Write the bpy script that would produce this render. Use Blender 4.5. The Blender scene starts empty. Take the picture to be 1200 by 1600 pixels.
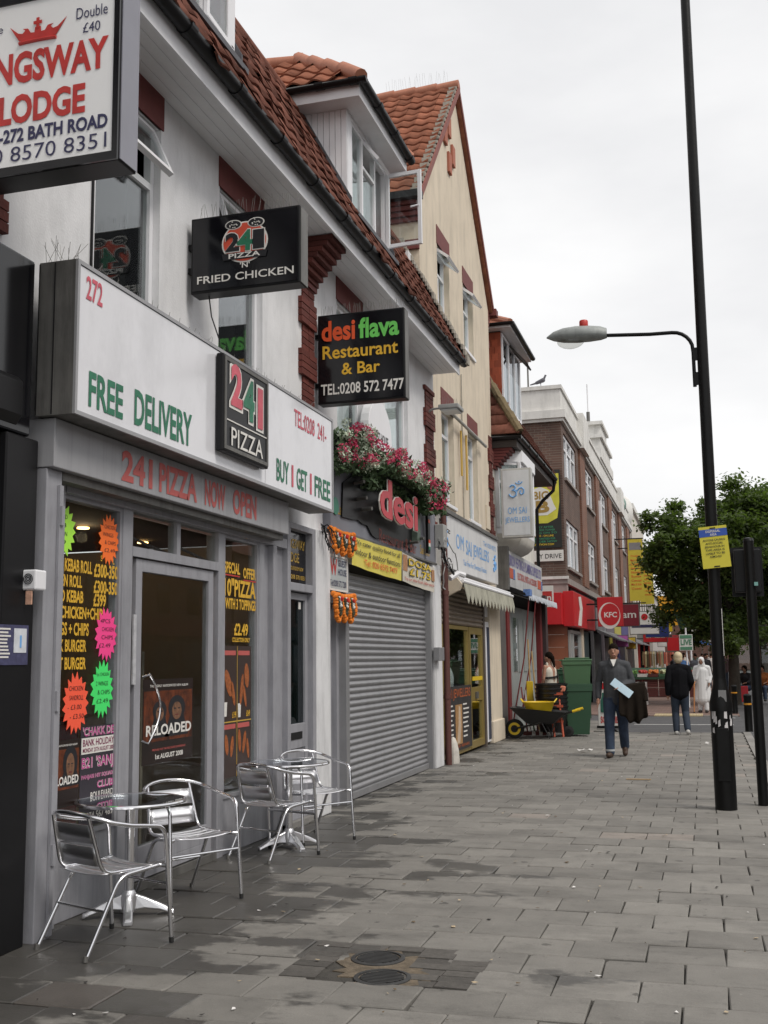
import bpy, bmesh, math, random
from mathutils import Matrix, Vector
rnd = random.Random(7)
S = bpy.context.scene
COL = S.collection
R = math.radians

# ---------------------------------------------------------------- camera
cam_d = bpy.data.cameras.new('camera'); cam = bpy.data.objects.new('camera', cam_d); COL.objects.link(cam)
cam_d.sensor_fit = 'VERTICAL'; cam_d.sensor_height = 24.0; cam_d.lens = 24.0*1690/1600
cam_d.clip_start = .05; cam_d.clip_end = 2000
rot = Matrix(((0.959042, 0.05062, 0.278703), (0.282972, -0.126578, -0.950739), (-0.012849, 0.990664, -0.135717)))
cam.matrix_world = Matrix.Translation((0, 0, 1.6)) @ rot.to_4x4()
S.camera = cam
# ---------------------------------------------------------------- sky
W = bpy.data.worlds.new('World'); S.world = W; W.use_nodes = True
nt = W.node_tree; nt.nodes.clear()
wo = nt.nodes.new('ShaderNodeOutputWorld'); bg = nt.nodes.new('ShaderNodeBackground')
sky = nt.nodes.new('ShaderNodeTexSky'); sky.sky_type = 'NISHITA'; sky.sun_disc = False
SUN_EL, SUN_AZ = R(52), R(115)          # azimuth clockwise from +Y
sky.sun_elevation = SUN_EL; sky.sun_rotation = SUN_AZ
tc = nt.nodes.new('ShaderNodeTexCoord'); mp = nt.nodes.new('ShaderNodeMapping'); mp.inputs['Scale'].default_value = (1.2, 1.2, 3.2)
nz = nt.nodes.new('ShaderNodeTexNoise'); nz.inputs['Scale'].default_value = 2.6; nz.inputs['Detail'].default_value = 6; nz.inputs['Roughness'].default_value = .5
rp = nt.nodes.new('ShaderNodeValToRGB')
rp.color_ramp.elements[0].position = .30; rp.color_ramp.elements[0].color = (.80, .80, .81, 1)
rp.color_ramp.elements[1].position = .68; rp.color_ramp.elements[1].color = (.975, .97, .965, 1)
sc = nt.nodes.new('ShaderNodeVectorMath'); sc.operation = 'SCALE'; sc.inputs['Scale'].default_value = 10.0
mx = nt.nodes.new('ShaderNodeMix'); mx.data_type = 'RGBA'; mx.inputs[0].default_value = .95
L = nt.links.new
L(tc.outputs['Generated'], mp.inputs[0]); L(mp.outputs[0], nz.inputs['Vector']); L(nz.outputs[0], rp.inputs[0])
L(rp.outputs[0], sc.inputs[0]); L(sky.outputs[0], mx.inputs[6]); L(sc.outputs[0], mx.inputs[7])
L(mx.outputs[2], bg.inputs[0]); bg.inputs[1].default_value = .1; L(bg.outputs[0], wo.inputs[0])
# ---------------------------------------------------------------- sun (behind thin cloud)
sd = bpy.data.lights.new('sun', 'SUN'); sd.energy = 1.9; sd.angle = R(20); sd.color = (1, .95, .88)
so = bpy.data.objects.new('sun', sd); COL.objects.link(so)
sv = Vector((math.sin(SUN_AZ)*math.cos(SUN_EL), math.cos(SUN_AZ)*math.cos(SUN_EL), math.sin(SUN_EL)))
so.rotation_euler = sv.to_track_quat('Z', 'Y').to_euler(); so.location = sv*60
S.view_settings.view_transform = 'Standard'; S.view_settings.look = 'None'
S.view_settings.exposure = 0.12; S.view_settings.gamma = 1.0
S.render.engine = 'CYCLES'

# ---------------------------------------------------------------- materials
MATS = {}
def mat(name, col, rough=.6, metal=0., var=.12, vs=3., bump=0., bs=40., spec=.5, emis=0., stain=0., sscale=(1.5,1.5,.35), rand=0., coat=0.):
    """procedural principled: base colour with noise, optional weather stains (streaks), bump, per-object random tone"""
    if name in MATS: return MATS[name]
    m = bpy.data.materials.new(name); m.use_nodes = True; n = m.node_tree.nodes; l = m.node_tree.links.new
    b = n['Principled BSDF']
    b.inputs['Roughness'].default_value = rough; b.inputs['Metallic'].default_value = metal
    b.inputs['Specular IOR Level'].default_value = spec; b.inputs['Coat Weight'].default_value = coat
    c = (*col[:3], 1)
    g = n.new('ShaderNodeNewGeometry')
    no = n.new('ShaderNodeTexNoise'); no.inputs['Scale'].default_value = vs; no.inputs['Detail'].default_value = 6; no.inputs['Roughness'].default_value = .62
    l(g.outputs['Position'], no.inputs['Vector'])
    r = n.new('ShaderNodeMapRange'); r.inputs[1].default_value = .25; r.inputs[2].default_value = .75
    r.inputs[3].default_value = 1-var; r.inputs[4].default_value = 1+var*.6
    l(no.outputs[0], r.inputs[0]); fac = r.outputs[0]
    if stain:
        mpn = n.new('ShaderNodeMapping'); mpn.inputs['Scale'].default_value = sscale; l(g.outputs['Position'], mpn.inputs[0])
        n2 = n.new('ShaderNodeTexNoise'); n2.inputs['Scale'].default_value = 2.2; n2.inputs['Detail'].default_value = 7; n2.inputs['Roughness'].default_value = .7
        l(mpn.outputs[0], n2.inputs['Vector'])
        r2 = n.new('ShaderNodeMapRange'); r2.inputs[1].default_value = .48; r2.inputs[2].default_value = .72; r2.inputs[3].default_value = 1; r2.inputs[4].default_value = 1-stain
        l(n2.outputs[0], r2.inputs[0])
        mu = n.new('ShaderNodeMath'); mu.operation = 'MULTIPLY'; l(fac, mu.inputs[0]); l(r2.outputs[0], mu.inputs[1]); fac = mu.outputs[0]
    if rand:
        oi = n.new('ShaderNodeObjectInfo'); ad = n.new('ShaderNodeMath'); ad.operation = 'ADD'
        l(oi.outputs['Random'], ad.inputs[0]); l(g.outputs['Random Per Island'], ad.inputs[1])
        fr = n.new('ShaderNodeMath'); fr.operation = 'FRACT'; l(ad.outputs[0], fr.inputs[0])
        r3 = n.new('ShaderNodeMapRange'); r3.inputs[3].default_value = 1-rand; r3.inputs[4].default_value = 1+rand; l(fr.outputs[0], r3.inputs[0])
        mu = n.new('ShaderNodeMath'); mu.operation = 'MULTIPLY'; l(fac, mu.inputs[0]); l(r3.outputs[0], mu.inputs[1]); fac = mu.outputs[0]
    vm = n.new('ShaderNodeVectorMath'); vm.operation = 'SCALE'; vm.inputs[0].default_value = c[:3]; l(fac, vm.inputs['Scale'])
    l(vm.outputs[0], b.inputs['Base Color'])
    if bump:
        nb = n.new('ShaderNodeTexNoise'); nb.inputs['Scale'].default_value = bs; nb.inputs['Detail'].default_value = 5; l(g.outputs['Position'], nb.inputs['Vector'])
        bp = n.new('ShaderNodeBump'); bp.inputs['Strength'].default_value = bump; bp.inputs['Distance'].default_value = .01; l(nb.outputs[0], bp.inputs['Height']); l(bp.outputs[0], b.inputs['Normal'])
    if emis:
        b.inputs['Emission Color'].default_value = c; b.inputs['Emission Strength'].default_value = emis
    MATS[name] = m; return m

def glass_mat(name, tint=(.9,.93,.92), gain=1.):
    """thin pane: transparent, with a mirror layer that grows at grazing angles (same from both faces)"""
    if name in MATS: return MATS[name]
    m = bpy.data.materials.new(name); m.use_nodes = True; n = m.node_tree.nodes; l = m.node_tree.links.new; n.clear()
    o = n.new('ShaderNodeOutputMaterial'); ge = n.new('ShaderNodeNewGeometry')
    dt = n.new('ShaderNodeVectorMath'); dt.operation = 'DOT_PRODUCT'; l(ge.outputs['Incoming'], dt.inputs[0]); l(ge.outputs['Normal'], dt.inputs[1])
    def mth(op, a, b=0.):
        q = n.new('ShaderNodeMath'); q.operation = op
        for i, v in enumerate((a, b)):
            if isinstance(v, (int, float)): q.inputs[i].default_value = v
            else: l(v, q.inputs[i])
        return q.outputs[0]
    c = mth('ABSOLUTE', dt.outputs['Value']); f = mth('ADD', mth('MULTIPLY', mth('POWER', mth('SUBTRACT', 1., c), 5.), .96*gain), .042*gain)
    t = n.new('ShaderNodeBsdfTransparent'); t.inputs[0].default_value = (*tint, 1)
    g = n.new('ShaderNodeBsdfGlossy'); g.inputs['Roughness'].default_value = .01; g.inputs[0].default_value = (.95,.97,1,1)
    x = n.new('ShaderNodeMixShader'); l(f, x.inputs[0]); l(t.outputs[0], x.inputs[1]); l(g.outputs[0], x.inputs[2]); l(x.outputs[0], o.inputs[0])
    MATS[name] = m; return m

def brick_mat(name, c1, c2, mortar, axis='Y', bw=.225, bh=.075, bumpy=.4):
    if name in MATS: return MATS[name]
    m = bpy.data.materials.new(name); m.use_nodes = True; n = m.node_tree.nodes; l = m.node_tree.links.new
    b = n['Principled BSDF']; b.inputs['Roughness'].default_value = .85
    g = n.new('ShaderNodeNewGeometry'); s = n.new('ShaderNodeSeparateXYZ'); l(g.outputs['Position'], s.inputs[0])
    cb = n.new('ShaderNodeCombineXYZ'); l(s.outputs['Y' if axis == 'Y' else 'X'], cb.inputs[0]); l(s.outputs['Z' if axis in 'XY' and axis != 'F' else 'Y'], cb.inputs[1])
    br = n.new('ShaderNodeTexBrick'); br.inputs['Scale'].default_value = 1; br.inputs['Brick Width'].default_value = bw; br.inputs['Row Height'].default_value = bh
    br.inputs['Mortar Size'].default_value = .006; br.inputs['Color1'].default_value = (*c1, 1); br.inputs['Color2'].default_value = (*c2, 1); br.inputs['Mortar'].default_value = (*mortar, 1)
    br.inputs['Bias'].default_value = -.1
    l(cb.outputs[0], br.inputs['Vector'])
    no = n.new('ShaderNodeTexNoise'); no.inputs['Scale'].default_value = 1.3; no.inputs['Detail'].default_value = 6; l(g.outputs['Position'], no.inputs['Vector'])
    r = n.new('ShaderNodeMapRange'); r.inputs[1].default_value = .3; r.inputs[2].default_value = .7; r.inputs[3].default_value = .72; r.inputs[4].default_value = 1.15; l(no.outputs[0], r.inputs[0])
    vm = n.new('ShaderNodeVectorMath'); vm.operation = 'SCALE'; l(br.outputs[0], vm.inputs[0]); l(r.outputs[0], vm.inputs['Scale']); l(vm.outputs[0], b.inputs['Base Color'])
    bp = n.new('ShaderNodeBump'); bp.inputs['Strength'].default_value = bumpy; bp.inputs['Distance'].default_value = .008; bp.invert = True; l(br.outputs['Fac'], bp.inputs['Height']); l(bp.outputs[0], b.inputs['Normal'])
    MATS[name] = m; return m

# ---------------------------------------------------------------- mesh helpers
def V(*a): return Vector(a)
class MB:
    def __init__(s): s.v = []; s.f = []; s.m = []
    def add(s, vs, fs, m=0):
        o = len(s.v); s.v += [tuple(p) for p in vs]; s.f += [tuple(i+o for i in f) for f in fs]; s.m += [m]*len(fs); return s
    def box(s, x0, x1, y0, y1, z0, z1, m=0, M=None):
        vs = [Vector((x, y, z)) for x in (x0, x1) for y in (y0, y1) for z in (z0, z1)]
        if M is not None: vs = [M @ p for p in vs]
        return s.add(vs, [(0,1,3,2),(4,6,7,5),(0,4,5,1),(2,3,7,6),(0,2,6,4),(1,5,7,3)], m)
    def quad(s, a, b, c, d, m=0): return s.add([a,b,c,d], [(0,1,2,3)], m)
    def poly(s, pts, m=0): return s.add(pts, [tuple(range(len(pts)))], m)
    def prism(s, pts, d, m=0):
        """closed planar polygon pts extruded by vector d"""
        n = len(pts); pts = [Vector(p) for p in pts]; d = Vector(d); q = [p+d for p in pts]
        nrm = Vector((0,0,0))
        for i in range(n): nrm += pts[i].cross(pts[(i+1) % n])
        fl = nrm.dot(d) > 0
        fs = [tuple(range(n))[::-1] if fl else tuple(range(n)), tuple(range(n, 2*n)) if fl else tuple(range(n, 2*n))[::-1]]
        for i in range(n):
            j = (i+1) % n; f = (i, j, n+j, n+i); fs.append(f if fl else f[::-1])
        return s.add(pts+q, fs, m)
    def tube(s, pts, r, seg=8, m=0, cap=True, closed=False):
        pts = [Vector(p) for p in pts]; n = len(pts); rs = r if isinstance(r, (list, tuple)) else [r]*n
        ts = []
        for i in range(n):
            if closed: t = pts[(i+1) % n]-pts[i-1]
            else: t = pts[min(i+1, n-1)]-pts[max(i-1, 0)]
            ts.append(t.normalized())
        up = Vector((0,0,1)) if abs(ts[0].z) < .9 else Vector((1,0,0))
        u = ts[0].cross(up).normalized(); o = len(s.v); vs = []; fs = []
        for i in range(n):
            u = (u - ts[i]*u.dot(ts[i])).normalized(); w = ts[i].cross(u)
            for k in range(seg):
                a = 2*math.pi*k/seg; vs.append(pts[i]+(u*math.cos(a)+w*math.sin(a))*rs[i])
        for i in range(n if closed else n-1):
            i2 = (i+1) % n
            for k in range(seg):
                k2 = (k+1) % seg; fs.append((i*seg+k, i*seg+k2, i2*seg+k2, i2*seg+k))
        if cap and not closed:
            fs.append(tuple(range(seg))[::-1]); fs.append(tuple((n-1)*seg+k for k in range(seg)))
        return s.add(vs, fs, m)
    def lathe(s, prof, c=(0,0,0), seg=16, m=0, M=None):
        vs = []; fs = []; c = Vector(c)
        for (r, z) in prof:
            for k in range(seg):
                a = 2*math.pi*k/seg; p = Vector((r*math.cos(a), r*math.sin(a), z))
                vs.append((M @ p if M is not None else p)+c)
        for i in range(len(prof)-1):
            for k in range(seg):
                k2 = (k+1) % seg; fs.append((i*seg+k, i*seg+k2, (i+1)*seg+k2, (i+1)*seg+k))
        fs.append(tuple(range(seg))[::-1]); fs.append(tuple((len(prof)-1)*seg+k for k in range(seg)))
        return s.add(vs, fs, m)
    def ell(s, c, r, seg=12, rings=8, m=0, M=None):
        c = Vector(c); vs = []; fs = []
        for i in range(rings+1):
            t = math.pi*i/rings
            for k in range(seg):
                a = 2*math.pi*k/seg; p = Vector((r[0]*math.sin(t)*math.cos(a), r[1]*math.sin(t)*math.sin(a), -r[2]*math.cos(t)))
                vs.append((M @ p if M is not None else p)+c)
        for i in range(rings):
            for k in range(seg):
                k2 = (k+1) % seg; fs.append((i*seg+k, i*seg+k2, (i+1)*seg+k2, (i+1)*seg+k))
        return s.add(vs, fs, m)
    def cap(s, a, b, r0, r1, seg=12, m=0):
        """capsule with tapered radius"""
        a = Vector(a); b = Vector(b); t = (b-a); ln = t.length; t.normalize(); pts = []; rs = []
        for i in range(5): q = math.pi/2*(1-i/4.); pts.append(a-t*r0*math.sin(q)); rs.append(max(r0*math.cos(q), r0*.05))
        for i in range(5): q = math.pi/2*i/4.; pts.append(b+t*r1*math.sin(q)); rs.append(max(r1*math.cos(q), r1*.05))
        return s.tube(pts, rs, seg, m)
    def mesh(s, name):
        me = bpy.data.meshes.new(name); me.from_pydata(s.v, [], s.f); 
        if any(s.m): me.polygons.foreach_set('material_index', s.m)
        me.update(); return me
    def build(s, name, mats, parent=None, smooth=False, bevel=0., kind=None, label=None):
        me = s.mesh(name); return put(name, me, mats, parent, smooth, bevel, kind, label)
EMPTY_LOC = {}
def attach(o, parent):
    if parent is None: return
    o.parent = parent
    if parent.name in EMPTY_LOC: o.matrix_parent_inverse = Matrix.Translation(-EMPTY_LOC[parent.name])
def put(name, me, mats, parent=None, smooth=False, bevel=0., kind=None, label=None):
    if not isinstance(mats, (list, tuple)): mats = [mats]
    if len(me.materials) == 0:
        for m in mats: me.materials.append(m)
    o = bpy.data.objects.new(name, me); COL.objects.link(o); attach(o, parent)
    if smooth:
        me.polygons.foreach_set('use_smooth', [True]*len(me.polygons))
        try: me.set_sharp_from_angle(angle=R(40))
        except Exception: pass
    if bevel:
        b = o.modifiers.new('bevel', 'BEVEL'); b.width = bevel; b.segments = 2; b.limit_method = 'ANGLE'; b.angle_limit = R(40)
    if kind: o['kind'] = kind
    if label: o['label'] = label
    return o
def inst(name, me, loc, rotm=None, parent=None, scale=None):
    o = bpy.data.objects.new(name, me); COL.objects.link(o); attach(o, parent)
    M = Matrix.Translation(loc)
    if rotm is not None: M = M @ rotm.to_4x4()
    if scale is not None: M = M @ Matrix.Diagonal((*scale, 1))
    o.matrix_basis = M; return o
def thing(name, label, cat, loc=(0,0,0), group=None):
    o = bpy.data.objects.new(name, None); COL.objects.link(o); o.location = loc; o.empty_display_size = .2
    EMPTY_LOC[o.name] = Vector(loc); o['label'] = label; o['category'] = cat
    if group: o['group'] = group
    return o
def local_thing(name, label, cat, group=None):
    """a thing whose parts are built round the origin and which is moved afterwards with place()"""
    return thing(name, label, cat, (0,0,0), group)
def place(o, loc, rz=0): o.location = loc; o.rotation_euler = (0, 0, rz); return o
def tag(o, label, cat, group=None):
    o['label'] = label; o['category'] = cat
    if group: o['group'] = group
    return o
def copy_tree(o, parent=None):
    c = o.copy(); COL.objects.link(c); c.parent = parent
    if parent is not None: c.matrix_parent_inverse = o.matrix_parent_inverse.copy()
    for ch in list(o.children): copy_tree(ch, c)
    return c
def struct(o): o['kind'] = 'structure'; return o

# deferred evaluation: lettering and remeshed bodies are turned into plain meshes at the very end
TEXTS = []; BODIES = []
def text(s, parent, origin, u, v, w, h, m, bold=.015, extrude=0., name='lettering', spacing=1.0, lift=0.):
    """flat lettering fitted to a w x h box whose lower left corner is origin, along unit vectors u, v"""
    cu = bpy.data.curves.new('txt', 'FONT'); cu.body = s; cu.size = 1; cu.offset = bold; cu.fill_mode = 'BOTH'; cu.resolution_u = 3; cu.space_character = spacing
    if extrude: cu.extrude = .5
    to = bpy.data.objects.new('txt', cu); COL.objects.link(to)
    me = bpy.data.meshes.new(name); me.materials.append(m)
    o = bpy.data.objects.new(name, me); COL.objects.link(o); attach(o, parent)
    TEXTS.append((to, o, me, Vector(origin), Vector(u), Vector(v), w, h, extrude, lift)); return o
def tF(s, parent, X, y0, z0, w, h, m, **k): return text(s, parent, (X, y0, z0), (0,1,0), (0,0,1), w, h, m, **k)      # on a face looking to the street
def tC(s, parent, Y, x0, z0, w, h, m, **k): return text(s, parent, (x0, Y, z0), (1,0,0), (0,0,1), w, h, m, **k)     # on a face looking down the pavement
def finish_deferred():
    dg = bpy.context.evaluated_depsgraph_get()
    for (to, o, me, og, u, v, w, h, ex, lift) in TEXTS:
        src = bpy.data.meshes.new_from_object(to.evaluated_get(dg))
        co = [p.co.copy() for p in src.vertices]
        if co:
            x0 = min(c.x for c in co); x1 = max(c.x for c in co); y0 = min(c.y for c in co); y1 = max(c.y for c in co)
            n = u.cross(v); sx = w/max(x1-x0, 1e-6); sy = h/max(y1-y0, 1e-6)
            pts = [og+u*(c.x-x0)*sx+v*(c.y-y0)*sy+n*((c.z+.5)*ex if ex else 0)+n*lift for c in co]
            me.from_pydata([tuple(p) for p in pts], [], [tuple(p.vertices) for p in src.polygons]); me.update()
        bpy.data.meshes.remove(src)
    for (bo, o, me, smooth_it) in BODIES:
        src = bpy.data.meshes.new_from_object(bo.evaluated_get(dg))
        me.from_pydata([tuple(p.co) for p in src.vertices], [], [tuple(p.vertices) for p in src.polygons])
        me.polygons.foreach_set('use_smooth', [True]*len(me.polygons)); me.update(); bpy.data.meshes.remove(src)
    for t in TEXTS: cu = t[0].data; bpy.data.objects.remove(t[0]); bpy.data.curves.remove(cu)
    for t in BODIES: me = t[0].data; bpy.data.objects.remove(t[0]); bpy.data.meshes.remove(me)
def body(name, mb, m, parent, voxel=.012, it=3):
    """one continuous surface grown over tapered limbs"""
    bo = bpy.data.objects.new('tmp', mb.mesh('tmp')); COL.objects.link(bo)
    r = bo.modifiers.new('r', 'REMESH'); r.mode = 'VOXEL'; r.voxel_size = voxel
    s = bo.modifiers.new('s', 'SMOOTH'); s.iterations = it; s.factor = .5
    me = bpy.data.meshes.new(name); me.materials.append(m)
    o = bpy.data.objects.new(name, me); COL.objects.link(o); attach(o, parent); BODIES.append((bo, o, me, it)); return o

def wall_F(mb, X, y0, y1, z0, z1, ops=(), depth=.25, m=0):
    """street-facing wall sheet at x=X with rectangular openings (ya,yb,za,zb) and their reveals"""
    ys = sorted({y0, y1, *[a for o in ops for a in o[:2]]}); zs = sorted({z0, z1, *[a for o in ops for a in o[2:]]})
    for i in range(len(ys)-1):
        for j in range(len(zs)-1):
            cy, cz = (ys[i]+ys[i+1])/2, (zs[j]+zs[j+1])/2
            if any(o[0] < cy < o[1] and o[2] < cz < o[3] for o in ops): continue
            for x, fl in ((X, 0), (X-depth, 1)):
                q = [(x, ys[i], zs[j]), (x, ys[i+1], zs[j]), (x, ys[i+1], zs[j+1]), (x, ys[i], zs[j+1])]
                mb.poly(q[::-1] if fl else q, m)
    for (a, b, c, d) in list(ops)+[(y1, y0, z1, z0)]:
        x, xb = X, X-depth
        mb.quad((x,a,c),(x,a,d),(xb,a,d),(xb,a,c), m); mb.quad((x,b,d),(x,b,c),(xb,b,c),(xb,b,d), m)
        mb.quad((x,b,c),(x,a,c),(xb,a,c),(xb,b,c), m); mb.quad((x,a,d),(x,b,d),(xb,b,d),(xb,a,d), m)
    return mb
def frame_F(mb, X0, X1, y0, y1, z0, z1, t, m=0):
    mb.box(X0, X1, y0, y0+t, z0, z1, m); mb.box(X0, X1, y1-t, y1, z0, z1, m)
    mb.box(X0, X1, y0+t, y1-t, z0, z0+t, m); mb.box(X0, X1, y0+t, y1-t, z1-t, z1, m); return mb
def rough_board(): pass

# ---------------------------------------------------------------- palette
M_white = mat('white_render', (.74,.74,.75), .85, var=.10, vs=2.2, bump=.25, bs=60, stain=.17, sscale=(1.6,1.6,.55))
M_upvc = mat('white_upvc', (.78,.78,.80), .4, var=.03, stain=.08)
M_soffit = mat('soffit_board', (.76,.76,.77), .55, var=.03, stain=.07)
M_cream = mat('cream_render', (.65,.565,.445), .9, var=.12, vs=1.6, bump=.3, bs=80, stain=.22, sscale=(2.2,2.2,.4))
M_dred = mat('dark_red_paint', (.15,.032,.028), .7, var=.2, vs=8)
M_qbrick = mat('red_quoin_brick', (.13,.032,.024), .85, var=.25, vs=25, bump=.5, bs=60, rand=.25)
M_tile = mat('terracotta_tile', (.30,.118,.072), .85, var=.35, vs=9, bump=.2, bs=60, rand=.22, stain=.35, sscale=(1,1,1), spec=.15)
M_tiled = mat('old_roof_tile', (.20,.085,.062), .9, var=.4, vs=7, bump=.4, bs=60, rand=.32, stain=.45, sscale=(1,1,1), spec=.12)
M_ridge = mat('ridge_tile', (.40,.16,.095), .7, var=.15, vs=8, stain=.2)
M_mortar = mat('mortar', (.36,.33,.28), .95, var=.25, vs=20, bump=.5)
M_black = mat('black_plastic', (.008,.008,.009), .40, var=.2, spec=.28)
M_blackg = mat('black_gloss', (.006,.006,.008), .12, var=.2)
M_pole = mat('black_pole_paint', (.006,.006,.006), .38, var=.3, vs=6, bump=.15, bs=30, spec=.22)
M_grey = mat('grey_shopfront', (.30,.30,.325), .5, var=.12, vs=5, stain=.26, sscale=(5,5,.6), bump=.12, bs=90)
M_greyd = mat('grey_fascia', (.33,.33,.345), .5, var=.06, stain=.22, sscale=(2,6,.3))
M_alu = mat('weathered_aluminium', (.17,.165,.155), .55, metal=.4, var=.3, stain=.5, sscale=(4,4,.4))
M_shutter = mat('shutter_steel', (.30,.30,.31), .42, metal=.35, var=.08, stain=.18, sscale=(1,2.5,.6))
M_shutterb = mat('brown_shutter', (.20,.155,.115), .55, var=.1, stain=.2)
M_sign = mat('white_sign_face', (.73,.73,.76), .13, var=.05, stain=.16, sscale=(.8,.8,.5), vs=.8)
M_lwhite = mat('letter_white', (.72,.70,.66), .5, var=.03)
M_lred = mat('letter_red', (.50,.035,.03), .5, var=.28, vs=9)
M_lfade = mat('letter_faded_red', (.48,.10,.09), .55, var=.15)
M_lpink = mat('letter_rose', (.62,.10,.14), .5, var=.28, vs=9)
M_lgreen = mat('letter_green', (.02,.17,.09), .5, var=.28, vs=9)
M_lblack = mat('letter_black', (.012,.012,.015), .5, var=.05)
M_lnavy = mat('letter_navy', (.03,.03,.09), .5)
M_lblue = mat('letter_blue', (.16,.38,.72), .5, var=.1)
M_lpurple = mat('letter_violet', (.16,.14,.32), .55, var=.2)
M_lorange = mat('letter_orange', (.72,.09,.02), .5)
M_llime = mat('letter_lime', (.14,.55,.10), .5)
M_lyellow = mat('letter_yellow', (.72,.42,.03), .5)
M_lyel2 = mat('letter_bright_yellow', (.75,.52,.03), .5)
M_lgold = mat('letter_gold', (.52,.33,.05), .45)
M_glass = glass_mat('window_glass')
M_chrome = mat('polished_aluminium', (.80,.80,.82), .16, metal=1., var=.05)
M_slat = mat('brushed_aluminium', (.82,.82,.84), .33, metal=1., var=.05)
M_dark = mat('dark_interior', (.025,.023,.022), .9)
M_curtain = mat('net_curtain', (.66,.70,.70), .9, var=.12, vs=4)
M_red = mat('red_panel', (.50,.015,.02), .4, var=.08)
M_wood = mat('wood', (.42,.27,.12), .7, var=.2, vs=12)
M_yellow = mat('yellow_plastic', (.72,.50,.02), .4, var=.05)
M_green = mat('bin_green', (.026,.078,.040), .42, var=.1, stain=.12)
M_green2 = mat('bin_light_green', (.060,.135,.062), .45, var=.1)
M_rubber = mat('rubber', (.014,.014,.014), .8)
M_skin = mat('skin', (.42,.22,.15), .55, var=.06)
M_skin2 = mat('skin_tan', (.33,.17,.11), .55, var=.06)
M_skin3 = mat('skin_brown', (.22,.11,.07), .55, var=.06)
# ================================================================ GROUND
def slab_material():
    m = bpy.data.materials.new('paving_slab'); m.use_nodes = True; n = m.node_tree.nodes; l = m.node_tree.links.new; b = n['Principled BSDF']
    g = n.new('ShaderNodeNewGeometry'); oi = n.new('ShaderNodeObjectInfo')
    def noise(sc, det=6, ro=.6, mpsc=None):
        t = n.new('ShaderNodeTexNoise'); t.inputs['Scale'].default_value = sc; t.inputs['Detail'].default_value = det; t.inputs['Roughness'].default_value = ro
        if mpsc:
            mp = n.new('ShaderNodeMapping'); mp.inputs['Scale'].default_value = mpsc; l(g.outputs['Position'], mp.inputs[0]); l(mp.outputs[0], t.inputs['Vector'])
        else: l(g.outputs['Position'], t.inputs['Vector'])
        return t.outputs[0]
    def rng(x, a, b_, c, d, smooth=False):
        r = n.new('ShaderNodeMapRange'); r.inputs[1].default_value = a; r.inputs[2].default_value = b_; r.inputs[3].default_value = c; r.inputs[4].default_value = d
        if smooth: r.interpolation_type = 'SMOOTHSTEP'
        l(x, r.inputs[0]); return r.outputs[0]
    def math_(op, a, b_):
        t = n.new('ShaderNodeMath'); t.operation = op
        for i, q in enumerate((a, b_)):
            if isinstance(q, (int, float)): t.inputs[i].default_value = q
            else: l(q, t.inputs[i])
        return t.outputs[0]
    fr = math_('FRACT', math_('ADD', oi.outputs['Random'], g.outputs['Random Per Island']), 0)
    tone = math_('MULTIPLY', rng(fr, 0, 1, .82, 1.12), rng(noise(3.5), .3, .7, .86, 1.1))
    tone = math_('MULTIPLY', tone, rng(noise(160, 3), .35, .65, .9, 1.08))
    # gum spots and dirt
    vo = n.new('ShaderNodeTexVoronoi'); vo.inputs['Scale'].default_value = 3.1; l(g.outputs['Position'], vo.inputs['Vector'])
    spot = math_('ADD', vo.outputs['Distance'], rng(noise(18), .3, .7, -.05, .05))
    tone = math_('MULTIPLY', tone, rng(spot, .075, .10, .50, 1))
    tone = math_('MULTIPLY', tone, rng(noise(1.1, 8, .7, (1, 2.2, 1)), .50, .70, 1, .66)); tone = math_('MULTIPLY', tone, rng(noise(9, 8, .75), .56, .70, 1, .72)); tone = math_('MULTIPLY', tone, rng(noise(30, 4, .6), .66, .72, 1, 1.35))
    # rain-wet areas along the shop fronts and in a few dips
    s = n.new('ShaderNodeSeparateXYZ'); l(g.outputs['Position'], s.inputs[0])
    near = rng(s.outputs['X'], -3.9, -1.8, .44, -.03); fary = rng(s.outputs['Y'], 8.8, 11.8, 0, .30)
    wetn = math_('ADD', noise(1.0, 5, .6, (.8, 1.6, 1)), math_('SUBTRACT', near, fary))
    wetn = math_('ADD', wetn, rng(fr, 0, 1, -.09, .09)); wetn = math_('ADD', wetn, rng(noise(7, 6, .7), .3, .7, -.04, .04))
    wet = rng(wetn, .575, .655, 0, 1, True)
    tone = math_('MULTIPLY', tone, rng(wet, 0, 1, 1, .36))
    vm = n.new('ShaderNodeVectorMath'); vm.operation = 'SCALE'; vm.inputs[0].default_value = (.208, .197, .179); l(tone, vm.inputs['Scale'])
    hs = n.new('ShaderNodeMix'); hs.data_type = 'RGBA'; l(rng(fr, .965, .985, 0, .30), hs.inputs[0]); l(vm.outputs[0], hs.inputs[6])
    pk = n.new('ShaderNodeVectorMath'); pk.operation = 'SCALE'; pk.inputs[0].default_value = (.30, .235, .20); l(tone, pk.inputs['Scale']); l(pk.outputs[0], hs.inputs[7])
    l(hs.outputs[2], b.inputs['Base Color'])
    film = rng(noise(1.7, 3), .62, .68, 0, 1, True)
    ro = math_('SUBTRACT', math_('SUBTRACT', .86, math_('MULTIPLY', wet, .42)), math_('MULTIPLY', film, .12))
    l(ro, b.inputs['Roughness'])
    nb = noise(70, 5); bp = n.new('ShaderNodeBump'); bp.inputs['Strength'].default_value = .25; bp.inputs['Distance'].default_value = .006; l(nb, bp.inputs['Height']); l(bp.outputs[0], b.inputs['Normal'])
    return m
M_slab = slab_material()
M_joint = mat('joint_grit', (.060,.055,.048), .95, var=.4, vs=20, bump=.6, bs=120)
M_asph = mat('asphalt', (.085,.085,.088), .85, var=.25, vs=2, bump=.6, bs=140, stain=.2, sscale=(1,1,1))
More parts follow.
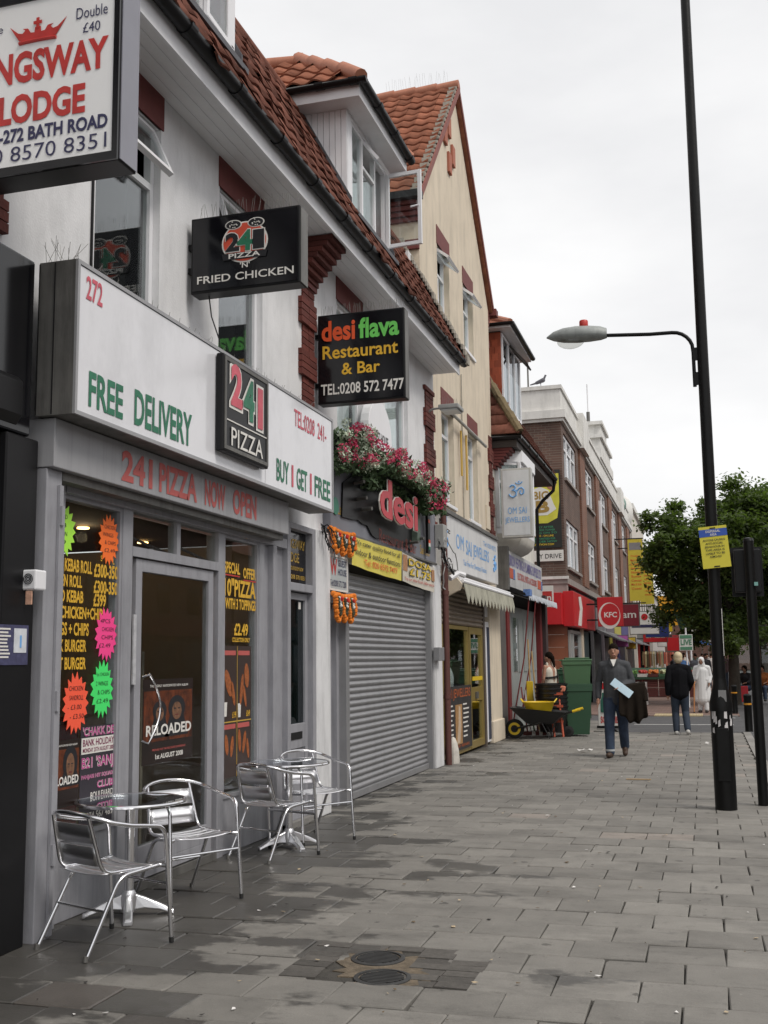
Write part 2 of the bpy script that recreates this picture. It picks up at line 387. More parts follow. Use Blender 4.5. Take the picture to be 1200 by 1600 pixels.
M_kerb = mat('kerb_granite', (.24,.23,.215), .85, var=.2, vs=12, bump=.4, rand=.12)
M_line = mat('road_paint_white', (.55,.55,.53), .7, var=.25, vs=14)
M_tact = mat('buff_tactile_slab', (.42,.34,.20), .85, var=.2, vs=9)
M_bpave = brick_mat('brick_paving', (.17,.105,.085), (.22,.145,.12), (.10,.08,.07), 'X', .21, .105)
# brick paving lies in the ground plane: map X,Y
for nd in M_bpave.node_tree.nodes:
    if nd.type == 'COMBXYZ':
        sp = [q for q in M_bpave.node_tree.nodes if q.type == 'SEPXYZ'][0]; M_bpave.node_tree.links.new(sp.outputs['Y'], nd.inputs[1])

struct(MB().box(-400, 400, -200, 900, -.6, -.30).build('ground', mat('ground_earth', (.12,.11,.09), .95)))
struct(MB().box(.82, 11.5, -30, 220, -.29, -.12).build('main_road', M_asph))
# side road: mouth of the street, flush with the pavement where people cross
mb = MB(); out = [(-45,28.9),(-4.6,28.9),(-3.4,28.3),(-2.6,27.3),(-2.15,26.0),(-1.9,24.52),(.815,24.52),(.815,31.0),(-1.5,31.0),(-3.0,31.4),(-4.6,32.5),(-45,32.5)]
mb.prism([(x,y,-.29) for x,y in out], (0,0,.268)); side_road = struct(mb.build('side_road', M_asph))
mb = MB(); mb.box(-1.75,.55,27.25,27.36,-.022,-.017); put('give_way_line', mb.mesh('give_way_line'), M_line, side_road)
mb = MB(); mb.box(.40,.66,30.25,30.33,-.022,-.017); put('give_way_line', mb.mesh('give_way_line'), M_line, side_road)
# pavement of slabs
pav = struct(MB().prism([(x,y,-.29) for x,y in ((-4.6,-3),(.66,-3),(.66,24.45),(-1.95,24.45),(-2.2,26.0),(-2.65,27.3),(-3.45,28.25),(-4.6,28.85))], (0,0,.262)).build('pavement', M_joint))
SW, SD, GAP = .411, .3605, .0075
def slab_mesh(seed, w, d, mb=None, x=0, y=0, z=0, h=.05):
    rr = random.Random(seed); own = mb is None
    if own: mb = MB()
    c = .006; jj = lambda: rr.uniform(-.004, .004); tz = z+rr.uniform(-.001,.001)
    out = []
    for (sx, sy, nx) in ((-1,-1,0),(1,-1,1),(1,1,0),(-1,1,1)):       # each corner knocked off a little, now and then a lot
        ch = rr.uniform(.001,.005) if rr.random() < .90 else rr.uniform(.015,.04); cx_, cy_ = x+sx*w/2+jj(), y+sy*d/2+jj()
        a, b = (cx_, cy_-sy*ch*rr.uniform(.5,1.3)), (cx_-sx*ch*rr.uniform(.5,1.3), cy_)
        out += [a, b] if nx == 0 else [b, a]
    n = len(out); ins = [(x+(p[0]-x)*(1-2*c/w), y+(p[1]-y)*(1-2*c/d)) for p in out]
    vs = [(p[0], p[1], z-h) for p in out]+[(p[0], p[1], tz-c) for p in out]+[(p[0], p[1], tz) for p in ins]
    fs = [(k+i, k+(i+1) % n, k+n+(i+1) % n, k+n+i) for k in (0, n) for i in range(n)]+[tuple(range(2*n, 3*n))]
    mb.add(vs, fs)
    if own: me = mb.mesh('slab'); me.materials.append(M_slab); return me
    return mb
SLABS = [slab_mesh(i, SW-GAP, SD-GAP) for i in range(14)]
far = MB(); n_own = 0
def in_cover(x, y): return -2.02 < x < -1.30 and 5.43 < y < 6.14
def keep(x, y):
    if y > 24.3 and x > -2.35: return False
    return not (x < -3.2 and y > 27.9)
for k in range(-8, 64):
    y = 5.43+SD*(k+.5); off = 0 if k % 2 == 0 else SW/2
    for i in range(-10, 3):
        x = -.39+SW*(i+.5)-off
        if x < -4.3 or x > .66+.05: continue
        w = SW
        if x+SW/2 > .66: w = .66-(x-SW/2); 
        if w < .06: continue
        xx = x-SW/2+w/2
        if not keep(xx, y) or in_cover(xx, y): continue
        z = rnd.uniform(-.005, .004)
        if 4.25 < y < 13.4 and n_own < 292 and w == SW and x > -4.1:
            o = inst('slab', SLABS[rnd.randrange(14)], (xx, y, z), Matrix.Rotation(rnd.uniform(-.014,.014)+rnd.choice((0,math.pi)), 3, 'Z') @ Matrix.Rotation(rnd.uniform(-.010,.010), 3, 'X') @ Matrix.Rotation(rnd.uniform(-.009,.009), 3, 'Y'), pav); n_own += 1
        else: slab_mesh(rnd.random(), w-GAP, SD-GAP, far, xx, y, z)
for iy in range(6):                                 # corner by the side street
    pass
fs_ = far.build('slabs', M_slab, pav, kind='stuff')
# the worn patch round the two stop-tap covers
M_sand = mat('sandy_bedding', (.155,.122,.085), .95, var=.6, vs=14, bump=.8, bs=60)
M_iron = mat('cast_iron', (.055,.055,.055), .6, metal=.3, var=.3, vs=20)
M_pav2 = mat('dark_paver', (.085,.078,.07), .85, var=.3, vs=20, rand=.25, bump=.4)
MB().prism([(x,y,-.028) for x,y in ((-2.20,5.44),(-1.19,5.44),(-1.19,6.14),(-2.20,6.14))], (0,0,.018)).build('bedding', M_joint, pav)
mb = MB(); rr = random.Random(5); cpts = []
for k in range(40): a = 2*math.pi*k/40; q = rr.uniform(.80,1.22); cpts.append((-1.725+.20*q*math.cos(a)*(1.0+.35*abs(math.sin(2*a)))-.09*math.sin(a), 5.72+.33*q*math.sin(a), -.014))
mb.prism(cpts, (0,0,.010)); mb.build('sandy_bedding', M_sand, pav)
pm = MB().box(-.098,.098,-.047,.047,-.045,.0); pm = pm.mesh('paver'); pm.materials.append(M_pav2)
for i_ in range(5):
    for j in range(7):
        x = -2.10+.205*i_; y = 5.495+.1*j
        if ((x+1.725)/.24)**2+((y-5.72)/.37)**2 < 1.0: continue
        inst('paver', pm, (x+rnd.uniform(-.006,.006), y, rnd.uniform(-.005,.002)), Matrix.Rotation(rnd.uniform(-.05,.05), 3, 'Z'), pav)
def stop_cover(x, y, r, label):
    t = thing('stop_tap_cover', label, 'manhole cover', (x, y, 0), 'round iron covers in the pavement')
    mb = MB(); mb.lathe([(r*1.20,-.02),(r*1.18,.001),(r*1.06,.004),(r*1.0,.004),(r*.98,-.010)], (x,y,0), 28); mb.build('rim', M_iron, t, smooth=True)
    mb = MB(); mb.lathe([(r*.95,-.02),(r*.95,-.004)], (x,y,0), 28)
    for k in range(-4, 5):
        hw = math.sqrt(max(r*r*.8-(k*r*.2)**2, 0)); mb.box(x-hw, x+hw, y+k*r*.2-.006, y+k*r*.2+.006, -.004, .002)
    mb.build('lid', M_iron, t)
stop_cover(-1.79, 5.88, .125, 'round ribbed iron cover in the sandy patch, the one farther from the camera')
stop_cover(-1.665, 5.54, .125, 'round ribbed iron cover in the sandy patch, the one nearer the camera')
# kerb stones along the main road
kb = thing('kerb', 'pale stone kerb running along the edge of the slabbed pavement beside the road', 'kerb', (.74,0,0))
km = MB().box(-.073,.073,-.447,.447,-.28,.006).mesh('kerb_stone'); km.materials.append(M_kerb)
for k in range(-3, 27): inst('kerb_stone', km, (.742, .45+k*.9, rnd.uniform(-.003,.003)), None, kb)
# far pavement
far_pav = struct(MB().prism([(x,y,-.29) for x,y in ((-4.6,32.55),(-3.05,31.5),(-1.55,31.1),(.80,31.1),(.80,220),(-8,220),(-8,32.55))], (0,0,.29)).build('far_pavement', M_bpave))
kb2 = thing('kerb', 'low grey kerb on the far side of the side street', 'kerb', (0,31.05,0))
km2 = MB().box(-.447,.447,-.05,.05,-.28,.004).mesh('kerb_stone'); km2.materials.append(M_kerb)
for k in range(1): inst('kerb_stone', km2, (.30+k*.9, 31.05, 0), None, kb2)
tact = MB().box(-1.45,-.16,30.98,32.0,-.02,.006).build('tactile_paving', M_tact, far_pav)
mb = MB()
for i in range(18):
    for j in range(12): mb.lathe([(.014,.006),(.008,.011)], (-1.41+i*.072, 31.05+j*.08, 0), 6)
mb.build('blister', M_tact, tact, kind='stuff')
# litter
M_litter = mat('paper_litter', (.70,.68,.66), .8)
for i, (x, y, s, lab) in enumerate([(-2.05,19.0,.10,'crumpled white and red wrapper on the pavement before the wheelie bins'),(-.02,20.9,.06,'scrap of white paper on the slabs just left of the lamp post'),(-.93,14.9,.09,'flat pale wooden stick lying on the slabs ahead of the walking man')]):
    t = thing('litter', lab, 'litter', (x,y,0)); mb = MB(); rr = random.Random(i)
    if i == 2: mb.box(x-.16,x+.16,y-.02,y+.02,.004,.012)
    else:
        for k in range(7):
            c = V(x+rr.uniform(-s,s), y+rr.uniform(-s,s)*.6, .012+rr.random()*.02); a = rr.random()*6; q = [c+V(math.cos(a+w)*s*.45, math.sin(a+w)*s*.45, rr.uniform(-.008,.03)) for w in (0,1.5,3.1,4.6)]; mb.prism(q, (0,0,.003))
    mb.build('scrap', [M_litter if i != 2 else M_wood], t)

rr = random.Random(77); mb = MB()
for k in range(190):
    y = 4.6+rr.random()**1.5*17; x = rr.uniform(-3.6,.55); s_ = rr.uniform(.006,.02); a = rr.random()*6; q = [V(x+math.cos(a+w)*s_*rr.uniform(.5,1.3), y+math.sin(a+w)*s_*rr.uniform(.4,1.2), .0065+rr.uniform(0,.006)) for w in (0,1.3,2.9,4.4)]; mb.prism(q, (0,0,.0015), k % 4)
mb.build('specks', [M_litter, mat('dead_leaf', (.13,.09,.05), .9), mat('cigarette_end', (.45,.36,.24), .9), mat('dark_grit', (.04,.037,.034), .95)], pav, kind='stuff')

# ================================================================ the far side of the main road (unseen terraces, added to darken window reflections)
M_obrick = brick_mat('opposite_brick', (.10,.045,.032), (.14,.065,.045), (.16,.14,.12), 'Y')
for i, (y0, y1, h) in enumerate([(-6,20,6.6),(20.3,55,8.2),(55.3,150,7.6)]):
    t = thing('opposite_terrace', ['plain brick terrace across the road, nearest the camera of three','tallest plain brick terrace across the road, middle of three','longest plain brick terrace across the road, farthest of three'][i], 'building', (17,(y0+y1)/2,0))
    mb = MB(); mb.box(17, 25, y0, y1, -.28, h); mb.build('wall', M_obrick, t)
    mb = MB(); mb.prism([(16.7,y0-.02,h),(25.3,y0-.02,h),(21,y0-.02,h+2)], (0,y1-y0+.04,0)); mb.build('roof', M_tiled, t)
    n = min(int((y1-y0)/3), 14)
    for k in range(n):
        yc = y0+(k+.5)*(y1-y0)/n
        for zc in (4.7,): MB().box(16.95,17.02,yc-.6,yc+.6,zc-.7,zc+.7).build('window', M_blackg, t)
        MB().box(16.93,17.02,yc-1.2,yc+1.2,.3,2.6).build('shop_window', M_blackg, t)
    MB().box(16.6,17.02,y0+.2,y1-.2,2.9,3.7).build('shop_fascia', [M_black, M_dred, M_black][i], t)
struct(MB().box(11.5, 17.5, -30, 220, -.29, -.02).build('opposite_pavement', M_asph))
# ================================================================ shared building pieces
def tile_mesh(w, l, roll=.022, name='tile', m=None, seg=8, thick=.02):
    mb = MB(); top = []; vs = []; n = seg
    for i in range(n+1):
        t = i/n; z = roll*(1+math.cos(2*math.pi*t*1.0))*.5*1.4
        vs.append((-w/2+w*t, -l*.5-.03, z+.026))       # lower edge, lifted over the course below
        vs.append((-w/2+w*t, l*.5+.02, z+.000))
    for i in range(n+1): vs.append((vs[2*i][0], vs[2*i][1], vs[2*i][2]-thick))
    fs = [(2*i, 2*i+2, 2*i+3, 2*i+1) for i in range(n)] + [(2*(n+1)+i, 2*(n+1)+i+1, 2*i+2, 2*i) for i in range(n)]
    mb.add(vs, fs); me = mb.mesh(name); me.materials.append(m)
    me.polygons.foreach_set('use_smooth', [True]*n+[False]*n); return me
def basis(across, up):
    a = Vector(across).normalized(); u = Vector(up).normalized(); n = a.cross(u); return Matrix((a, u, n)).transposed()
def window_F(parent, X, y0, y1, z0, z1, fm=None, gm=None, transom=None, vent=None, mull=(), curtain=True, sill=True, open_deg=35, t=.055, cm=None):
    """street-facing window set in a wall; vent = (ya,yb) top-hung sash standing open above the transom"""
    fm = fm or M_upvc; mb = MB(); frame_F(mb, X-.06, X, y0, y1, z0, z1, t)
    for q in mull: mb.box(X-.06, X, q-t/2, q+t/2, z0+t, (transom or z1)-t if transom else z1-t)
    if transom: mb.box(X-.06, X, y0+t, y1-t, transom-t/2, transom+t/2)
    w = mb.build('window', fm, parent)
    top = transom-t/2 if transom and vent else z1-t
    MB().box(X-.035, X-.027, y0+t, y1-t, z0+t, top).build('pane', gm or M_glass, w)
    if curtain:
        cmb = MB(); n = 18; pts = []
        for i in range(n+1):
            yy = y0+t+(y1-y0-2*t)*i/n; pts.append((X-.095+.014*math.sin(i*1.7), yy))
        for i in range(n): cmb.quad((pts[i][0],pts[i][1],z0),(pts[i+1][0],pts[i+1][1],z0),(pts[i+1][0],pts[i+1][1],z1),(pts[i][0],pts[i][1],z1))
        cmb.build('curtain', cm or M_curtain, w, smooth=True)
    if vent:
        Mv = Matrix.Translation((X+.01, 0, z1-t*.6)) @ Matrix.Rotation(-R(open_deg), 4, 'Y')
        hgt = z1-t-(transom+t/2)+.02; vb = MB(); f = .045
        for (a, b, c, d) in ((vent[0],vent[0]+f,-hgt,0),(vent[1]-f,vent[1],-hgt,0),(vent[0]+f,vent[1]-f,-f,0),(vent[0]+f,vent[1]-f,-hgt,-hgt+f)): vb.box(-.02,.025,a,b,c,d, M=Mv)
        vb.build('open_vent', fm, w); MB().box(-.003,.004,vent[0]+f,vent[1]-f,-hgt+f,-f, M=Mv).build('pane', M_glass, w)
    if sill: MB().box(X-.05, X+.14, y0-.05, y1+.05, z0-.06, z0).build('sill', fm, w, bevel=.006)
    return w
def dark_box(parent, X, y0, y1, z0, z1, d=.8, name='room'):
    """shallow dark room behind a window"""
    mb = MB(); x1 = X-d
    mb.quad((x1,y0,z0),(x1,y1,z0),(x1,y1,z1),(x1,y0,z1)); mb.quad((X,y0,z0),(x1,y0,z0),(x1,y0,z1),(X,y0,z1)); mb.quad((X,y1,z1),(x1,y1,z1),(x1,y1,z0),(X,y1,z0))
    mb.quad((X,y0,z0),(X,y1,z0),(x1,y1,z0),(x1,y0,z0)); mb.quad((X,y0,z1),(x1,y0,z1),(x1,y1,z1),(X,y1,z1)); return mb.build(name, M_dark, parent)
def spikes(parent, pts, n, h=.11, spread=.05, m=None):
    """bird spikes standing along a line"""
    mb = MB(); a, b = Vector(pts[0]), Vector(pts[1]); rr = random.Random(n)
    for i in range(n):
        p = a.lerp(b, (i+.5)/n)+V(rr.uniform(-.01,.01), rr.uniform(-.01,.01), 0); q = p+V(rr.uniform(-spread,spread), rr.uniform(-spread,spread), h*rr.uniform(.8,1.1)); mb.tube([p,q], .0016, 3)
    return mb.build('bird_spikes', m or mat('spike_steel', (.32,.31,.29), .45, metal=.5), parent, kind='stuff')
BR = MB().box(0,.055,-.106,.106,-.031,.031).mesh('brick'); BR.materials.append(M_qbrick)
def quoins(parent, X, ya, yb, z0, z1, first=0, proud=(.040,.015)):
    """pilaster of red brick blocks, four courses each, alternately wide and narrow; every brick its own piece"""
    z = z0; k = first; rows = 0
    while z < z1:
        wide = (k//4) % 2 == 0; a, b = (ya, yb) if wide else (ya+.10, yb-.02); d = proud[0] if wide else proud[1]
        nb = 2; L_ = (b-a)/nb
        for i in range(nb):
            sh = (L_*.0 if k % 2 else 0)
            inst('brick', BR, (X-.03+d-.025+rnd.uniform(-.003,.003), a+(i+.5)*L_+sh, z+.037), None, parent, (1.1, (L_-.008)/.212, 1.0))
        z += .072; k += 1

# ================================================================ WHITE RENDERED TERRACE (numbers 272 and 274)
wt = thing('white_terrace', 'white rendered terrace with red brick quoins, tiled roof and two white dormers', 'building', (-6,9,0))
WX = -4.0; RX0, RZ0, RX1, RZ1 = -3.47, 6.32, -4.50, 8.36
ops = [(6.45,7.40,4.0,5.86),(8.50,9.50,4.0,5.86),(11.75,12.75,4.0,5.86),(13.75,14.95,4.0,5.86)]
mb = MB(); wall_F(mb, WX, 1.0, 16.55, 2.75, 6.2, ops, .3)
mb.box(-9, -4.31, 16.3, 16.54, 0, 8.2); mb.box(-9, -4.31, 1.0, 1.3, 0, 8.2)
wall = mb.build('wall', M_white, wt)
for i, (a, b, c, d) in enumerate(ops):
    MB().box(WX-.02, WX+.012, a-.02, b+.03, d, d+.285).build('lintel', M_dred, wt, bevel=.004)
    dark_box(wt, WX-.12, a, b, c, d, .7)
    window_F(wt, WX-.06, a+.002, b-.002, c, d-.002, transom=d-.50, vent=(a+.06, b-.06) if i < 2 else None, curtain=i > 1, sill=False, open_deg=24 if i == 0 else 18, gm=glass_mat('double_glazing', (.8,.83,.82), 1.7) if i < 2 else None)
mb = MB(); mb.tube([(WX+.012,6.40,4.1),(WX+.012,6.40,5.9)], .010, 5); mb.build('conduit', M_black, wt)
quoins(wall, WX, 10.47, 10.95, 4.05, 5.75)
quoins(wall, WX, 15.86, 16.48, 3.6, 5.8, 2)
quoins(wall, WX, 4.95, 5.42, 4.2, 6.0, 1)
for (ya, yb) in ((10.45,10.97),):
    cb = MB().box(WX, WX+.04, ya, yb, 5.66, 5.72).build('corbel', M_dred, wt)
    for k in range(7): MB().box(WX, WX+.06+.055*k, ya+.004*k, yb-.004*k, 5.72+.06*k, 5.72+.06*k+.052).build('brick_course', M_qbrick, cb)
# soffit of long boards, fascia board, gutter
sof = MB().box(-4.0,-3.58, 1.0,16.5, 6.165,6.19).build('soffit', M_soffit, wt)
for k in range(4): MB().box(-3.995+.105*k, -3.995+.105*k+.101, 1.0, 16.5, 6.145, 6.163).build('board', M_soffit, sof)
MB().box(-3.575,-3.55, .98,16.52, 6.10,6.30).build('fascia_board', M_upvc, wt)
def gutter(parent, pts, r=.058, m=None, joints=()):
    mb = MB(); a, b = Vector(pts[0]), Vector(pts[1]); t = (b-a).normalized(); side = t.cross(V(0,0,1)).normalized(); n = 10; vs = []; fs = []
    for p in (a, b):
        for k in range(n+1): q = math.pi*k/n; vs.append(p+side*math.cos(q)*r+V(0,0,1)*(-math.sin(q)*r*1.05))
    for k in range(n): fs.append((k, k+1, n+2+k, n+1+k))
    fs.append(tuple(range(n+1))); fs.append(tuple(range(n+1, 2*n+2))[::-1])
    mb.add(vs, fs); g = mb.build('gutter', m or M_black, parent, smooth=True)
    mod = g.modifiers.new('s', 'SOLIDIFY'); mod.thickness = .006
    for j in joints:
        p = a.lerp(b, j); jb = MB(); vs = []; fs = []
        for s_ in (-.05, .05):
            for k in range(n+1): q = math.pi*k/n; vs.append(p+t*s_+side*math.cos(q)*(r+.010)+V(0,0,1)*(-math.sin(q)*(r+.010)*1.05+.004))
        for k in range(n): fs.append((k, k+1, n+2+k, n+1+k))
        fs += [tuple(range(n+1)), tuple(range(n+1, 2*n+2))[::-1]]
        jb.add(vs, fs); jb.build('bracket', m or M_black, g)
    return g
gutter(wt, ((-3.485,1.0,6.31),(-3.485,16.60,6.31)), .064, None, [i/17+.02 for i in range(1,17)]+[.985,.955])
# roof
slope = V(RX1-RX0, 0, RZ1-RZ0); SL = slope.length; up = slope.normalized()
mb = MB(); nrm = V(0,1,0).cross(up)
p0 = V(RX0,1,RZ0)-nrm*.05; p1 = V(RX1,1,RZ1)-nrm*.05
mb.prism([p0, p1, V(-9.2,1,9.0), V(-9.2,1,6.3)], (0,15.45,0)); roof = mb.build('roof', M_tiled, wt)
TM = tile_mesh(.30, .30, .020, 'tile', M_tiled); B = basis((0,1,0), up)
D1, D2 = (6.60, 8.36), (11.62, 13.38)
nt_ = 0
for r_ in range(8):
    for c_ in range(37):
        y = 5.45+.30*c_; s_ = (r_+.5)*SL/8; p = V(RX0, y, RZ0)+up*s_
        if p.z > 6.95 and any(a+.05 < y < b-.05 for a, b in (D1, D2)): continue
        inst('tile', TM, p+nrm*rnd.uniform(-.007,.007)-up*(rnd.uniform(0,.012) if rnd.random() > .06 else .05), B @ Matrix.Rotation(rnd.gauss(0,.012),3,'Z') @ Matrix.Rotation(rnd.gauss(0,.02),3,'Y'), roof, (1, SL/8/.30, 1)); nt_ += 1
mb = MB(); mb.tube([(-4.52,1,8.33),(-4.52,16.45,8.33)], .09, 10); mb.build('ridge_tile', M_tiled, roof, smooth=True)
mb = MB()
for k in range(30):
    s_ = k/29; p = V(RX0,16.50,RZ0)+up*(SL*s_); mb.box(p.x-.07,p.x+.07,16.44,16.60,p.z-.06,p.z+.10+rnd.uniform(-.03,.03))
mb.build('flashing', M_mortar, roof)

TMO = tile_mesh(.27, .27, .032, 'tile', M_tile)
def dormer(y0, y1, red=False):
    DX = -3.80; zb, zt = 6.97, 8.16
    d = MB(); rx = lambda z: RX0+(z-RZ0)/(RZ1-RZ0)*(RX1-RX0)
    # window wall: post at each corner, head
    d.box(DX-.1, DX, y0, y0+.16, zb-.02, zt); d.box(DX-.1, DX, y1-.10, y1, zb-.02, zt); d.box(DX-.1, DX, y0+.16, y1-.10, zt-.06, zt)
    d.box(DX-.1, DX+.05, y0-.02, y1+.02, zb-.08, zb-.022)
    # dark backing behind the cheek
    for ys in (y0+.05, y1-.05): d.prism([(DX-.02, ys, zb), (DX-.02, ys, zt), (rx(zt)-.1, ys, zt)], (0,.012,0))
    dm = d.build('dormer', M_upvc, wt)
    n = 8; x_end = rx(zt)
    for ys, sg in ((y0, 1), (y1, -1)):
        for k in range(n):
            xa = DX-.005-(DX-x_end-.005)*k/n; xb = DX-.005-(DX-x_end-.005)*(k+1)/n+.006
            za = RZ0+(xa-RX0)/(RX1-RX0)*(RZ1-RZ0); zb_ = RZ0+(xb-RX0)/(RX1-RX0)*(RZ1-RZ0)
            MB().prism([(xa,ys-.022*sg,za),(xa,ys-.022*sg,zt),(xb,ys-.022*sg,zt),(xb,ys-.022*sg,zb_)], (0,.02*sg,0)).build('cladding_board', M_upvc, dm)
        MB().prism([V(DX+.06,ys-.048*sg,zb-.06),V(DX+.06,ys-.048*sg,zb+.06),V(x_end+.02,ys-.048*sg,zt+.08),V(x_end+.02,ys-.048*sg,zt-.06)], (0,.02*sg,0)).build('flashing', mat('lead', (.09,.09,.10), .6), dm)
    MB().box(DX+.0,DX+.12,y0-.03,y1+.05,zb-.14,zb-.085).build('lead_apron', mat('lead', (.09,.09,.10), .6), dm)
    # three lights: fixed, fixed with open vent, open casement
    a, b, c, e = y0+.16, y0+.16+(y1-y0-.26)*.30, y0+.16+(y1-y0-.26)*.66, y1-.10
    f = MB(); frame_F(f, DX-.07, DX-.01, a, e, zb, zt-.06, .045); f.box(DX-.07,DX-.01,b-.025,b+.025,zb+.045,zt-.105); f.box(DX-.07,DX-.01,c-.025,c+.025,zb+.045,zt-.105); f.box(DX-.07,DX-.01,b+.025,c-.025,zt-.46,zt-.42)
    f.build('window_frame', M_upvc, dm)
    MB().box(DX-.045,DX-.038,a+.045,b-.025,zb+.045,zt-.105).build('pane', M_glass, dm); MB().box(DX-.045,DX-.038,b+.025,c-.025,zb+.045,zt-.46).build('pane', M_glass, dm)
    MB().quad((DX-.30,a,zb),(DX-.30,e if not red else b,zb),(DX-.30,e if not red else b,zt-.1),(DX-.30,a,zt-.1)).build('curtain', mat('pale_blind', (.60,.68,.67), .9, var=.1) if not red else mat('red_curtain', (.42,.02,.02), .9, var=.3, vs=6), dm)
    if red: MB().quad((DX-.28,b,zb),(DX-.28,e,zb),(DX-.28,e,zt-.1),(DX-.28,b,zt-.1)).build('curtain', mat('red_curtain', (.42,.02,.02), .9, var=.3, vs=6), dm)
    mv = Matrix.Translation((DX+.0,0,zt-.11)) @ Matrix.Rotation(-R(38), 4, 'Y'); v_ = MB()
    for q in ((b+.03,b+.07,-.31,0),(c-.07,c-.03,-.31,0),(b+.07,c-.07,-.04,0),(b+.07,c-.07,-.31,-.27)): v_.box(-.02,.02,*q, M=mv)
    v_.build('open_vent', M_upvc, dm); MB().box(-.003,.003,b+.07,c-.07,-.27,-.04, M=mv).build('pane', M_glass, dm)
    mc = Matrix.Translation((DX+.0,e-.03,0)) @ Matrix.Rotation(R(-4) if not red else R(-88), 4, 'Z'); cs = MB(); wd = .50
    for q in ((0,.05,zb+.05,zt-.11),(wd-.05,wd,zb+.05,zt-.11),(.05,wd-.05,zb+.05,zb+.10),(.05,wd-.05,zt-.16,zt-.11)): cs.box(q[0],q[1],-.02,.02,q[2],q[3], M=mc)
    cs.build('open_casement' if not red else 'casement', M_upvc, dm, bevel=.004); MB().box(.05,wd-.05,-.003,.003,zb+.10,zt-.16, M=mc).build('pane', M_glass, dm)
    MB().tube([mc @ V(wd-.03,-.03,7.55), mc @ V(wd-.14,-.05,7.53)], .012, 6).build('handle', M_upvc, dm)
    # eaves: soffit, fascia, black gutter on three sides, hipped tiled roof
    ox, oy = .22, .27; ex = DX+ox; ya, yb = y0-oy, y1+.05; ze = zt+.002
    MB().box(rx(zt)-.2, ex, ya, yb, ze, ze+.03).build('soffit', M_soffit, dm)
    fb = MB(); fb.box(ex, ex+.02, ya-.02, yb+.02, ze-.01, ze+.16); fb.box(rx(ze)-.1, ex, ya-.02, ya, ze-.01, ze+.16); fb.box(rx(ze)-.1, ex, yb, yb+.02, ze-.01, ze+.16); fb.build('fascia_board', M_upvc, dm)
    gutter(dm, ((ex+.075, ya-.10, ze+.165),(ex+.075, yb+.08, ze+.165)), .055, None, (.3,.62,.95)); gutter(dm, ((rx(ze)-.1, ya-.075, ze+.165),(ex+.13, ya-.075, ze+.165)), .055, None, (.45,.85))
    ym = (ya+yb)/2; hz = ze+.19; rise = 1.0; run = ym-ya; ap = V(ex-run-.08, ym, hz+rise); back = V(-6.4, ym, hz+rise)
    E0 = V(ex+.06, ya-.06, hz); E1 = V(ex+.06, yb+.06, hz); B0 = V(-6.4, ya-.06, hz); B1 = V(-6.4, yb+.06, hz)
    rf = MB(); rf.poly([E0,E1,ap]); rf.poly([B0,E0,ap,back]); rf.poly([E1,B1,back,ap]); rf.poly([E0,B0,B1,E1]); rf.poly([B0,back,B1])
    rf.build('dormer_roof', M_tile, dm)
    upv = V(0, run+.06, rise).normalized(); sl = math.hypot(run+.06, rise); nn = V(1,0,0).cross(upv); Bt = basis((1,0,0), upv); rows = 5
    for k in range(rows):
        s_ = (k+.5)/rows
        for j in range(8):
            x = ex-.10-.27*j
            if x > ex+.06-(run+.06)*s_-.06: continue
            p = V(x, ya-.06, hz)+upv*(sl*s_)+nn*.004
            if p.z > RZ1-.0 or x > -4.6: inst('tile', TMO, p, Bt, dm, (1, sl/rows/.27, 1))
    for (a_, b_) in ((E0, ap), (E1, ap), (ap, back)):
        ln = (Vector(b_)-Vector(a_)).length; n_ = max(2, int(ln/.42))
        for q in range(n_):
            s0 = Vector(a_).lerp(Vector(b_), q/n_+.0); s1 = Vector(a_).lerp(Vector(b_), (q+1)/n_+.02); MB().tube([s0+V(0,0,.01), s1+V(0,0,.035)], [.085,.10], 10).build('hip_tile', M_ridge, dm, smooth=True)
    return dm
dormer(*D2); dormer(*D1, red=True)

# flood lamps under the eaves
def flood(y, label, x=-3.60, z=5.42):
    t = thing('floodlight', label, 'lamp', (x,y,z)); m = mat('floodlight_grey', (.30,.30,.29), .5, var=.2, stain=.3)
    MB().box(x-.16,x+.16,y-.20,y+.20,z,z+.07).build('housing', m, t, bevel=.015)
    MB().box(x-.13,x+.13,y-.17,y+.17,z-.025,z-.002).build('lens', mat('frosted_lens', (.55,.56,.55), .3), t, bevel=.008)
    MB().tube([(x-.1,y,z+.06),(x-.3,y,z+.05),(-4.0,y,z-.02)], .018, 8).build('arm', m, t)
    spikes(t, ((x-.14,y-.1,z+.07),(x+.14,y+.15,z+.07)), 16, .14)
flood(12.15, 'grey floodlight under the soffit above the desi flava box sign')
flood(16.05, 'grey floodlight under the end of the soffit beside the cream gable')

# ================================================================ BLACK SHOPFRONT, far left
bs = thing('black_shopfront', 'glossy black shopfront with heavy black fascia at the far left edge', 'shopfront', (-4.1,4,0))
MB().box(-4.35,-3.93,1.0,5.30,0,.45).build('stall_riser', M_blackg, bs)
MB().box(-4.02,-3.97,1.0,5.30,.45,2.95).build('pane', M_blackg, bs)
MB().box(-4.20,-3.83,5.30,5.615,0,2.95).build('pilaster', M_black, bs, bevel=.01)
MB().box(-4.08,-3.95,1.0,5.30,2.50,2.58).build('transom', M_black, bs)
MB().box(-4.2,-3.84,1.0,5.54,2.96,4.06).build('fascia', M_blackg, bs, bevel=.015)
mb = MB(); mb.prism([(-3.84,1.0,3.30),(-3.80,1.0,3.26),(-3.80,1.0,3.06),(-3.84,1.0,3.0)], (0,4.4,0)); mb.build('awning_cassette', M_black, bs, bevel=.008)
fl = thing('flyer', 'small white and blue club flyer taped to the black shopfront', 'flyer', (-3.82,5.45,1.6))
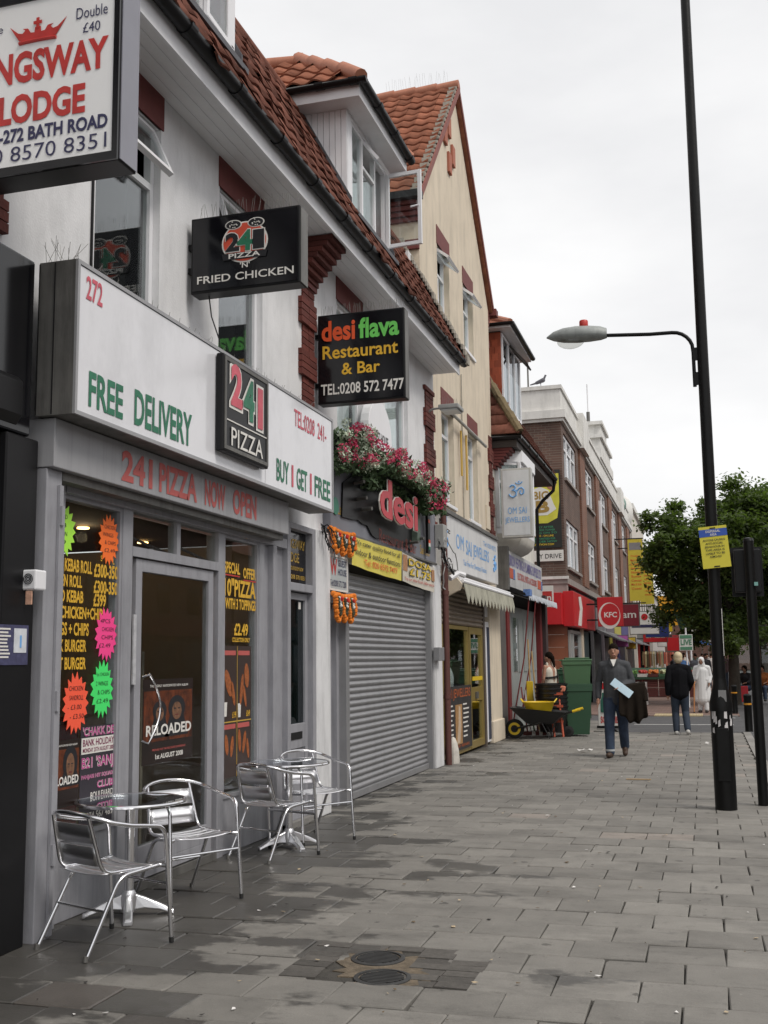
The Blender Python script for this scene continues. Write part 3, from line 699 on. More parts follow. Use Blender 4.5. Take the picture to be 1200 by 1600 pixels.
MB().box(-3.828,-3.824,5.25,5.56,1.60,1.83).build('sheet', mat('flyer_navy', (.06,.06,.13), .5, var=.4, vs=30), fl)
MB().box(-3.8235,-3.8215,5.42,5.54,1.67,1.81).build('picture', mat('flyer_picture', (.62,.64,.68), .5, var=.2, vs=18), fl)
MB().box(-3.821,-3.819,5.475,5.49,1.70,1.77).build('figure', M_lblue, fl)
mb = MB()
for k in range(9): mb.box(-3.8235,-3.8215,5.27,5.27+rnd.uniform(.08,.13),1.80-.02*k,1.81-.02*k)
mb.build('print_lines', M_lwhite, fl)
# ================================================================ PIZZA SHOPFRONT
ps = thing('pizza_shopfront', 'grey aluminium pizza takeaway shopfront with glass door between two lettered windows', 'shopfront', (-3.95,7.8,0))
GX = -3.95
# left pilaster with shutter guide, mullions, riser, head
MB().box(-4.15,-3.80,5.665,5.83,0,2.793).build('pilaster', M_grey, ps, bevel=.006)
MB().box(-4.10,-3.90,5.832,6.03,0,2.78).build('pilaster', M_grey, ps, bevel=.006)
MB().box(-3.798,-3.78,5.78,5.82,.02,2.70).build('shutter_guide', M_grey, ps)
for z in (.42,1.32,2.45): MB().box(-3.779,-3.765,5.785,5.815,z,z+.12).build('guide_clip', M_grey, ps)
MB().box(-4.15,-3.955,6.03,6.93,0,.50).build('stall_riser', M_grey, ps, bevel=.006)
MB().box(-4.15,-3.955,8.46,9.42,0,.46).build('stall_riser', M_grey, ps, bevel=.006)
for (a, b) in ((6.81,6.95),(8.40,8.52),(9.28,9.40)): MB().box(-4.05,-3.93,a,b,.0 if a < 9 else .46,2.72).build('mullion', M_grey, ps, bevel=.006)
MB().box(-4.08,-3.90,6.04,9.90,2.70,2.79).build('head_rail', M_grey, ps)
MB().box(-4.08,-3.96,9.40,9.92,.0,2.70).build('panel', M_grey, ps)
MB().box(-4.05,-3.90,9.55,9.64,.0,2.70).build('shutter_guide', M_grey, ps, bevel=.006)
pw1 = MB(); frame_F(pw1, -4.02, -3.94, 6.04, 6.81, .50, 2.70, .03); pw1 = pw1.build('window', M_grey, ps); MB().box(-3.975,-3.967,6.07,6.78,.53,2.67).build('pane', M_glass, pw1)
pw2 = MB(); frame_F(pw2, -4.02, -3.94, 8.52, 9.28, .46, 2.70, .03); pw2 = pw2.build('window', M_grey, ps); MB().box(-3.975,-3.967,8.55,9.25,.49,2.67).build('pane', M_glass, pw2)
tl = MB(); tl.box(-4.03,-3.93,6.95,8.40,2.37,2.44); tl.box(-4.02,-3.94,7.65,7.71,2.44,2.70); tl = tl.build('toplight', M_grey, ps)
MB().box(-3.975,-3.967,6.95,7.65,2.44,2.70).build('pane', M_glass, tl); MB().box(-3.975,-3.967,7.71,8.40,2.44,2.70).build('pane', M_glass, tl)
for k, (a, b) in enumerate(((7.0,7.64),(7.72,8.38))): MB().box(-4.0,-3.99,a,b,2.47,2.49, M=Matrix.Translation((0,(a+b)/2,2.55)) @ Matrix.Rotation(R(-7),4,'X') @ Matrix.Translation((0,-(a+b)/2,-2.55))).build('cable', M_black, tl)
MB().box(-4.05,-3.93,6.95,8.40,0,.06).build('threshold', M_alu, ps)
d = MB(); frame_F(d, -4.01, -3.95, 7.04, 8.34, .07, 2.36, .09); d.box(-4.01,-3.95,7.13,8.25,.16,.30); door = d.build('door', M_grey, ps, bevel=.004)
MB().box(-3.98,-3.972,7.13,8.25,.30,2.27).build('pane', glass_mat('door_glass', (.80,.82,.81), .5), door)
mb = MB(); n = 14; mb.tube([(-3.95,7.16,1.50)]+[(-3.90+.0*k, 7.17+.17*math.sin(math.pi*k/n), 1.52-.50*k/n) for k in range(n+1)]+[(-3.95,7.16,1.04)], .010, 8); mb.build('handle', M_chrome, door, smooth=True)
MB().box(-3.948,-3.935,6.99,7.03,1.45,1.95).build('notice_strip', mat('notice', (.5,.5,.52), .5, var=.3, vs=20), ps)
# room behind
rm = MB(); x1 = -8.6
M_itile = mat('interior_tile', (.36,.31,.25), .4, var=.1)
rm.quad((x1,5.9,0),(x1,9.9,0),(x1,9.9,1.7),(x1,5.9,1.7)); rm.quad((-4.2,9.9,0),(-4.2,9.9,2.75),(x1,9.9,2.75),(x1,9.9,0))
rm.quad((-4.1,5.9,0),(x1,5.9,0),(x1,5.9,2.75),(-4.1,5.9,2.75)); rm.build('tiled_wall', M_itile, ps)
MB().box(-8.59,-8.5,5.9,9.9,1.7,2.75).build('menu_board', M_blackg, ps); MB().quad((-4.0,5.9,.01),(-4.0,9.9,.01),(x1,9.9,.01),(x1,5.9,.01)).build('shop_floor', mat('shop_floor', (.12,.10,.09), .5), ps)
MB().quad((-4.0,5.9,2.76),(x1,5.9,2.76),(x1,9.9,2.76),(-4.0,9.9,2.76)).build('shop_ceiling', M_dark, ps)
MB().box(-6.2,-5.7,6.0,9.3,0,1.05).build('counter', mat('counter_red', (.25,.012,.012), .35), ps, bevel=.01)
MB().box(-6.25,-5.65,6.0,9.3,1.05,1.10).build('counter_top', M_dark, ps)
mb = MB(); mb.box(-5.2,-4.6,8.32,8.36,0,1.7); mb.build('partition', M_itile, ps)
M_warm = mat('warm_lamp', (1,.55,.2), .5, emis=10)
for k, (x, y) in enumerate([(-5.0,6.9),(-5.0,8.0),(-6.3,7.2),(-6.3,8.6),(-5.1,9.2)]): MB().lathe([(.05,0),(.05,.012)], (x,y,2.735), 12).build('ceiling_lamp', M_warm, ps)
for k, (x, y) in enumerate([(-5.0,6.9),(-5.0,8.0),(-6.3,8.6),(-7.6,7.4)]):
    ld_ = bpy.data.lights.new('ceiling_lamp_light', 'POINT'); ld_.energy = 2.2; ld_.color = (1,.72,.42); ld_.shadow_soft_size = .05; lo_ = bpy.data.objects.new('ceiling_lamp_light', ld_); COL.objects.link(lo_); attach(lo_, ps); lo_.location = (x,y,2.66)
# alarm box on the pilaster
al = thing('alarm_box', 'small white siren box on a bracket on the grey pilaster', 'alarm box', (-3.8,5.7,2.05))
MB().box(-3.84,-3.745,5.50,5.612,2.035,2.155).build('case', M_upvc, al, bevel=.01)
mb = MB()
for r_ in (.010,.020,.030): mb.tube([(-3.795+r_*math.cos(a*math.pi/8), 5.497, 2.10+r_*math.sin(a*math.pi/8)) for a in range(16)], .0025, 5, closed=True)
mb.build('grille', M_black, al); MB().box(-3.81,-3.77,5.50,5.51,1.95,2.03).build('sticker', mat('sticker', (.6,.35,.25), .6, var=.4, vs=40), al)

# ---- things stuck in the windows
IX = -3.957   # just outside the glass
lt = thing('window_menu', 'yellow hand-cut menu lettering on the left pizza shop window', 'lettering', (IX,6.4,1.8))
rows = [('KEBAB ROLL', 6.125,6.455,2.20,.085), ('EN ROLL', 6.09,6.335,2.10,.08), ('D KEBAB', 6.09,6.355,2.00,.08), ('CHICKEN+CHIPS', 6.09,6.63,1.895,.08), ('GS + CHIPS', 6.09,6.43,1.785,.085), ('K BURGER', 6.09,6.405,1.68,.08), ('T BURGER', 6.09,6.405,1.565,.08),
        ('£300-350', 6.48,6.79,2.185,.095), ('£300-350', 6.48,6.79,2.075,.09), ('£399', 6.48,6.64,1.985,.09)]
for (s_, a, b, z, h) in rows: tF(s_, lt, IX, a, z, b-a, h, M_lyellow, bold=.03)
tF('S', lt, IX, 6.56, 2.30, .022, .04, M_lyellow); tF('L', lt, IX, 6.72, 2.29, .022, .04, M_lyellow)
lt2 = thing('window_offer', 'yellow special offer lettering on the right pizza shop window', 'lettering', (IX,8.9,1.9))
for (s_, a, b, z, h) in [('SPECIAL', 8.57,8.90,2.37,.10),('OFFER',8.97,9.25,2.345,.10),('10"PIZZA',8.57,9.25,2.17,.16),('WITH 3 TOPPINGS',8.59,9.25,2.06,.095),('£2.49',8.78,9.08,1.83,.11),('COLLECTION ONLY',8.74,9.12,1.775,.04)]: tF(s_, lt2, IX, a, z, b-a, h, M_lyellow, bold=.03)
for (a, b, z) in ((8.57,8.89,2.36),(8.97,9.25,2.335)): MB().box(IX,IX+.003,a,b,z-.012,z).build('underline', M_lred, lt2)
def starburst(yc, zc, ry, rz, m, lines, label, seed, cut=None):
    t = thing('star_card', label, 'card', (IX,yc,zc), 'fluorescent star cards in the shop window'); rr = random.Random(seed); pts = []; n = 17
    for k in range(2*n):
        a = math.pi*k/n; s_ = (1 if k % 2 == 0 else .76)*rr.uniform(.96,1.04); y = yc+ry*s_*math.cos(a); y = max(y, cut) if cut else y
        pts.append((IX+.002, y, zc+rz*s_*math.sin(a)))
    MB().prism(pts, (.003,0,0)).build('card', m, t)
    for k, s_ in enumerate(lines):
        w = ry*1.05; h = rz*.15; y0 = yc-w/2+rr.uniform(-.02,.02)
        if cut: y0 = max(y0, cut+.01); w = yc+ry*.6-y0
        tF(s_, t, IX+.007, y0, zc+rz*(.42-.30*k), w*min(1, len(s_)/7+.25), h, M_lblack, bold=-.006)
fluo = lambda n, c: mat('fluorescent_'+n, c, .6, var=.03)
starburst(6.075, 2.46, .165, .185, fluo('lime',(.42,.85,.07)), ['ED','8','EN','9'], 'lime green star card cut off by the window edge, top left', 1, 6.075)
starburst(6.655, 2.455, .135, .18, fluo('orange',(.95,.17,.02)), ['CHICKEN','WINGS','& CHIPS','£2.49'], 'orange star price card at the top of the left window', 2)
starburst(6.645, 1.80, .145, .185, fluo('pink',(.95,.06,.28)), ['4PCS','CHICKEN','CHIPS','£2.49'], 'hot pink star price card halfway up the left window', 3)
starburst(6.61, 1.43, .145, .195, fluo('green',(.06,.78,.16)), ['1pc CHICKEN','2 WINGS','& CHIPS','£2.49'], 'bright green star price card below the pink one', 4)
starburst(6.285, 1.345, .155, .20, fluo('red',(.95,.11,.05)), ['CHICKEN','SANDROLL','- £3.00','- £3.50'], 'red orange star price card at the lower left of the window', 5)

def poster_album(name, label, X, y0, y1, z0, z1, cut=False):
    """dark orange album poster with two generic hooded heads, lettering and a date line"""
    t = thing('album_poster', label, 'poster', (X,(y0+y1)/2,z0)); w, h = y1-y0, z1-z0
    MB().box(X-.002,X,y0,y1,z0,z1).build('sheet', mat('poster_black', (.018,.010,.008), .35, var=.3), t)
    mm = bpy.data.materials.get('poster_glow') or mat('poster_glow', (.13,.030,.008), .4, var=.95, vs=14)
    MB().box(X,X+.0012,y0+w*.02,y1-w*.02,z0+h*.26,z1-h*.14).build('glow', mm, t)
    M_face = mat('poster_face', (.20,.10,.055), .5, var=.7, vs=26)
    heads = [(.66,.62,.115,1.0),(.32,.60,.09,.8)] if not cut else [(.62,.62,.20,1.0)]
    for (fy, fz, r_, sc_) in heads:
        cy, cz = y0+w*fy, z0+h*fz; n = 18
        MB().prism([(X+.0014,cy+math.cos(a*math.pi*2/n)*w*r_*1.5, cz+.02*h+math.sin(a*math.pi*2/n)*h*r_*1.35) for a in range(n)], (.0006,0,0)).build('hood', M_lblack, t)
        MB().prism([(X+.0014,cy-w*r_*2.1,z0+h*.30),(X+.0014,cy+w*r_*2.1,z0+h*.30),(X+.0014,cy+w*r_*1.2,cz-h*.06),(X+.0014,cy-w*r_*1.2,cz-h*.06)], (.0005,0,0)).build('shoulders', M_lblack, t)
        MB().prism([(X+.0022,cy+math.cos(a*math.pi*2/n)*w*r_*.85, cz-.015*h+math.sin(a*math.pi*2/n)*h*r_*.95) for a in range(n)], (.0005,0,0)).build('face', M_face, t)
        for s_ in (-1, 1): MB().box(X+.0028,X+.0033,cy+s_*w*r_*.36-w*r_*.2,cy+s_*w*r_*.36+w*r_*.2,cz+h*.005,cz+h*.022).build('eye', M_lblack, t)
        MB().box(X+.0028,X+.0033,cy-w*r_*.3,cy+w*r_*.3,cz-h*r_*.62,cz-h*r_*.5).build('mouth', M_dred, t)
        MB().box(X+.0028,X+.0033,cy-w*r_*.08,cy+w*r_*.10,cz-h*r_*.35,cz).build('nose', mat('poster_nose', (.22,.11,.06), .5), t)
    tF('RELOADED' if not cut else 'LOADED', t, X+.004, y0+w*.06, z0+h*.33, w*.90, h*.13, M_lwhite, bold=.03)
    tF('THE HIGHLY ANTICIPATED NEW ALBUM' if not cut else 'ANTICIPATED NEW ALBUM', t, X+.004, y0+w*.12, z0+h*.905, w*.76, h*.03, M_lwhite, bold=.01)
    if not cut: tF('1st AUGUST 2008', t, X+.004, y0+w*.24, z0+h*.05, w*.55, h*.06, M_lwhite, bold=.025); tF('PREPARE FOR THE RELOADED EXPERIENCE', t, X+.004, y0+w*.18, z0+h*.15, w*.66, h*.025, M_lfade, bold=.01)
poster_album('p', 'dark album poster taped on the glass shop door', -3.963, 7.19, 8.0, .86, 1.48)
poster_album('p', 'cropped dark album poster at the bottom left of the left window', -3.961, 6.08, 6.36, .70, 1.12, True)
cp = thing('club_night_poster', 'pink and white club night poster with phone number at the bottom of the left window', 'poster', (-3.94,6.58,.4))
MB().box(-3.962,-3.960,6.37,6.80,.545,1.19).build('sheet', mat('poster_ink', (.035,.03,.04), .4), cp)
MB().box(-3.9598,-3.9585,6.38,6.795,1.01,1.115).build('band', M_lwhite, cp)
M_mag = mat('letter_magenta', (.50,.07,.27), .5); M_mar = mat('letter_maroon', (.20,.01,.07), .5)
for (s_, a, b, z, h, m, ol) in [("'CHAKK DE",6.39,6.785,1.125,.06,M_mag,1),('BANK HOLIDAY',6.395,6.785,1.06,.045,M_mar,0),('MONDAY 25TH AUGUST 2008',6.395,6.785,1.02,.028,M_mar,0),("B21 'SANJ",6.385,6.785,.895,.095,M_mag,1),('PANJABI HIT SQUAD',6.385,6.785,.84,.035,M_mag,1),('CLUB',6.58,6.785,.775,.05,M_mag,1),('BOULEVARD',6.50,6.785,.715,.042,M_lwhite,0),('07974 567 489',6.385,6.785,.585,.045,M_lwhite,0)]:
    if ol: tF(s_, cp, -3.9585, a, z, b-a, h, M_lwhite, bold=.05)
    tF(s_, cp, -3.9570, a, z, b-a, h, m, bold=.012)
# illuminated-menu panels with chicken pictures in the right window
mp_ = thing('menu_poster', 'dark menu poster of fried chicken pictures in the right pizza shop window', 'poster', (-3.96,8.85,.6))
MB().box(-3.963,-3.960,8.56,9.16,.62,1.74).build('sheet', mat('menu_ink', (.045,.028,.024), .4, var=.3), mp_)
M_chick = mat('fried_chicken', (.36,.10,.022), .55, var=.5, vs=40, bump=.6, bs=120)
for (yc, zc, ry, rz, an) in [(8.67,1.42,.055,.13,.5),(8.77,1.33,.03,.11,.3),(8.95,1.36,.03,.14,-.2),(9.06,1.48,.05,.11,.1),(9.02,1.30,.025,.10,.3),(8.64,.90,.035,.09,.2),(8.75,.88,.03,.09,-.2),(8.91,.92,.03,.10,.1),(9.01,.90,.03,.10,-.3),(9.09,.84,.025,.09,.2)]:
    n = 14; MB().prism([(-3.9596, yc+ry*math.cos(a*2*math.pi/n)*math.cos(an)-rz*math.sin(a*2*math.pi/n)*math.sin(an), zc+ry*math.cos(a*2*math.pi/n)*math.sin(an)+rz*math.sin(a*2*math.pi/n)*math.cos(an)) for a in range(n)], (.002,0,0)).build('chicken_picture', M_chick, mp_)
for (a, b, c, d_) in ((8.56,9.16,1.085,1.095),(8.85,8.857,.62,1.74)): MB().box(-3.9595,-3.958,a,b,c,d_).build('rule', M_lgold, mp_)
for (s_, y, z) in (('£1.99',8.75,1.12),('£0.49',9.05,1.12)): tF(s_, mp_, -3.957, y, z, .08, .055, M_lyellow, bold=.02)
for (y, z) in ((8.57,1.66),(8.87,1.66),(8.57,1.03),(8.87,1.03)): MB().box(-3.9595,-3.958,y,y+.25,z,z+.04).build('heading', M_lfade, mp_)
for (y, z) in ((8.59,1.14),(8.88,1.12)): MB().prism([(-3.9592,y,z),(-3.9592,y+.045,z),(-3.9592,y+.055,z+.12),(-3.9592,y-.01,z+.12)], (.0015,0,0)).build('chip_box', M_lwhite, mp_)

# ================================================================ FASCIA SIGNS OVER THE PIZZA SHOP
fg = thing('lower_fascia', 'grey fascia board lettered 241 PIZZA NOW OPEN over the shop window', 'sign', (-3.75,7.6,2.8))
MB().box(-4.05,-3.75,5.66,9.56,2.795,3.10).build('board', M_greyd, fg, bevel=.006)
MB().box(-4.0,-3.80,5.832,9.54,2.74,2.794).build('shutter_box', M_alu, fg)
for (s_, a, b) in (('241',6.455,6.885),('PIZZA',6.985,7.60),('NOW',7.74,8.125),('OPEN',8.275,8.775)): tF(s_, fg, -3.747, a, 2.835, b-a, .215, M_lfade, bold=.035)
fm = thing('main_fascia_sign', 'long white box sign reading 272 FREE DELIVERY and BUY 1 GET 1 FREE', 'sign', (-3.6,8,3.1))
MB().box(-3.86,-3.604,5.612,10.40,3.105,4.08).build('box', M_alu, fm)
MB().box(-3.602,-3.594,5.64,8.60,3.13,4.05).build('panel', M_sign, fm)
MB().box(-3.602,-3.594,8.61,10.37,3.13,4.05).build('panel', M_sign, fm)
for k in range(2): MB().box(-3.86+.11*k,-3.855+.11*k,5.606,5.612,3.11,4.07).build('side_seam', M_black, fm)
tr = MB(); frame_F(tr, -3.604, -3.586, 5.612, 10.40, 3.105, 4.08, .026); tr.build('trim', mat('grey_trim', (.36,.36,.37), .45, metal=.3), fm)
SX = -3.590
tF('272', fm, SX, 5.715, 3.855, .19, .155, M_lpink, bold=.02)
tF('FREE', fm, SX, 5.77, 3.185, .415, .225, M_lgreen, bold=.025); tF('DELIVERY', fm, SX, 6.335, 3.185, .85, .245, M_lgreen, bold=.025)
tF('TEL:0208  241-', fm, SX, 9.30, 3.79, .90, .165, M_lpink, bold=.01)
tF('BUY', fm, SX, 8.86, 3.20, .30, .205, M_lgreen, bold=.02); tF('1', fm, SX, 9.23, 3.20, .045, .205, M_lpink, bold=.02); tF('GET', fm, SX, 9.36, 3.20, .28, .205, M_lgreen, bold=.02); tF('1', fm, SX, 9.72, 3.20, .045, .205, M_lpink, bold=.02); tF('FREE', fm, SX, 9.85, 3.20, .46, .205, M_lgreen, bold=.02)
spikes(fm, ((-3.75,5.65,4.08),(-3.75,10.35,4.08)), 90, .12, .07); spikes(fm, ((-3.83,5.62,4.08),(-3.62,5.66,4.08)), 12, .14, .08)
pz = thing('pizza_logo_box', 'square black 241 PIZZA logo box fixed on the white fascia', 'sign', (-3.55,8.05,3.2))
MB().box(-3.586,-3.52,7.58,8.50,3.235,4.02).build('box', M_black, pz, bevel=.012)
frame = MB(); frame_F(frame, -3.52, -3.512, 7.60, 8.48, 3.255, 4.0, .03); frame.build('rim', M_alu, pz)
for (s_, a, w, z, m) in (('2',7.68,.27,3.60,M_lpink),('4',7.93,.27,3.54,M_lgreen),('1',8.22,.16,3.52,M_lpink)):
    tF(s_, pz, -3.516, a, z, w, .40, M_lwhite, bold=.075); tF(s_, pz, -3.510, a+.025, z+.025, w-.05, .35, m, bold=.045)
MB().box(-3.518,-3.513,7.64,8.44,3.49,3.50).build('rule', M_lwhite, pz)
tF('PIZZA', pz, -3.512, 7.72, 3.30, .64, .15, M_lwhite, bold=.004)

# ================================================================ PROJECTING BOX SIGNS
def box_sign(name, label, x0, x1, y, z0, z1, thick, case, face, border=.03):
    t = thing(name, label, 'sign', ((x0+x1)/2, y, z0))
    MB().box(x0, x1, y, y+thick, z0, z1).build('case', case, t, bevel=.008)
    mb = MB(); mb.box(x0+border, x1-border, y-.006, y-.001, z0+border, z1-border); mb.build('face', face, t)
    mb = MB(); mb.box(-4.02, x0, y+thick*.3, y+thick*.7, z1-.25, z1-.20); mb.box(-4.02, x0, y+thick*.3, y+thick*.7, z0+.20, z0+.25); mb.build('bracket', M_black, t)
    return t
# KINGSWAY LODGE
t = box_sign('lodge_sign', 'large white box sign reading KINGSWAY LODGE with a red crown, top left corner', -3.97, -2.965, 5.0, 4.35, 5.45, .20, M_black, mat('lodge_face', (.80,.80,.80), .35, var=.02), .04)
mb = MB(); 
for (a, b, c, d_) in ((-3.97,-2.965,4.35,4.40),(-3.97,-2.965,5.40,5.45),(-2.998,-2.965,4.40,5.40)): mb.box(a,b,4.985,4.998,c,d_)
mb.build('black_edge', M_blackg, t)
MB().box(-2.963,-2.957,5.01,5.195,4.36,5.44).build('end_plate', mat('sign_case_grey', (.24,.24,.28), .45, var=.1), t)
Yf = 4.990
tC('KINGSWAY', t, Yf, -3.93, 4.90, .895, .195, M_lred, bold=.038); tC('LODGE', t, Yf, -3.735, 4.655, .56, .18, M_lred, bold=.038)
tC('-272 BATH ROAD', t, Yf, -3.73, 4.545, .70, .085, M_lnavy, bold=.032); tC('020 8570 8351', t, Yf, -3.92, 4.43, .885, .09, M_lnavy, bold=-.004)
tC('Double', t, Yf, -3.245, 5.225, .20, .068, M_lnavy, bold=0); tC('£40', t, Yf, -3.20, 5.135, .11, .06, M_lnavy, bold=0); tC('Single', t, Yf, -3.92, 5.215, .19, .068, M_lnavy, bold=0)
cx0, cz0 = -3.495, 5.12; cw = .36
pts = [(-.34,.05),(-.2,-.03),(0,-.06),(.2,-.03),(.34,.05),(.52,.95),(.44,.72),(.36,.50),(.28,.44),(.23,.60),(.28,.72),(.18,.68),(.13,.42),(.06,.40),(.05,.70),(-.05,.70),(-.06,.40),(-.13,.42),(-.18,.68),(-.28,.72),(-.23,.60),(-.28,.44),(-.36,.50),(-.44,.72),(-.52,.95)]
MB().prism([(cx0+cw*p[0], Yf, cz0+.035+cw*.30*p[1]) for p in pts], (0,-.002,0)).build('crown', M_lred, t)
mb = MB(); mb.tube([(cx0+cw*x, Yf-.001, cz0+.028-.10*x*x*cw) for x in (-.34,-.2,0,.2,.34)], .010, 6); mb.build('crown_band', M_lred, t)
mb = MB(); mb.box(cx0-.010,cx0+.010,Yf-.004,Yf-.0025,cz0+.10,cz0+.165); mb.box(cx0-.028,cx0+.028,Yf-.005,Yf-.0042,cz0+.125,cz0+.145); mb.build('crown_cross', M_lred, t)
# 241 PIZZA 'N' FRIED CHICKEN
t = box_sign('chicken_sign', "black box sign reading 241 PIZZA 'N' FRIED CHICKEN with a red roundel", -3.95, -2.98, 7.85, 4.625, 5.28, .165, M_black, M_blackg, .02)
MB().box(-2.978,-2.972,7.86,8.01,4.63,5.27).build('end_plate', M_alu, t)
Yf = 7.838; cx0, cz0 = -3.46, 5.02; n = 36
ring = lambda r0, y, m, nm, sq=1: MB().prism([(cx0+r0*math.cos(2*math.pi*k/n), y, cz0+r0*sq*math.sin(2*math.pi*k/n)) for k in range(n)], (0,-.0015,0)).build(nm, m, t)
ring(.205, Yf+.004, M_lwhite, 'glow_ring', .86); ring(.19, Yf+.001, mat('logo_red', (.62,.08,.04), .5), 'roundel', .86)
for sx in (-.10, .10):
    MB().prism([(cx0+sx+.075*math.cos(2*math.pi*k/20), Yf+.003, cz0+.155+.042*math.sin(2*math.pi*k/20)) for k in range(20)], (0,-.004,0)).build('pizza_rim', M_lwhite, t)
    MB().prism([(cx0+sx+.065*math.cos(2*math.pi*k/20), Yf-.002, cz0+.155+.034*math.sin(2*math.pi*k/20)) for k in range(20)], (0,-.002,0)).build('pizza', M_lblack, t)
    mb = MB(); rr = random.Random(5)
    for k in range(12): a = rr.random()*6.28; q = rr.random(); mb.box(cx0+sx+.055*q*math.cos(a)-.005,cx0+sx+.055*q*math.cos(a)+.005,Yf-.006,Yf-.0045,cz0+.155+.027*q*math.sin(a)-.004,cz0+.155+.027*q*math.sin(a)+.004)
    mb.build('topping', M_lwhite, t)
for (s_, a, w, z, h, m) in (('2',-3.63,.125,4.945,.16,M_lblack),('4',-3.525,.135,4.94,.18,M_lgreen),('1',-3.385,.10,4.945,.165,M_lblack)):
    tC(s_, t, Yf-.004, a-.008, z-.008, w+.016, h+.016, M_lwhite, bold=.05); tC(s_, t, Yf-.006, a, z, w, h, m, bold=.04)
MB().prism([(cx0-.19,Yf-.003,4.875),(cx0+.19,Yf-.003,4.875),(cx0+.20,Yf-.003,4.93),(cx0-.20,Yf-.003,4.93)], (0,-.002,0)).build('name_band', M_lblack, t)
tC('PIZZA', t, Yf-.006, -3.60, 4.885, .28, .042, M_lwhite, bold=.02)
tC("'N'", t, Yf, -3.50, 4.80, .085, .045, M_lwhite, bold=.015); tC('FRIED CHICKEN', t, Yf, -3.885, 4.70, .855, .065, M_lwhite, bold=.012)
spikes(t, ((-3.93,7.93,5.28),(-3.0,7.93,5.28)), 34, .15, .03)
mb = MB(); mb.tube([(-3.82,7.93,4.63),(-3.80,7.94,4.45),(-3.74,7.97,4.25),(-3.73,7.98,4.08)], .006, 5); mb.build('cable', M_black, t, smooth=True)
# DESI FLAVA
t = box_sign('desi_sign', 'black box sign reading desi flava Restaurant & Bar with phone number', -3.95, -2.955, 10.95, 4.39, 5.40, .16, M_black, M_blackg, .02)
MB().box(-2.953,-2.948,10.96,11.10,4.40,5.39).build('end_plate', M_alu, t)
Yf = 10.938
tC('desi', t, Yf, -3.90, 5.09, .39, .235, M_lorange, bold=.03); tC('flava', t, Yf, -3.47, 5.09, .46, .235, M_llime, bold=.03)
tC('Restaurant', t, Yf, -3.89, 4.89, .865, .15, M_lyellow, bold=.018); tC('& Bar', t, Yf, -3.67, 4.70, .44, .135, M_lyellow, bold=.018); tC('TEL:0208 572 7477', t, Yf, -3.91, 4.485, .945, .125, M_lwhite, bold=.018)
spikes(t, ((-3.93,11.02,5.40),(-2.97,11.02,5.40)), 60, .13, .03)
# ================================================================ LODGE DOOR
ld = thing('lodge_doorway', 'narrow grey half glazed lodge door with letter slot beside the pizza shop', 'door', (-3.95,10.3,0))
fr_ = MB(); fr_.box(-4.05,-3.90,9.92,10.0,0,2.98); fr_.box(-4.05,-3.90,10.63,10.72,0,2.98); fr_.box(-4.05,-3.90,10.0,10.63,2.30,2.38); fr_.box(-4.05,-3.90,10.0,10.63,2.92,2.98); fr_.build('frame', M_grey, ld, bevel=.005)
dl = MB(); frame_F(dl, -4.02, -3.96, 10.0, 10.63, .05, 2.29, .07); dl.box(-4.02,-3.96,10.07,10.56,.74,.98); dl.box(-4.0,-3.975,10.07,10.56,.12,.74); dl = dl.build('door_leaf', M_grey, ld, bevel=.004)
MB().box(-3.995,-3.985,10.07,10.56,.98,2.22).build('pane', glass_mat('dim_glass', (.35,.42,.42)), dl); MB().box(-3.96,-3.953,10.13,10.45,.83,.90).build('letter_slot', M_black, dl)
MB().box(-4.03,-4.025,10.0,10.63,.9,2.95).build('blind', mat('grey_blind', (.16,.19,.19), .8), ld)
MB().box(-3.99,-3.98,10.0,10.63,2.38,2.92).build('toplight', M_blackg, ld); MB().box(-3.983,-3.98,10.42,10.48,2.13,2.2).build('sticker', M_lwhite, ld)
tF('KINGSWAY', ld, -3.977, 10.03, 2.74, .57, .10, M_lgold, bold=.015); tF('LODGE', ld, -3.977, 10.03, 2.60, .40, .10, M_lgold, bold=.015); tF('BOOK YOUR ROOM NOW', ld, -3.977, 10.03, 2.52, .52, .04, M_lgold, bold=.015); tF('TEL 0208 570 8351', ld, -3.977, 10.03, 2.43, .57, .045, M_lgold, bold=.015)
MB().box(-4.06,-3.90,9.92,10.72,0,.05).build('step', M_kerb, ld)
# white pier between the two shops
pr = MB().box(-4.2,-3.90,10.73,11.18,0,2.99).build('white_pier', mat('pier_paint', (.68,.68,.69), .8, var=.1, stain=.35, bump=.2), None, bevel=.01)
tag(pr, 'white painted pier between the lodge door and the desi restaurant', 'pier')

# ================================================================ DESI RESTAURANT FRONT
df = thing('restaurant_shopfront', 'closed restaurant front with grey steel roller shutter beside a grey door', 'shopfront', (-4.0,13.7,0))
d_ = MB(); d_.box(-4.16,-4.02,11.19,11.27,0,2.35); d_.box(-4.16,-4.02,11.72,11.80,0,2.35); d_.box(-4.16,-4.02,11.27,11.72,2.25,2.35); d_.build('door_frame', M_grey, df)
dl = MB(); frame_F(dl, -4.14, -4.08, 11.27, 11.72, .04, 2.25, .06); dl.box(-4.14,-4.08,11.33,11.66,.86,1.10); dl.box(-4.13,-4.10,11.33,11.66,.1,.86); dl = dl.build('door_leaf', M_grey, df)
MB().box(-4.115,-4.108,11.33,11.66,1.10,2.19).build('pane', glass_mat('dim_glass'), dl); MB().box(-4.075,-4.05,11.42,11.47,.82,1.18).build('handle', M_alu, dl); MB().box(-4.08,-4.072,11.30,11.40,.93,1.03).build('letter_slot', M_black, dl)
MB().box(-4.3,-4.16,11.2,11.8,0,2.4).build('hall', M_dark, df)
for (a, b) in ((11.80,11.92),(15.82,15.90)): MB().box(-4.10,-3.93,a,b,0,2.72).build('shutter_guide', M_shutter, df, bevel=.004)
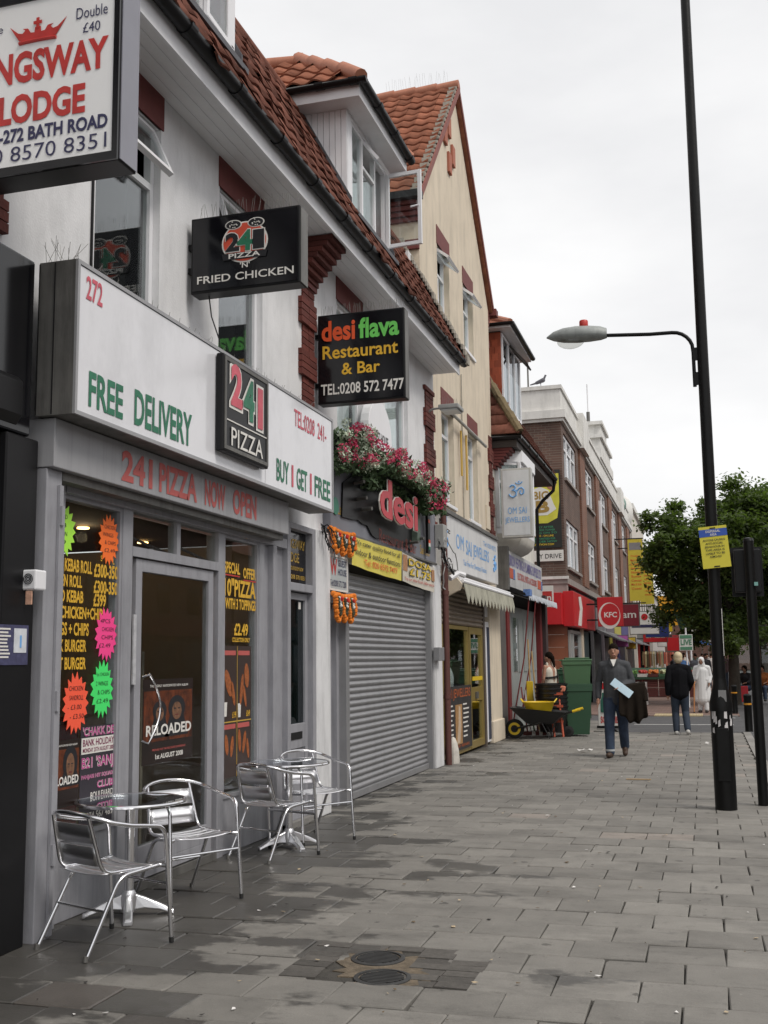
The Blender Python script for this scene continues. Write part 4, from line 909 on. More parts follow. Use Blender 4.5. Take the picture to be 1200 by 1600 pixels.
# slats
n = 12; mb = MB(); vs = []; H_ = .075
for k in range(n+1):
    a = k/n; vs.append((.020*math.sin(math.pi*min(a/.82,1)) if a < .82 else -.004, a*H_))
prof = []
for (x, z) in vs: prof += [(x, 0, z), (x, 1, z)]
mb.add(prof, [(2*i, 2*i+1, 2*i+3, 2*i+2) for i in range(n)]); SM = mb.mesh('slat'); SM.materials.append(M_shutter); SM.polygons.foreach_set('use_smooth', [True]*len(SM.polygons))
for k in range(34): inst('slat', SM, (-4.03+rnd.uniform(-.001,.001), 11.925, .09+H_*k), None, df, (1, 3.89, 1))
MB().box(-4.05,-3.99,11.925,15.815,.01,.09).build('bottom_rail', M_shutter, df, bevel=.006)
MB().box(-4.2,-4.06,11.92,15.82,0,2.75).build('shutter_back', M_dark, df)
wp = MB().box(-4.2,-3.90,15.905,16.40,0,3.05); wp.build('pilaster', mat('pier_paint', (.68,.68,.69)), df, bevel=.008)
MB().box(-3.90,-3.80,15.83,16.12,1.58,1.78).build('switch_box', M_shutter, df, bevel=.008)
mb = MB(); mb.tube([(-3.86,16.52,0),(-3.86,16.52,3.0),(-3.88,16.55,4.4)], .05, 10); mb.tube([(-3.86,16.52,1.0),(-3.86,16.52,1.06)], .06, 10); mb.tube([(-3.86,16.52,2.6),(-3.86,16.52,2.66)], .06, 10)
dp = thing('drainpipe', 'brown cast iron drainpipe between the shutter and the jeweller', 'drainpipe', (-3.86,16.52,0)); mb.build('pipe', mat('brown_pipe', (.10,.035,.028), .6, var=.2), dp, smooth=True)
MB().ell((-3.84,16.75,.05), (.10,.12,.36), 10, 8).build('guard_stone', mat('whitewashed_stone', (.55,.52,.47), .9, var=.25, vs=8), dp, smooth=True)
# dark restaurant board
rb = thing('restaurant_board', 'slate grey restaurant board with raised red desi letters over the shutter', 'sign', (-3.9,13.7,3.0))
MB().box(-4.05,-3.905,11.22,16.12,3.055,3.95).build('board', mat('slate_board', (.20,.205,.235), .5, var=.08, stain=.1), rb, bevel=.006)
MB().box(-3.91,-3.885,11.22,16.12,3.035,3.06).build('trim', M_alu, rb)
rr = random.Random(11); pts = [(-3.90,11.55,3.22)]
for k in range(16): pts.append((-3.90, 11.75+k*.19, 3.10+rr.uniform(0,.06)+ (.10 if k < 5 else 0)))
pts += [(-3.90,14.75,3.35),(-3.90,14.9,3.80),(-3.90,12.2,3.86),(-3.90,11.6,3.62)]
MB().prism(pts, (.02,0,0)).build('torn_backing', M_black, rb)
for k, (y, z) in enumerate([(12.0,3.68),(12.1,3.50),(12.3,3.40),(14.5,3.22),(14.8,3.30)]): MB().tube([(-3.88,y,z),(-3.74,y-.05,z)], .022, 8).build('letter_stud', M_alu, rb)
tF('desi', rb, -3.72, 12.45, 3.325, 1.82, .52, M_lwhite, bold=.030, extrude=.014); tF('desi', rb, -3.704, 12.465, 3.335, 1.79, .50, mat('letter_sign_red', (.50,.035,.05), .45, var=.15), bold=.022, extrude=.010)
tF('Restaurant & Bar', rb, -3.878, 13.0, 3.085, 1.85, .17, mat('letter_dull_red', (.22,.045,.03), .6), bold=.0)
tF('Lahori', rb, -3.902, 11.47, 3.24, .30, .13, M_lgold, bold=0); tF('Sandhu', rb, -3.902, 15.15, 3.13, .55, .13, M_lgold, bold=0)
mb = MB(); mb.lathe([(.10,0),(.10,.01)], (-3.90,11.36,3.32), 20, M=Matrix.Rotation(R(90),3,'Y')); mb.build('green_disc', mat('green_disc', (.05,.25,.16), .5), rb)
MB().box(-3.885,-3.80,14.62,14.80,3.25,3.86).build('bottle_panel', mat('bottle_green', (.10,.14,.11), .5, var=.5, vs=14), rb)
mb = MB(); mb.box(-3.87,-3.83,15.36,15.48,3.15,3.72); mb.build('flag_strip', M_black, rb)
for z, m in ((3.60,M_lorange),(3.30,M_lorange),(3.25,M_lwhite),(3.20,M_lgreen)): MB().box(-3.828,-3.824,15.37,15.47,z,z+.05).build('flag', m, rb)
# banners
bn = thing('catering_banner', 'yellow vinyl banner about catering functions above the shutter', 'banner', (-3.88,12.9,2.7))
def sheet(mb, X, pts, n=14, m=0, amp=.006):
    (a, b, c, d) = pts   # bl br tr tl as (y,z)
    for i in range(n):
        def P(s, t):
            y = (a[0]*(1-s)+b[0]*s)*(1-t)+(d[0]*(1-s)+c[0]*s)*t; z = (a[1]*(1-s)+b[1]*s)*(1-t)+(d[1]*(1-s)+c[1]*s)*t
            return (X+amp*math.sin(s*17+t*3), y, z-.012*math.sin(math.pi*s)*(1 if t < .5 else .5))
        for j in range(3): mb.quad(P(i/n,j/3), P((i+1)/n,j/3), P((i+1)/n,(j+1)/3), P(i/n,(j+1)/3), m)
    return mb
o = sheet(MB(), -3.872, ((11.86,2.70),(14.02,2.655),(14.02,3.05),(11.86,3.035))).build('vinyl', mat('yellow_vinyl', (.70,.60,.10), .5, var=.06), bn, smooth=True)
tF('We cater quality food for all', bn, -3.860, 11.94, 2.935, 1.98, .075, M_lblack, bold=.006); tF('indoor & outdoor functions', bn, -3.860, 11.98, 2.83, 1.94, .075, M_lblack, bold=.006); tF('Tel: 020 8572 7477', bn, -3.860, 12.32, 2.725, 1.45, .075, M_lorange, bold=.006)
db = thing('dosa_banner', 'white and yellow dosa price banner above the right of the shutter', 'banner', (-3.88,14.9,2.6))
sheet(MB(), -3.868, ((14.04,2.655),(15.85,2.60),(15.85,2.97),(14.04,3.045))).build('vinyl', mat('dosa_vinyl', (.62,.58,.50), .5, var=.15, vs=4), db, smooth=True)
MB().box(-3.862,-3.860,14.06,14.28,2.80,3.02).build('food_picture', mat('food_picture', (.45,.22,.10), .5, var=.5, vs=20), db); MB().box(-3.862,-3.860,15.66,15.83,2.76,2.93).build('food_picture', mat('food_picture', (.45,.22,.10)), db)
for (s_, y, w, z) in (('DOSA',14.32,1.30,2.88),('£1.75',14.36,1.22,2.75)): tF(s_, db, -3.856, y, z, w, .115, mat('letter_olive_shadow', (.10,.09,.02), .5), bold=.04); tF(s_, db, -3.853, y+.02, z+.01, w-.04, .095, M_lyel2, bold=.012)
tF('Try our other South Indian special', db, -3.855, 14.12, 2.665, 1.66, .055, M_lred, bold=.004)
# guest house plate and garlands
gh = thing('guest_house_sign', 'small grey guest house plate with a large red W between garlands', 'sign', (-3.92,11.5,2.4))
MB().box(-3.96,-3.91,11.17,11.80,2.37,2.77).build('plate', mat('plate_grey', (.42,.45,.45), .5), gh, bevel=.008)
g_ = MB(); frame_F(g_, -3.912, -3.902, 11.17, 11.80, 2.37, 2.77, .02); g_.build('rim', M_lwhite, gh)
tF('W', gh, -3.907, 11.20, 2.54, .24, .19, M_lred, bold=.03); tF('GUEST', gh, -3.907, 11.47, 2.65, .30, .075, M_lnavy, bold=.01); tF('HOUSE', gh, -3.907, 11.47, 2.55, .30, .075, M_lnavy, bold=.01); tF('Tel:0208 572 7200', gh, -3.907, 11.20, 2.42, .56, .07, M_lnavy, bold=.004)
M_mari = mat('marigold', (.80,.22,.02), .8, var=.35, vs=30, bump=.8, bs=90); M_gdark = mat('garland_leaf', (.05,.05,.025), .8, var=.4, vs=30); M_gred = mat('garland_red', (.55,.03,.02), .8, var=.3, vs=30)
def garland(y0, y1, z, drop, label, n=3):
    t = thing('garland', label, 'garland', (-3.88,(y0+y1)/2,z), 'marigold garlands beside the guest house plate'); rr = random.Random(int(z*100))
    def bead(pts, r, m, nm):
        mb = MB()
        for i in range(len(pts)-1):
            a, b = Vector(pts[i]), Vector(pts[i+1]); q = max(1, int((b-a).length/(r*.9)))
            for k in range(q): mb.ell(a.lerp(b, k/q)+V(rr.uniform(-.006,.006),rr.uniform(-.006,.006),rr.uniform(-.006,.006)), (r*1.1,r*.95,r*rr.uniform(.8,1.05)), 7, 5)
        mb.build(nm, m, t)
    bead([(-3.87,y0,z),(-3.86,(y0+y1)/2,z-.02),(-3.87,y1,z)], .030, M_mari, 'top_string')
    w = (y1-y0)/n
    for k in range(n):
        a = y0+k*w; pts = [(-3.85,a+w*.05+w*.9*q/8, z-.03-drop*math.sin(math.pi*q/8)) for q in range(9)]; bead(pts, .030, M_mari, 'swag')
        pts = [(-3.83,a+w*.22+w*.56*q/6, z-.05-drop*.68*math.sin(math.pi*q/6)) for q in range(7)]; bead(pts, .022, M_gdark, 'leaf_swag')
        bead([(-3.83,a+w*.5,z-.05),(-3.82,a+w*.5,z-.06-drop*.35)], .022, M_lwhite, 'white_tassel'); bead([(-3.81,a+w*.5,z-.05-drop*.0),(-3.81,a+w*.5,z-.09)], .022, M_gred, 'red_tassel')
    bead([(-3.85,y1,z),(-3.84,y1+.02,z-drop*.9)], .035, M_gred if drop > .3 else M_mari, 'end_string')
garland(11.12, 11.86, 3.04, .22, 'orange marigold garland hanging above the guest house plate'); garland(11.18, 11.84, 2.33, .26, 'orange marigold garland hanging below the guest house plate')
# oval sign behind the flava box
ov = thing('oval_sign', 'white oval wall sign with black lettering half hidden behind the desi flava box', 'sign', (-3.9,13.0,4.1))
n = 28; MB().prism([(-3.99,13.1+.52*math.cos(2*math.pi*k/n),4.46+.46*math.sin(2*math.pi*k/n)) for k in range(n)], (.12,0,0)).build('plate', M_upvc, ov, bevel=.01)
tF('GUEST HOUSE', ov, -3.868, 12.74, 4.36, .70, .13, M_lblack, bold=.02); tF('0208 572 7200', ov, -3.868, 12.78, 4.20, .64, .09, M_lblack, bold=.01)
# tangle of cables at the party wall
cb = thing('cable_tangle', 'tangle of loose cables and junction box on the wall beside the drainpipe', 'cables', (-3.85,16.3,3.2)); rr = random.Random(4)
for k in range(9):
    p = V(-3.84, 16.15+rr.uniform(-.15,.2), 3.55+rr.uniform(-.2,.2)); pts = [p]; 
    for q in range(9): p = p+V(rr.uniform(-.02,.05), rr.uniform(-.10,.13), rr.uniform(-.14,.06)); pts.append(V(min(max(p.x,-3.88),-3.70), p.y, p.z))
    MB().tube(pts, .009, 5).build('cable', [M_black, mat('cable_grey', (.35,.35,.34), .6)][k % 2], cb, smooth=True)
MB().box(-3.90,-3.76,16.05,16.28,3.30,3.66).build('junction_box', mat('cable_grey', (.35,.35,.34)), cb, bevel=.01)
cb = thing('loose_wires', 'knot of loose black wires at the top of the white pier', 'cables', (-3.85,10.95,2.9))
for k in range(6):
    p = V(-3.87, 10.85+rr.uniform(-.05,.1), 3.02); pts = [p]
    for q in range(6): p = p+V(rr.uniform(0,.03), rr.uniform(-.06,.09), rr.uniform(-.13,.03)); pts.append(p.copy())
    MB().tube(pts, .007, 5).build('wire', M_black, cb, smooth=True)
# flower box along the sill
fb = thing('flower_box', 'long window box crammed with pink and white flowers over the desi board', 'flowers', (-3.8,13.3,3.8)); rr = random.Random(21)
MB().box(-3.99,-3.72,11.0,15.8,3.86,4.02).build('trough', M_black, fb)
leaf = MB(); pink = MB(); wht = MB(); 
M_leafd = mat('flower_leaf', (.045,.085,.030), .7, var=.4, vs=12); M_pink = mat('pink_petal', (.70,.07,.17), .6, var=.35, vs=14); M_vari = mat('variegated_leaf', (.52,.60,.46), .7, var=.3, vs=25)
def leafq(mb, c, s_, rr):
    d1 = V(rr.gauss(0,1),rr.gauss(0,1),rr.gauss(0,1)).normalized(); d2 = d1.cross(V(rr.gauss(0,1),rr.gauss(0,1),rr.gauss(0,1))).normalized(); mb.poly([c-d1*s_, c+d2*s_*.45, c+d1*s_, c-d2*s_*.45])
for k in range(4200):
    y = rr.uniform(10.85,15.6); t_ = rr.random(); c = V(-3.72+rr.gauss(0,.09), y, 3.98+rr.uniform(-.30,.16)+.05*math.sin(y*5)); c.z = max(c.z, 3.90) if 12.2 < y < 14.5 and c.x > -3.74 else c.z; leafq(leaf, c, rr.uniform(.025,.06), rr)
for k in range(170):
    y = rr.uniform(10.85,15.55); c = V(-3.61+rr.gauss(0,.05), y, 4.02+rr.uniform(-.25,.19)+.04*math.sin(y*5)); c.z = max(c.z, 3.99) if 12.2 < y < 14.5 else c.z; r_ = rr.uniform(.055,.09); isw = rr.random() < .45
    for q in range(44): leafq(wht if isw else pink, c+V(rr.gauss(0,1),rr.gauss(0,1),rr.gauss(0,1)).normalized()*r_*rr.uniform(.6,1.0), rr.uniform(.014,.026), rr)
leaf.build('foliage', M_leafd, fb, kind='stuff'); pink.build('pink_flowers', M_pink, fb, kind='stuff'); wht.build('white_flowers', M_vari, fb, kind='stuff')

# ================================================================ CREAM GABLE BUILDING
cg = thing('cream_gable_building', 'cream rendered gable fronted building with dark red lintels and terracotta roof above the jeweller', 'building', (-7,19.6,0))
CX = -4.2; Y0, Y1, YM, ZE, ZA = 16.6, 22.62, 19.63, 9.16, 12.60
cops = [(17.86,18.80,7.60,8.90),(20.0,20.94,7.60,8.90),(17.95,18.90,4.30,5.97),(20.15,21.05,4.25,5.97)]
mb = MB(); wall_F(mb, CX, Y0, Y1, 3.0, ZE, cops, .3)
mb.prism([(CX,Y0,ZE),(CX,Y1,ZE),(CX,YM,ZA)], (-.3,0,0)); mb.box(-10, CX-.301, Y0, Y0+.3, 0, ZE); mb.box(-10, CX-.301, Y1-.3, Y1, 0, ZE)
cwall = mb.build('wall', M_cream, cg)
for i, (a, b, c, d) in enumerate(cops):
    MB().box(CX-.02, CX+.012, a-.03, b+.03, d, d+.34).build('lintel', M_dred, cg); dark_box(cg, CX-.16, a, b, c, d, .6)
    window_F(cg, CX-.10, a+.002, b-.002, c, d-.002, transom=d-.42, vent=(a+.05,b-.05) if i < 2 else None, mull=((a+b)/2,) if i < 2 else (), curtain=True, open_deg=52)
for k, z in enumerate((5.90,)):
    rl = MB().tube([(CX+.12,17.85,z),(CX+.12,21.35,z-.02)], .03, 8); rl.build('awning_rail', mat('rail_grey', (.35,.34,.31), .6, var=.2), cg)
for y in (19.3,19.75): MB().tube([(CX+.05,y,4.95 if y < 19.5 else 4.75),(CX+.05,y,5.80)], .022, 6).build('yellow_rod', mat('rod_yellow', (.55,.36,.08), .6), cg)
MB().tube([(CX+.02,19.55,4.2),(CX+.02,19.55,5.6),(CX+.02,19.58,6.95)], .012, 5).build('cable', M_mortar, cg)
for (y, z) in ((18.96,11.62),(18.63,11.33),(19.27,11.17),(18.95,10.88)): MB().box(CX, CX+.05, y-.11, y+.11, z-.20, z+.20).build('brick', mat('gable_brick', (.38,.13,.08), .8, var=.15), cwall, bevel=.008)
MB().box(CX-.02,CX+.03,21.75,22.12,4.25,4.75).build('meter_box', M_cream, cg, bevel=.01)
# corbelled kneelers on both eaves
for (ya, sg) in ((Y0, -1), (Y1, 1)):
    kn = MB().box(CX-.25, CX+.006, min(ya, ya+sg*.06), max(ya, ya+sg*.06), 8.32, 8.48).build('kneeler', M_dred, cg)
    for k in range(5): e = ya+sg*(.06+.05*k); MB().box(-5.6, CX+.008, min(ya,e), max(ya,e), 8.80+.08*k, 8.80+.08*k+.07).build('brick_course', M_dred, kn)
    MB().box(-4.75, CX+.008, min(ya, ya+sg*.09), max(ya, ya+sg*.09), 7.42, 7.66).build('brick_band', M_dred, kn)
quoins(cwall, CX, 22.14, 22.60, 4.0, 6.3, 0)
# roof
u_ = V(0, YM-Y0+.22, ZA+.18-(ZE+.02)); SLn = u_.length; u_.normalize()
deck = MB(); e0 = V(CX+.08, Y0-.22, ZE+.0); e1 = V(CX+.08, Y1+.22, ZE+.0); ap = V(CX+.08, YM, ZA+.14)
deck.prism([e0, ap, V(ap.x,YM,ap.z-.14), e0-V(0,-.12,.02)], (-6,0,0)); deck.prism([e1, ap, V(ap.x,YM,ap.z-.14), e1-V(0,.12,.02)], (-6,0,0)); croof = deck.build('roof', M_tile, cg)
nn = V(1,0,0).cross(u_); Bt = basis((1,0,0), u_); CT = tile_mesh(.27,.30,.022,'tile',M_tile); rows = 16
for k in range(rows):
    for j in range(18): inst('tile', CT, V(CX-.09-.27*j, Y0-.22, ZE+.02)+u_*(SLn*(k+.5)/rows)+nn*(.012+rnd.uniform(-.006,.006)), Bt @ Matrix.Rotation(rnd.gauss(0,.010),3,'Z') @ Matrix.Rotation(rnd.gauss(0,.015),3,'Y'), croof, (1, SLn/rows/.30, 1))
for j in range(14): MB().tube([(CX+.10-.44*j,YM,ZA+.20),(CX+.10-.44*j-.45,YM,ZA+.185)], [.12,.11], 10).build('ridge_tile', M_ridge, croof, smooth=True)
for (a, b) in ((e0, ap), (e1, ap)):
    nd = (b-a).normalized(); off = V(0,0,.05); MB().prism([a+V(.0,0,-.10), b+V(0,0,-.10), b+V(0,0,.05), a+V(0,0,.05)], (.03,0,0)).build('verge', mat('verge_red', (.22,.07,.055), .7, var=.2, vs=10), croof)
    mv = MB(); q = 24
    for k in range(q): p = a.lerp(b, (k+.5)/q); mv.box(p.x-.16,p.x+.0,p.y-.07,p.y+.07,p.z-.02,p.z+.055+rnd.uniform(-.015,.015))
    mv.build('mortar_edge', M_mortar, croof, kind='stuff')
MB().box(-6.5, CX+.12, Y0-.34, Y0-.16, ZE-.06, ZE+.06).build('gutter', M_black, cg); MB().box(CX-.2, CX+.16, Y1+.12, Y1+.36, ZE-.08, ZE+.07).build('verge_end', M_dred, cg)
spikes(croof, ((-4.3,YM,ZA+.30),(-5.6,YM,ZA+.30)), 26, .28, .03)

# ================================================================ JEWELLER
js = thing('jeweller_shopfront', 'jeweller shopfront with gold framed door, half raised brown shutter and cream end pier', 'shopfront', (-4.0,19.5,0))
MB().box(-4.3,-3.98,20.75,21.88,0,3.0).build('pier', M_cream, js, bevel=.01); MB().box(-4.3,-3.94,20.72,21.92,0,.42).build('plinth', M_cream, js, bevel=.02)
M_gold = mat('gold_aluminium', (.42,.31,.10), .35, metal=.6, var=.06)
mb = MB(); frame_F(mb, -4.06, -3.98, 16.75, 18.75, .40, 2.16, .06); mb.box(-4.06,-3.98,16.75,18.75,.05,.40); w_ = mb.build('window', M_gold, js); MB().box(-4.02,-4.012,16.81,18.69,.46,2.10).build('pane', M_glass, w_)
mb = MB(); frame_F(mb, -4.06, -3.98, 18.80, 20.0, .05, 2.16, .12); mb.box(-4.06,-3.98,18.92,19.88,.86,1.10); dj = mb.build('door', M_gold, js); MB().box(-4.02,-4.012,18.92,19.88,.17,.86).build('pane', M_glass, dj); MB().box(-4.02,-4.012,18.92,19.88,1.10,2.04).build('pane', M_glass, dj)
MB().box(-3.975,-3.96,18.95,19.80,1.22,1.29).build('door_bar', M_yellow, dj); MB().box(-3.975,-3.94,19.2,19.34,.90,1.02).build('lock', M_alu, dj)
MB().box(-4.08,-3.96,20.02,20.16,0,2.75).build('shutter_guide', mat('guide_brown', (.10,.08,.065), .6), js); MB().box(-4.06,-4.0,20.2,20.72,.05,2.3).build('side_door', M_upvc, js); MB().box(-4.06,-3.985,20.5,20.7,.1,2.2).build('side_door_frame', mat('navy_paint', (.03,.04,.07), .5), js)
MB().box(-4.06,-4.01,20.2,20.70,2.40,2.75).build('side_window', M_upvc, js)
SB = SM.copy(); SB.materials.clear(); SB.materials.append(M_shutterb)
for k in range(8): inst('slat', SB, (-3.99, 16.70, 2.17+.08*k), None, js, (1.2, 3.33, 1.07))
mb = MB(); mb.quad((-5.6,16.7,0),(-5.6,20.6,0),(-5.6,20.6,2.8),(-5.6,16.7,2.8)); mb.quad((-4.05,16.7,2.8),(-5.6,16.7,2.8),(-5.6,20.6,2.8),(-4.05,20.6,2.8)); mb.quad((-4.05,16.7,.02),(-4.05,20.6,.02),(-5.6,20.6,.02),(-5.6,16.7,.02)); mb.quad((-4.05,20.6,0),(-4.05,20.6,2.8),(-5.6,20.6,2.8),(-5.6,20.6,0)); mb.quad((-4.05,16.7,0),(-5.6,16.7,0),(-5.6,16.7,2.8),(-4.05,16.7,2.8)); mb.build('shop_room', mat('shop_room', (.10,.09,.08), .8, var=.5, vs=3), js)
rr = random.Random(8)
for k in range(7):
    y = 16.95+k*.22; mb = MB(); mb.ell((-4.25,y,1.12+rr.uniform(-.05,.12)), (.10,.13,.24), 10, 7); mb.build('display_stand', mat(['display_white','display_teal','display_cream'][k % 3], [(.60,.62,.64),(.06,.28,.32),(.55,.52,.45)][k % 3], .6), js, smooth=True)
# painted board leaning against the window
jb = thing('window_board', 'black printed jewellery board with a hand picture fixed low across the window', 'board', (-3.93,17.7,.1))
MB().box(-3.965,-3.945,16.80,18.70,.12,1.16).build('board', mat('board_black', (.03,.028,.03), .5, var=.3), jb); tF('SAI JEWELLERS', jb, -3.941, 16.85, .93, 1.76, .19, mat('letter_rust', (.42,.10,.03), .5), bold=.01)
MB().box(-3.944,-3.941,17.42,17.92,.22,.86).build('picture', mat('hand_picture_ground', (.40,.22,.09), .5, var=.3), jb)
mb = MB(); mb.prism([(-3.9405,17.5,.24),(-3.9405,17.72,.24),(-3.9405,17.82,.5),(-3.9405,17.78,.82),(-3.9405,17.66,.84),(-3.9405,17.62,.55)], (.002,0,0)); mb.build('hand_picture', mat('hand_picture', (.55,.42,.30), .5), jb)
mb = MB(); rr = random.Random(9)
for k in range(16):
    y = 16.86 if k < 8 else 17.98; z = .84-.075*(k % 8); mb.box(-3.943,-3.941,y+rr.uniform(0,.08),y+rr.uniform(.3,.5),z,z+.025)
mb.build('print_lines', M_lwhite, jb); tF('JEWELLERY REPAIRS', jb, -3.941, 16.95, .15, 1.5, .06, mat('letter_rust', (.42,.10,.03)), bold=.01)
# fascia and awning
of = thing('jeweller_fascia', 'white fascia with pale blue OM SAI JEWELLERS lettering', 'sign', (-4.0,19.4,3.1))
MB().box(-4.2,-4.0,16.95,21.9,3.10,4.0).build('board', mat('dingy_white_board', (.62,.62,.62), .5, var=.06, stain=.2), of, bevel=.008); MB().box(-4.2,-3.96,16.92,21.93,4.0,4.06).build('cap', M_alu, of)
tF('OM', of, -3.996, 18.0, 3.48, .62, .26, M_lblue, bold=0); tF('SAI', of, -3.996, 18.80, 3.44, .48, .27, M_lblue, bold=.006); tF('JEWELLERS', of, -3.996, 19.42, 3.40, 1.52, .29, M_lblue, bold=.006)
tF('Tax Free For Overseas Visitors', of, -3.996, 18.55, 3.235, 2.1, .10, M_lblue, bold=0); tF('278', of, -3.996, 17.05, 3.84, .28, .12, M_lblue, bold=0); tF('Tel: 020 8572', of, -3.996, 20.4, 3.76, 1.3, .09, M_lblue, bold=0)
def om(parent, O_, u, s_, m):
    """the om sign drawn as brush strokes: O_ lower left, u right, size s_"""
    O_ = Vector(O_); u = Vector(u); v = V(0,0,1); P = lambda x, y: O_+u*(x*s_)+v*(y*s_); mb = MB()
    mb.tube([P(.08,.66),(P(.18,.76)),P(.34,.74),P(.40,.62),P(.32,.50),P(.20,.46),P(.34,.44),P(.46,.32),P(.42,.14),P(.26,.04),P(.10,.10),P(.02,.24)], s_*.05, 6)
    mb.tube([P(.38,.44),P(.52,.42),P(.62,.56),P(.78,.60),P(.90,.46),P(.88,.26),P(.76,.18),P(.66,.28),P(.70,.42)], s_*.045, 6)
    mb.tube([P(.42,.92),P(.50,.84),P(.62,.82),P(.74,.86),P(.82,.95)], s_*.035, 6); mb.ell(P(.62,.96), (s_*.05,)*3, 8, 6)
    return mb.build('om_symbol', m, parent, smooth=True)
om(of, (-3.998,21.35,3.32), (0,1,0), .36, M_lblue); om(of, (-3.998,17.05,3.38), (0,1,0), .34, M_lblue)
aw = thing('awning', 'half retracted awning with a mouldy scalloped valance under the jeweller fascia', 'awning', (-3.85,19.4,2.8))
MB().prism([(-3.98,16.98,2.95),(-3.78,16.98,2.90),(-3.70,16.98,2.80),(-3.74,16.98,2.70),(-3.95,16.98,2.60)], (0,.10,0)).build('end_cap', M_cream, aw)
MB().box(-3.98,-3.74,17.10,21.85,2.84,2.94).build('cassette', M_upvc, aw, bevel=.02)
mb = MB(); n = 15; yy = [17.15+i*(4.65/n) for i in range(n+1)]
for i in range(n):
    a, b = yy[i], yy[i+1]; mb.prism([(-3.70,a,2.84),(-3.70,b,2.84),(-3.66,b,2.64),(-3.655,a*.3+b*.7,2.53),(-3.655,(a+b)/2,2.49),(-3.655,a*.7+b*.3,2.53),(-3.66,a,2.64)], (-.006,0,0))
mb.build('valance', mat('mouldy_canvas', (.37,.36,.29), .9, var=.3, vs=3, stain=.4), aw); MB().tube([(-3.71,17.1,2.85),(-3.71,21.85,2.85)], .03, 8).build('front_bar', M_upvc, aw)
mb = MB(); mb.tube([(-3.8,16.60,2.86),(-3.7,16.75,2.95),(-3.62,16.85,2.92)], .045, 8); mb.build('security_light', M_upvc, cb)
# projecting OM SAI sign
t = box_sign('jeweller_hanging_sign', 'tall white box sign with pale blue om symbol and OM SAI JEWELLERS', -4.02, -3.37, 22.6, 4.14, 5.62, .22, mat('sign_case_white', (.50,.50,.48), .5, var=.1, stain=.3), mat('sign_grey_face', (.62,.64,.66), .4, stain=.15), .045)
om(t, (-3.85,22.59,4.98), (1,0,0), .36, M_lblue); tC('OM SAI', t, 22.588, -3.88, 4.64, .40, .14, M_lblue, bold=.0); tC('JEWELLERS', t, 22.588, -3.94, 4.42, .52, .15, M_lblue, bold=.002)
# ================================================================ TILE-HUNG CORNER BUILDING
tb = thing('tile_hung_building', 'corner building with red hung tiles on its dormer, white oriel window and deep dark eaves', 'building', (-7,25.4,0))
TX = -4.2; Ya, Yb = 22.66, 28.3
mb = MB(); wall_F(mb, TX, Ya, Yb, 3.0, 6.3, [(23.1,25.4,4.35,5.95)], .25); mb.box(-10,TX-.251,Yb-.3,Yb,0,6.3); mb.build('wall', mat('off_white_render', (.62,.60,.55), .9, var=.1, stain=.25), tb)
# oriel
orl = MB(); pts = [(-4.2,22.98),(-3.70,23.25),(-3.70,25.1),(-4.2,25.5)]
orl.prism([(x,y,4.28) for x,y in pts], (0,0,.14)); orl.prism([(x+ (.06 if x > -4 else 0),y,5.86) for x,y in pts], (0,0,.26)); 
for (x, y) in pts[1:3]: orl.box(x-.05,x+.02,y-.05,y+.05,4.42,5.86)
orl.box(-4.2,-4.12,22.96,23.06,4.42,5.86); orl = orl.build('oriel', M_upvc, tb, bevel=.01)
for (a, b) in ((pts[0],pts[1]),(pts[1],pts[2]),(pts[2],pts[3])):
    A, Bq = V(a[0],a[1],0), V(b[0],b[1],0); d = (Bq-A).normalized(); nn = d.cross(V(0,0,1)); k = 2 if (Bq-A).length > 1.5 else 1
    for q in range(k):
        s0 = A.lerp(Bq, q/k)+d*.05; s1 = A.lerp(Bq, (q+1)/k)-d*.05
        for z0_, z1_ in ((4.42,4.48),(5.40,5.45),(5.80,5.86)): MB().prism([s0+V(0,0,z0_),s1+V(0,0,z0_),s1+V(0,0,z1_),s0+V(0,0,z1_)], nn*-.05).build('sash_rail', M_upvc, orl)
        MB().prism([s0+V(0,0,4.45)-nn*.03,s1+V(0,0,4.45)-nn*.03,s1+V(0,0,5.84)-nn*.03,s0+V(0,0,5.84)-nn*.03], nn*.006).build('pane', M_glass, orl)
        MB().prism([s0+V(-.2,0,4.45),s1+V(-.2,0,4.45),s1+V(-.2,0,5.84),s0+V(-.2,0,5.84)], (-.01,0,0)).build('curtain', M_curtain, orl)
# rounded underside of the oriel
mb = MB(); rings = []
for k in range(7):
    a = k/6*math.pi/2; sx = math.cos(a); rings.append(([(-4.2+(x+4.2)*sx, 24.2+(y-24.2)*(.55+.45*sx)) for x, y in pts], 4.28-.40*math.sin(a)))
vs = [(x,y,z) for r_, z in rings for x, y in r_]; fs = []
for i in range(6):
    for k in range(3): fs.append((i*4+k+1, i*4+k, (i+1)*4+k, (i+1)*4+k+1))
mb.add(vs, fs); mb.build('oriel_base', mat('oriel_base', (.58,.55,.49), .85, var=.12), orl, smooth=True)
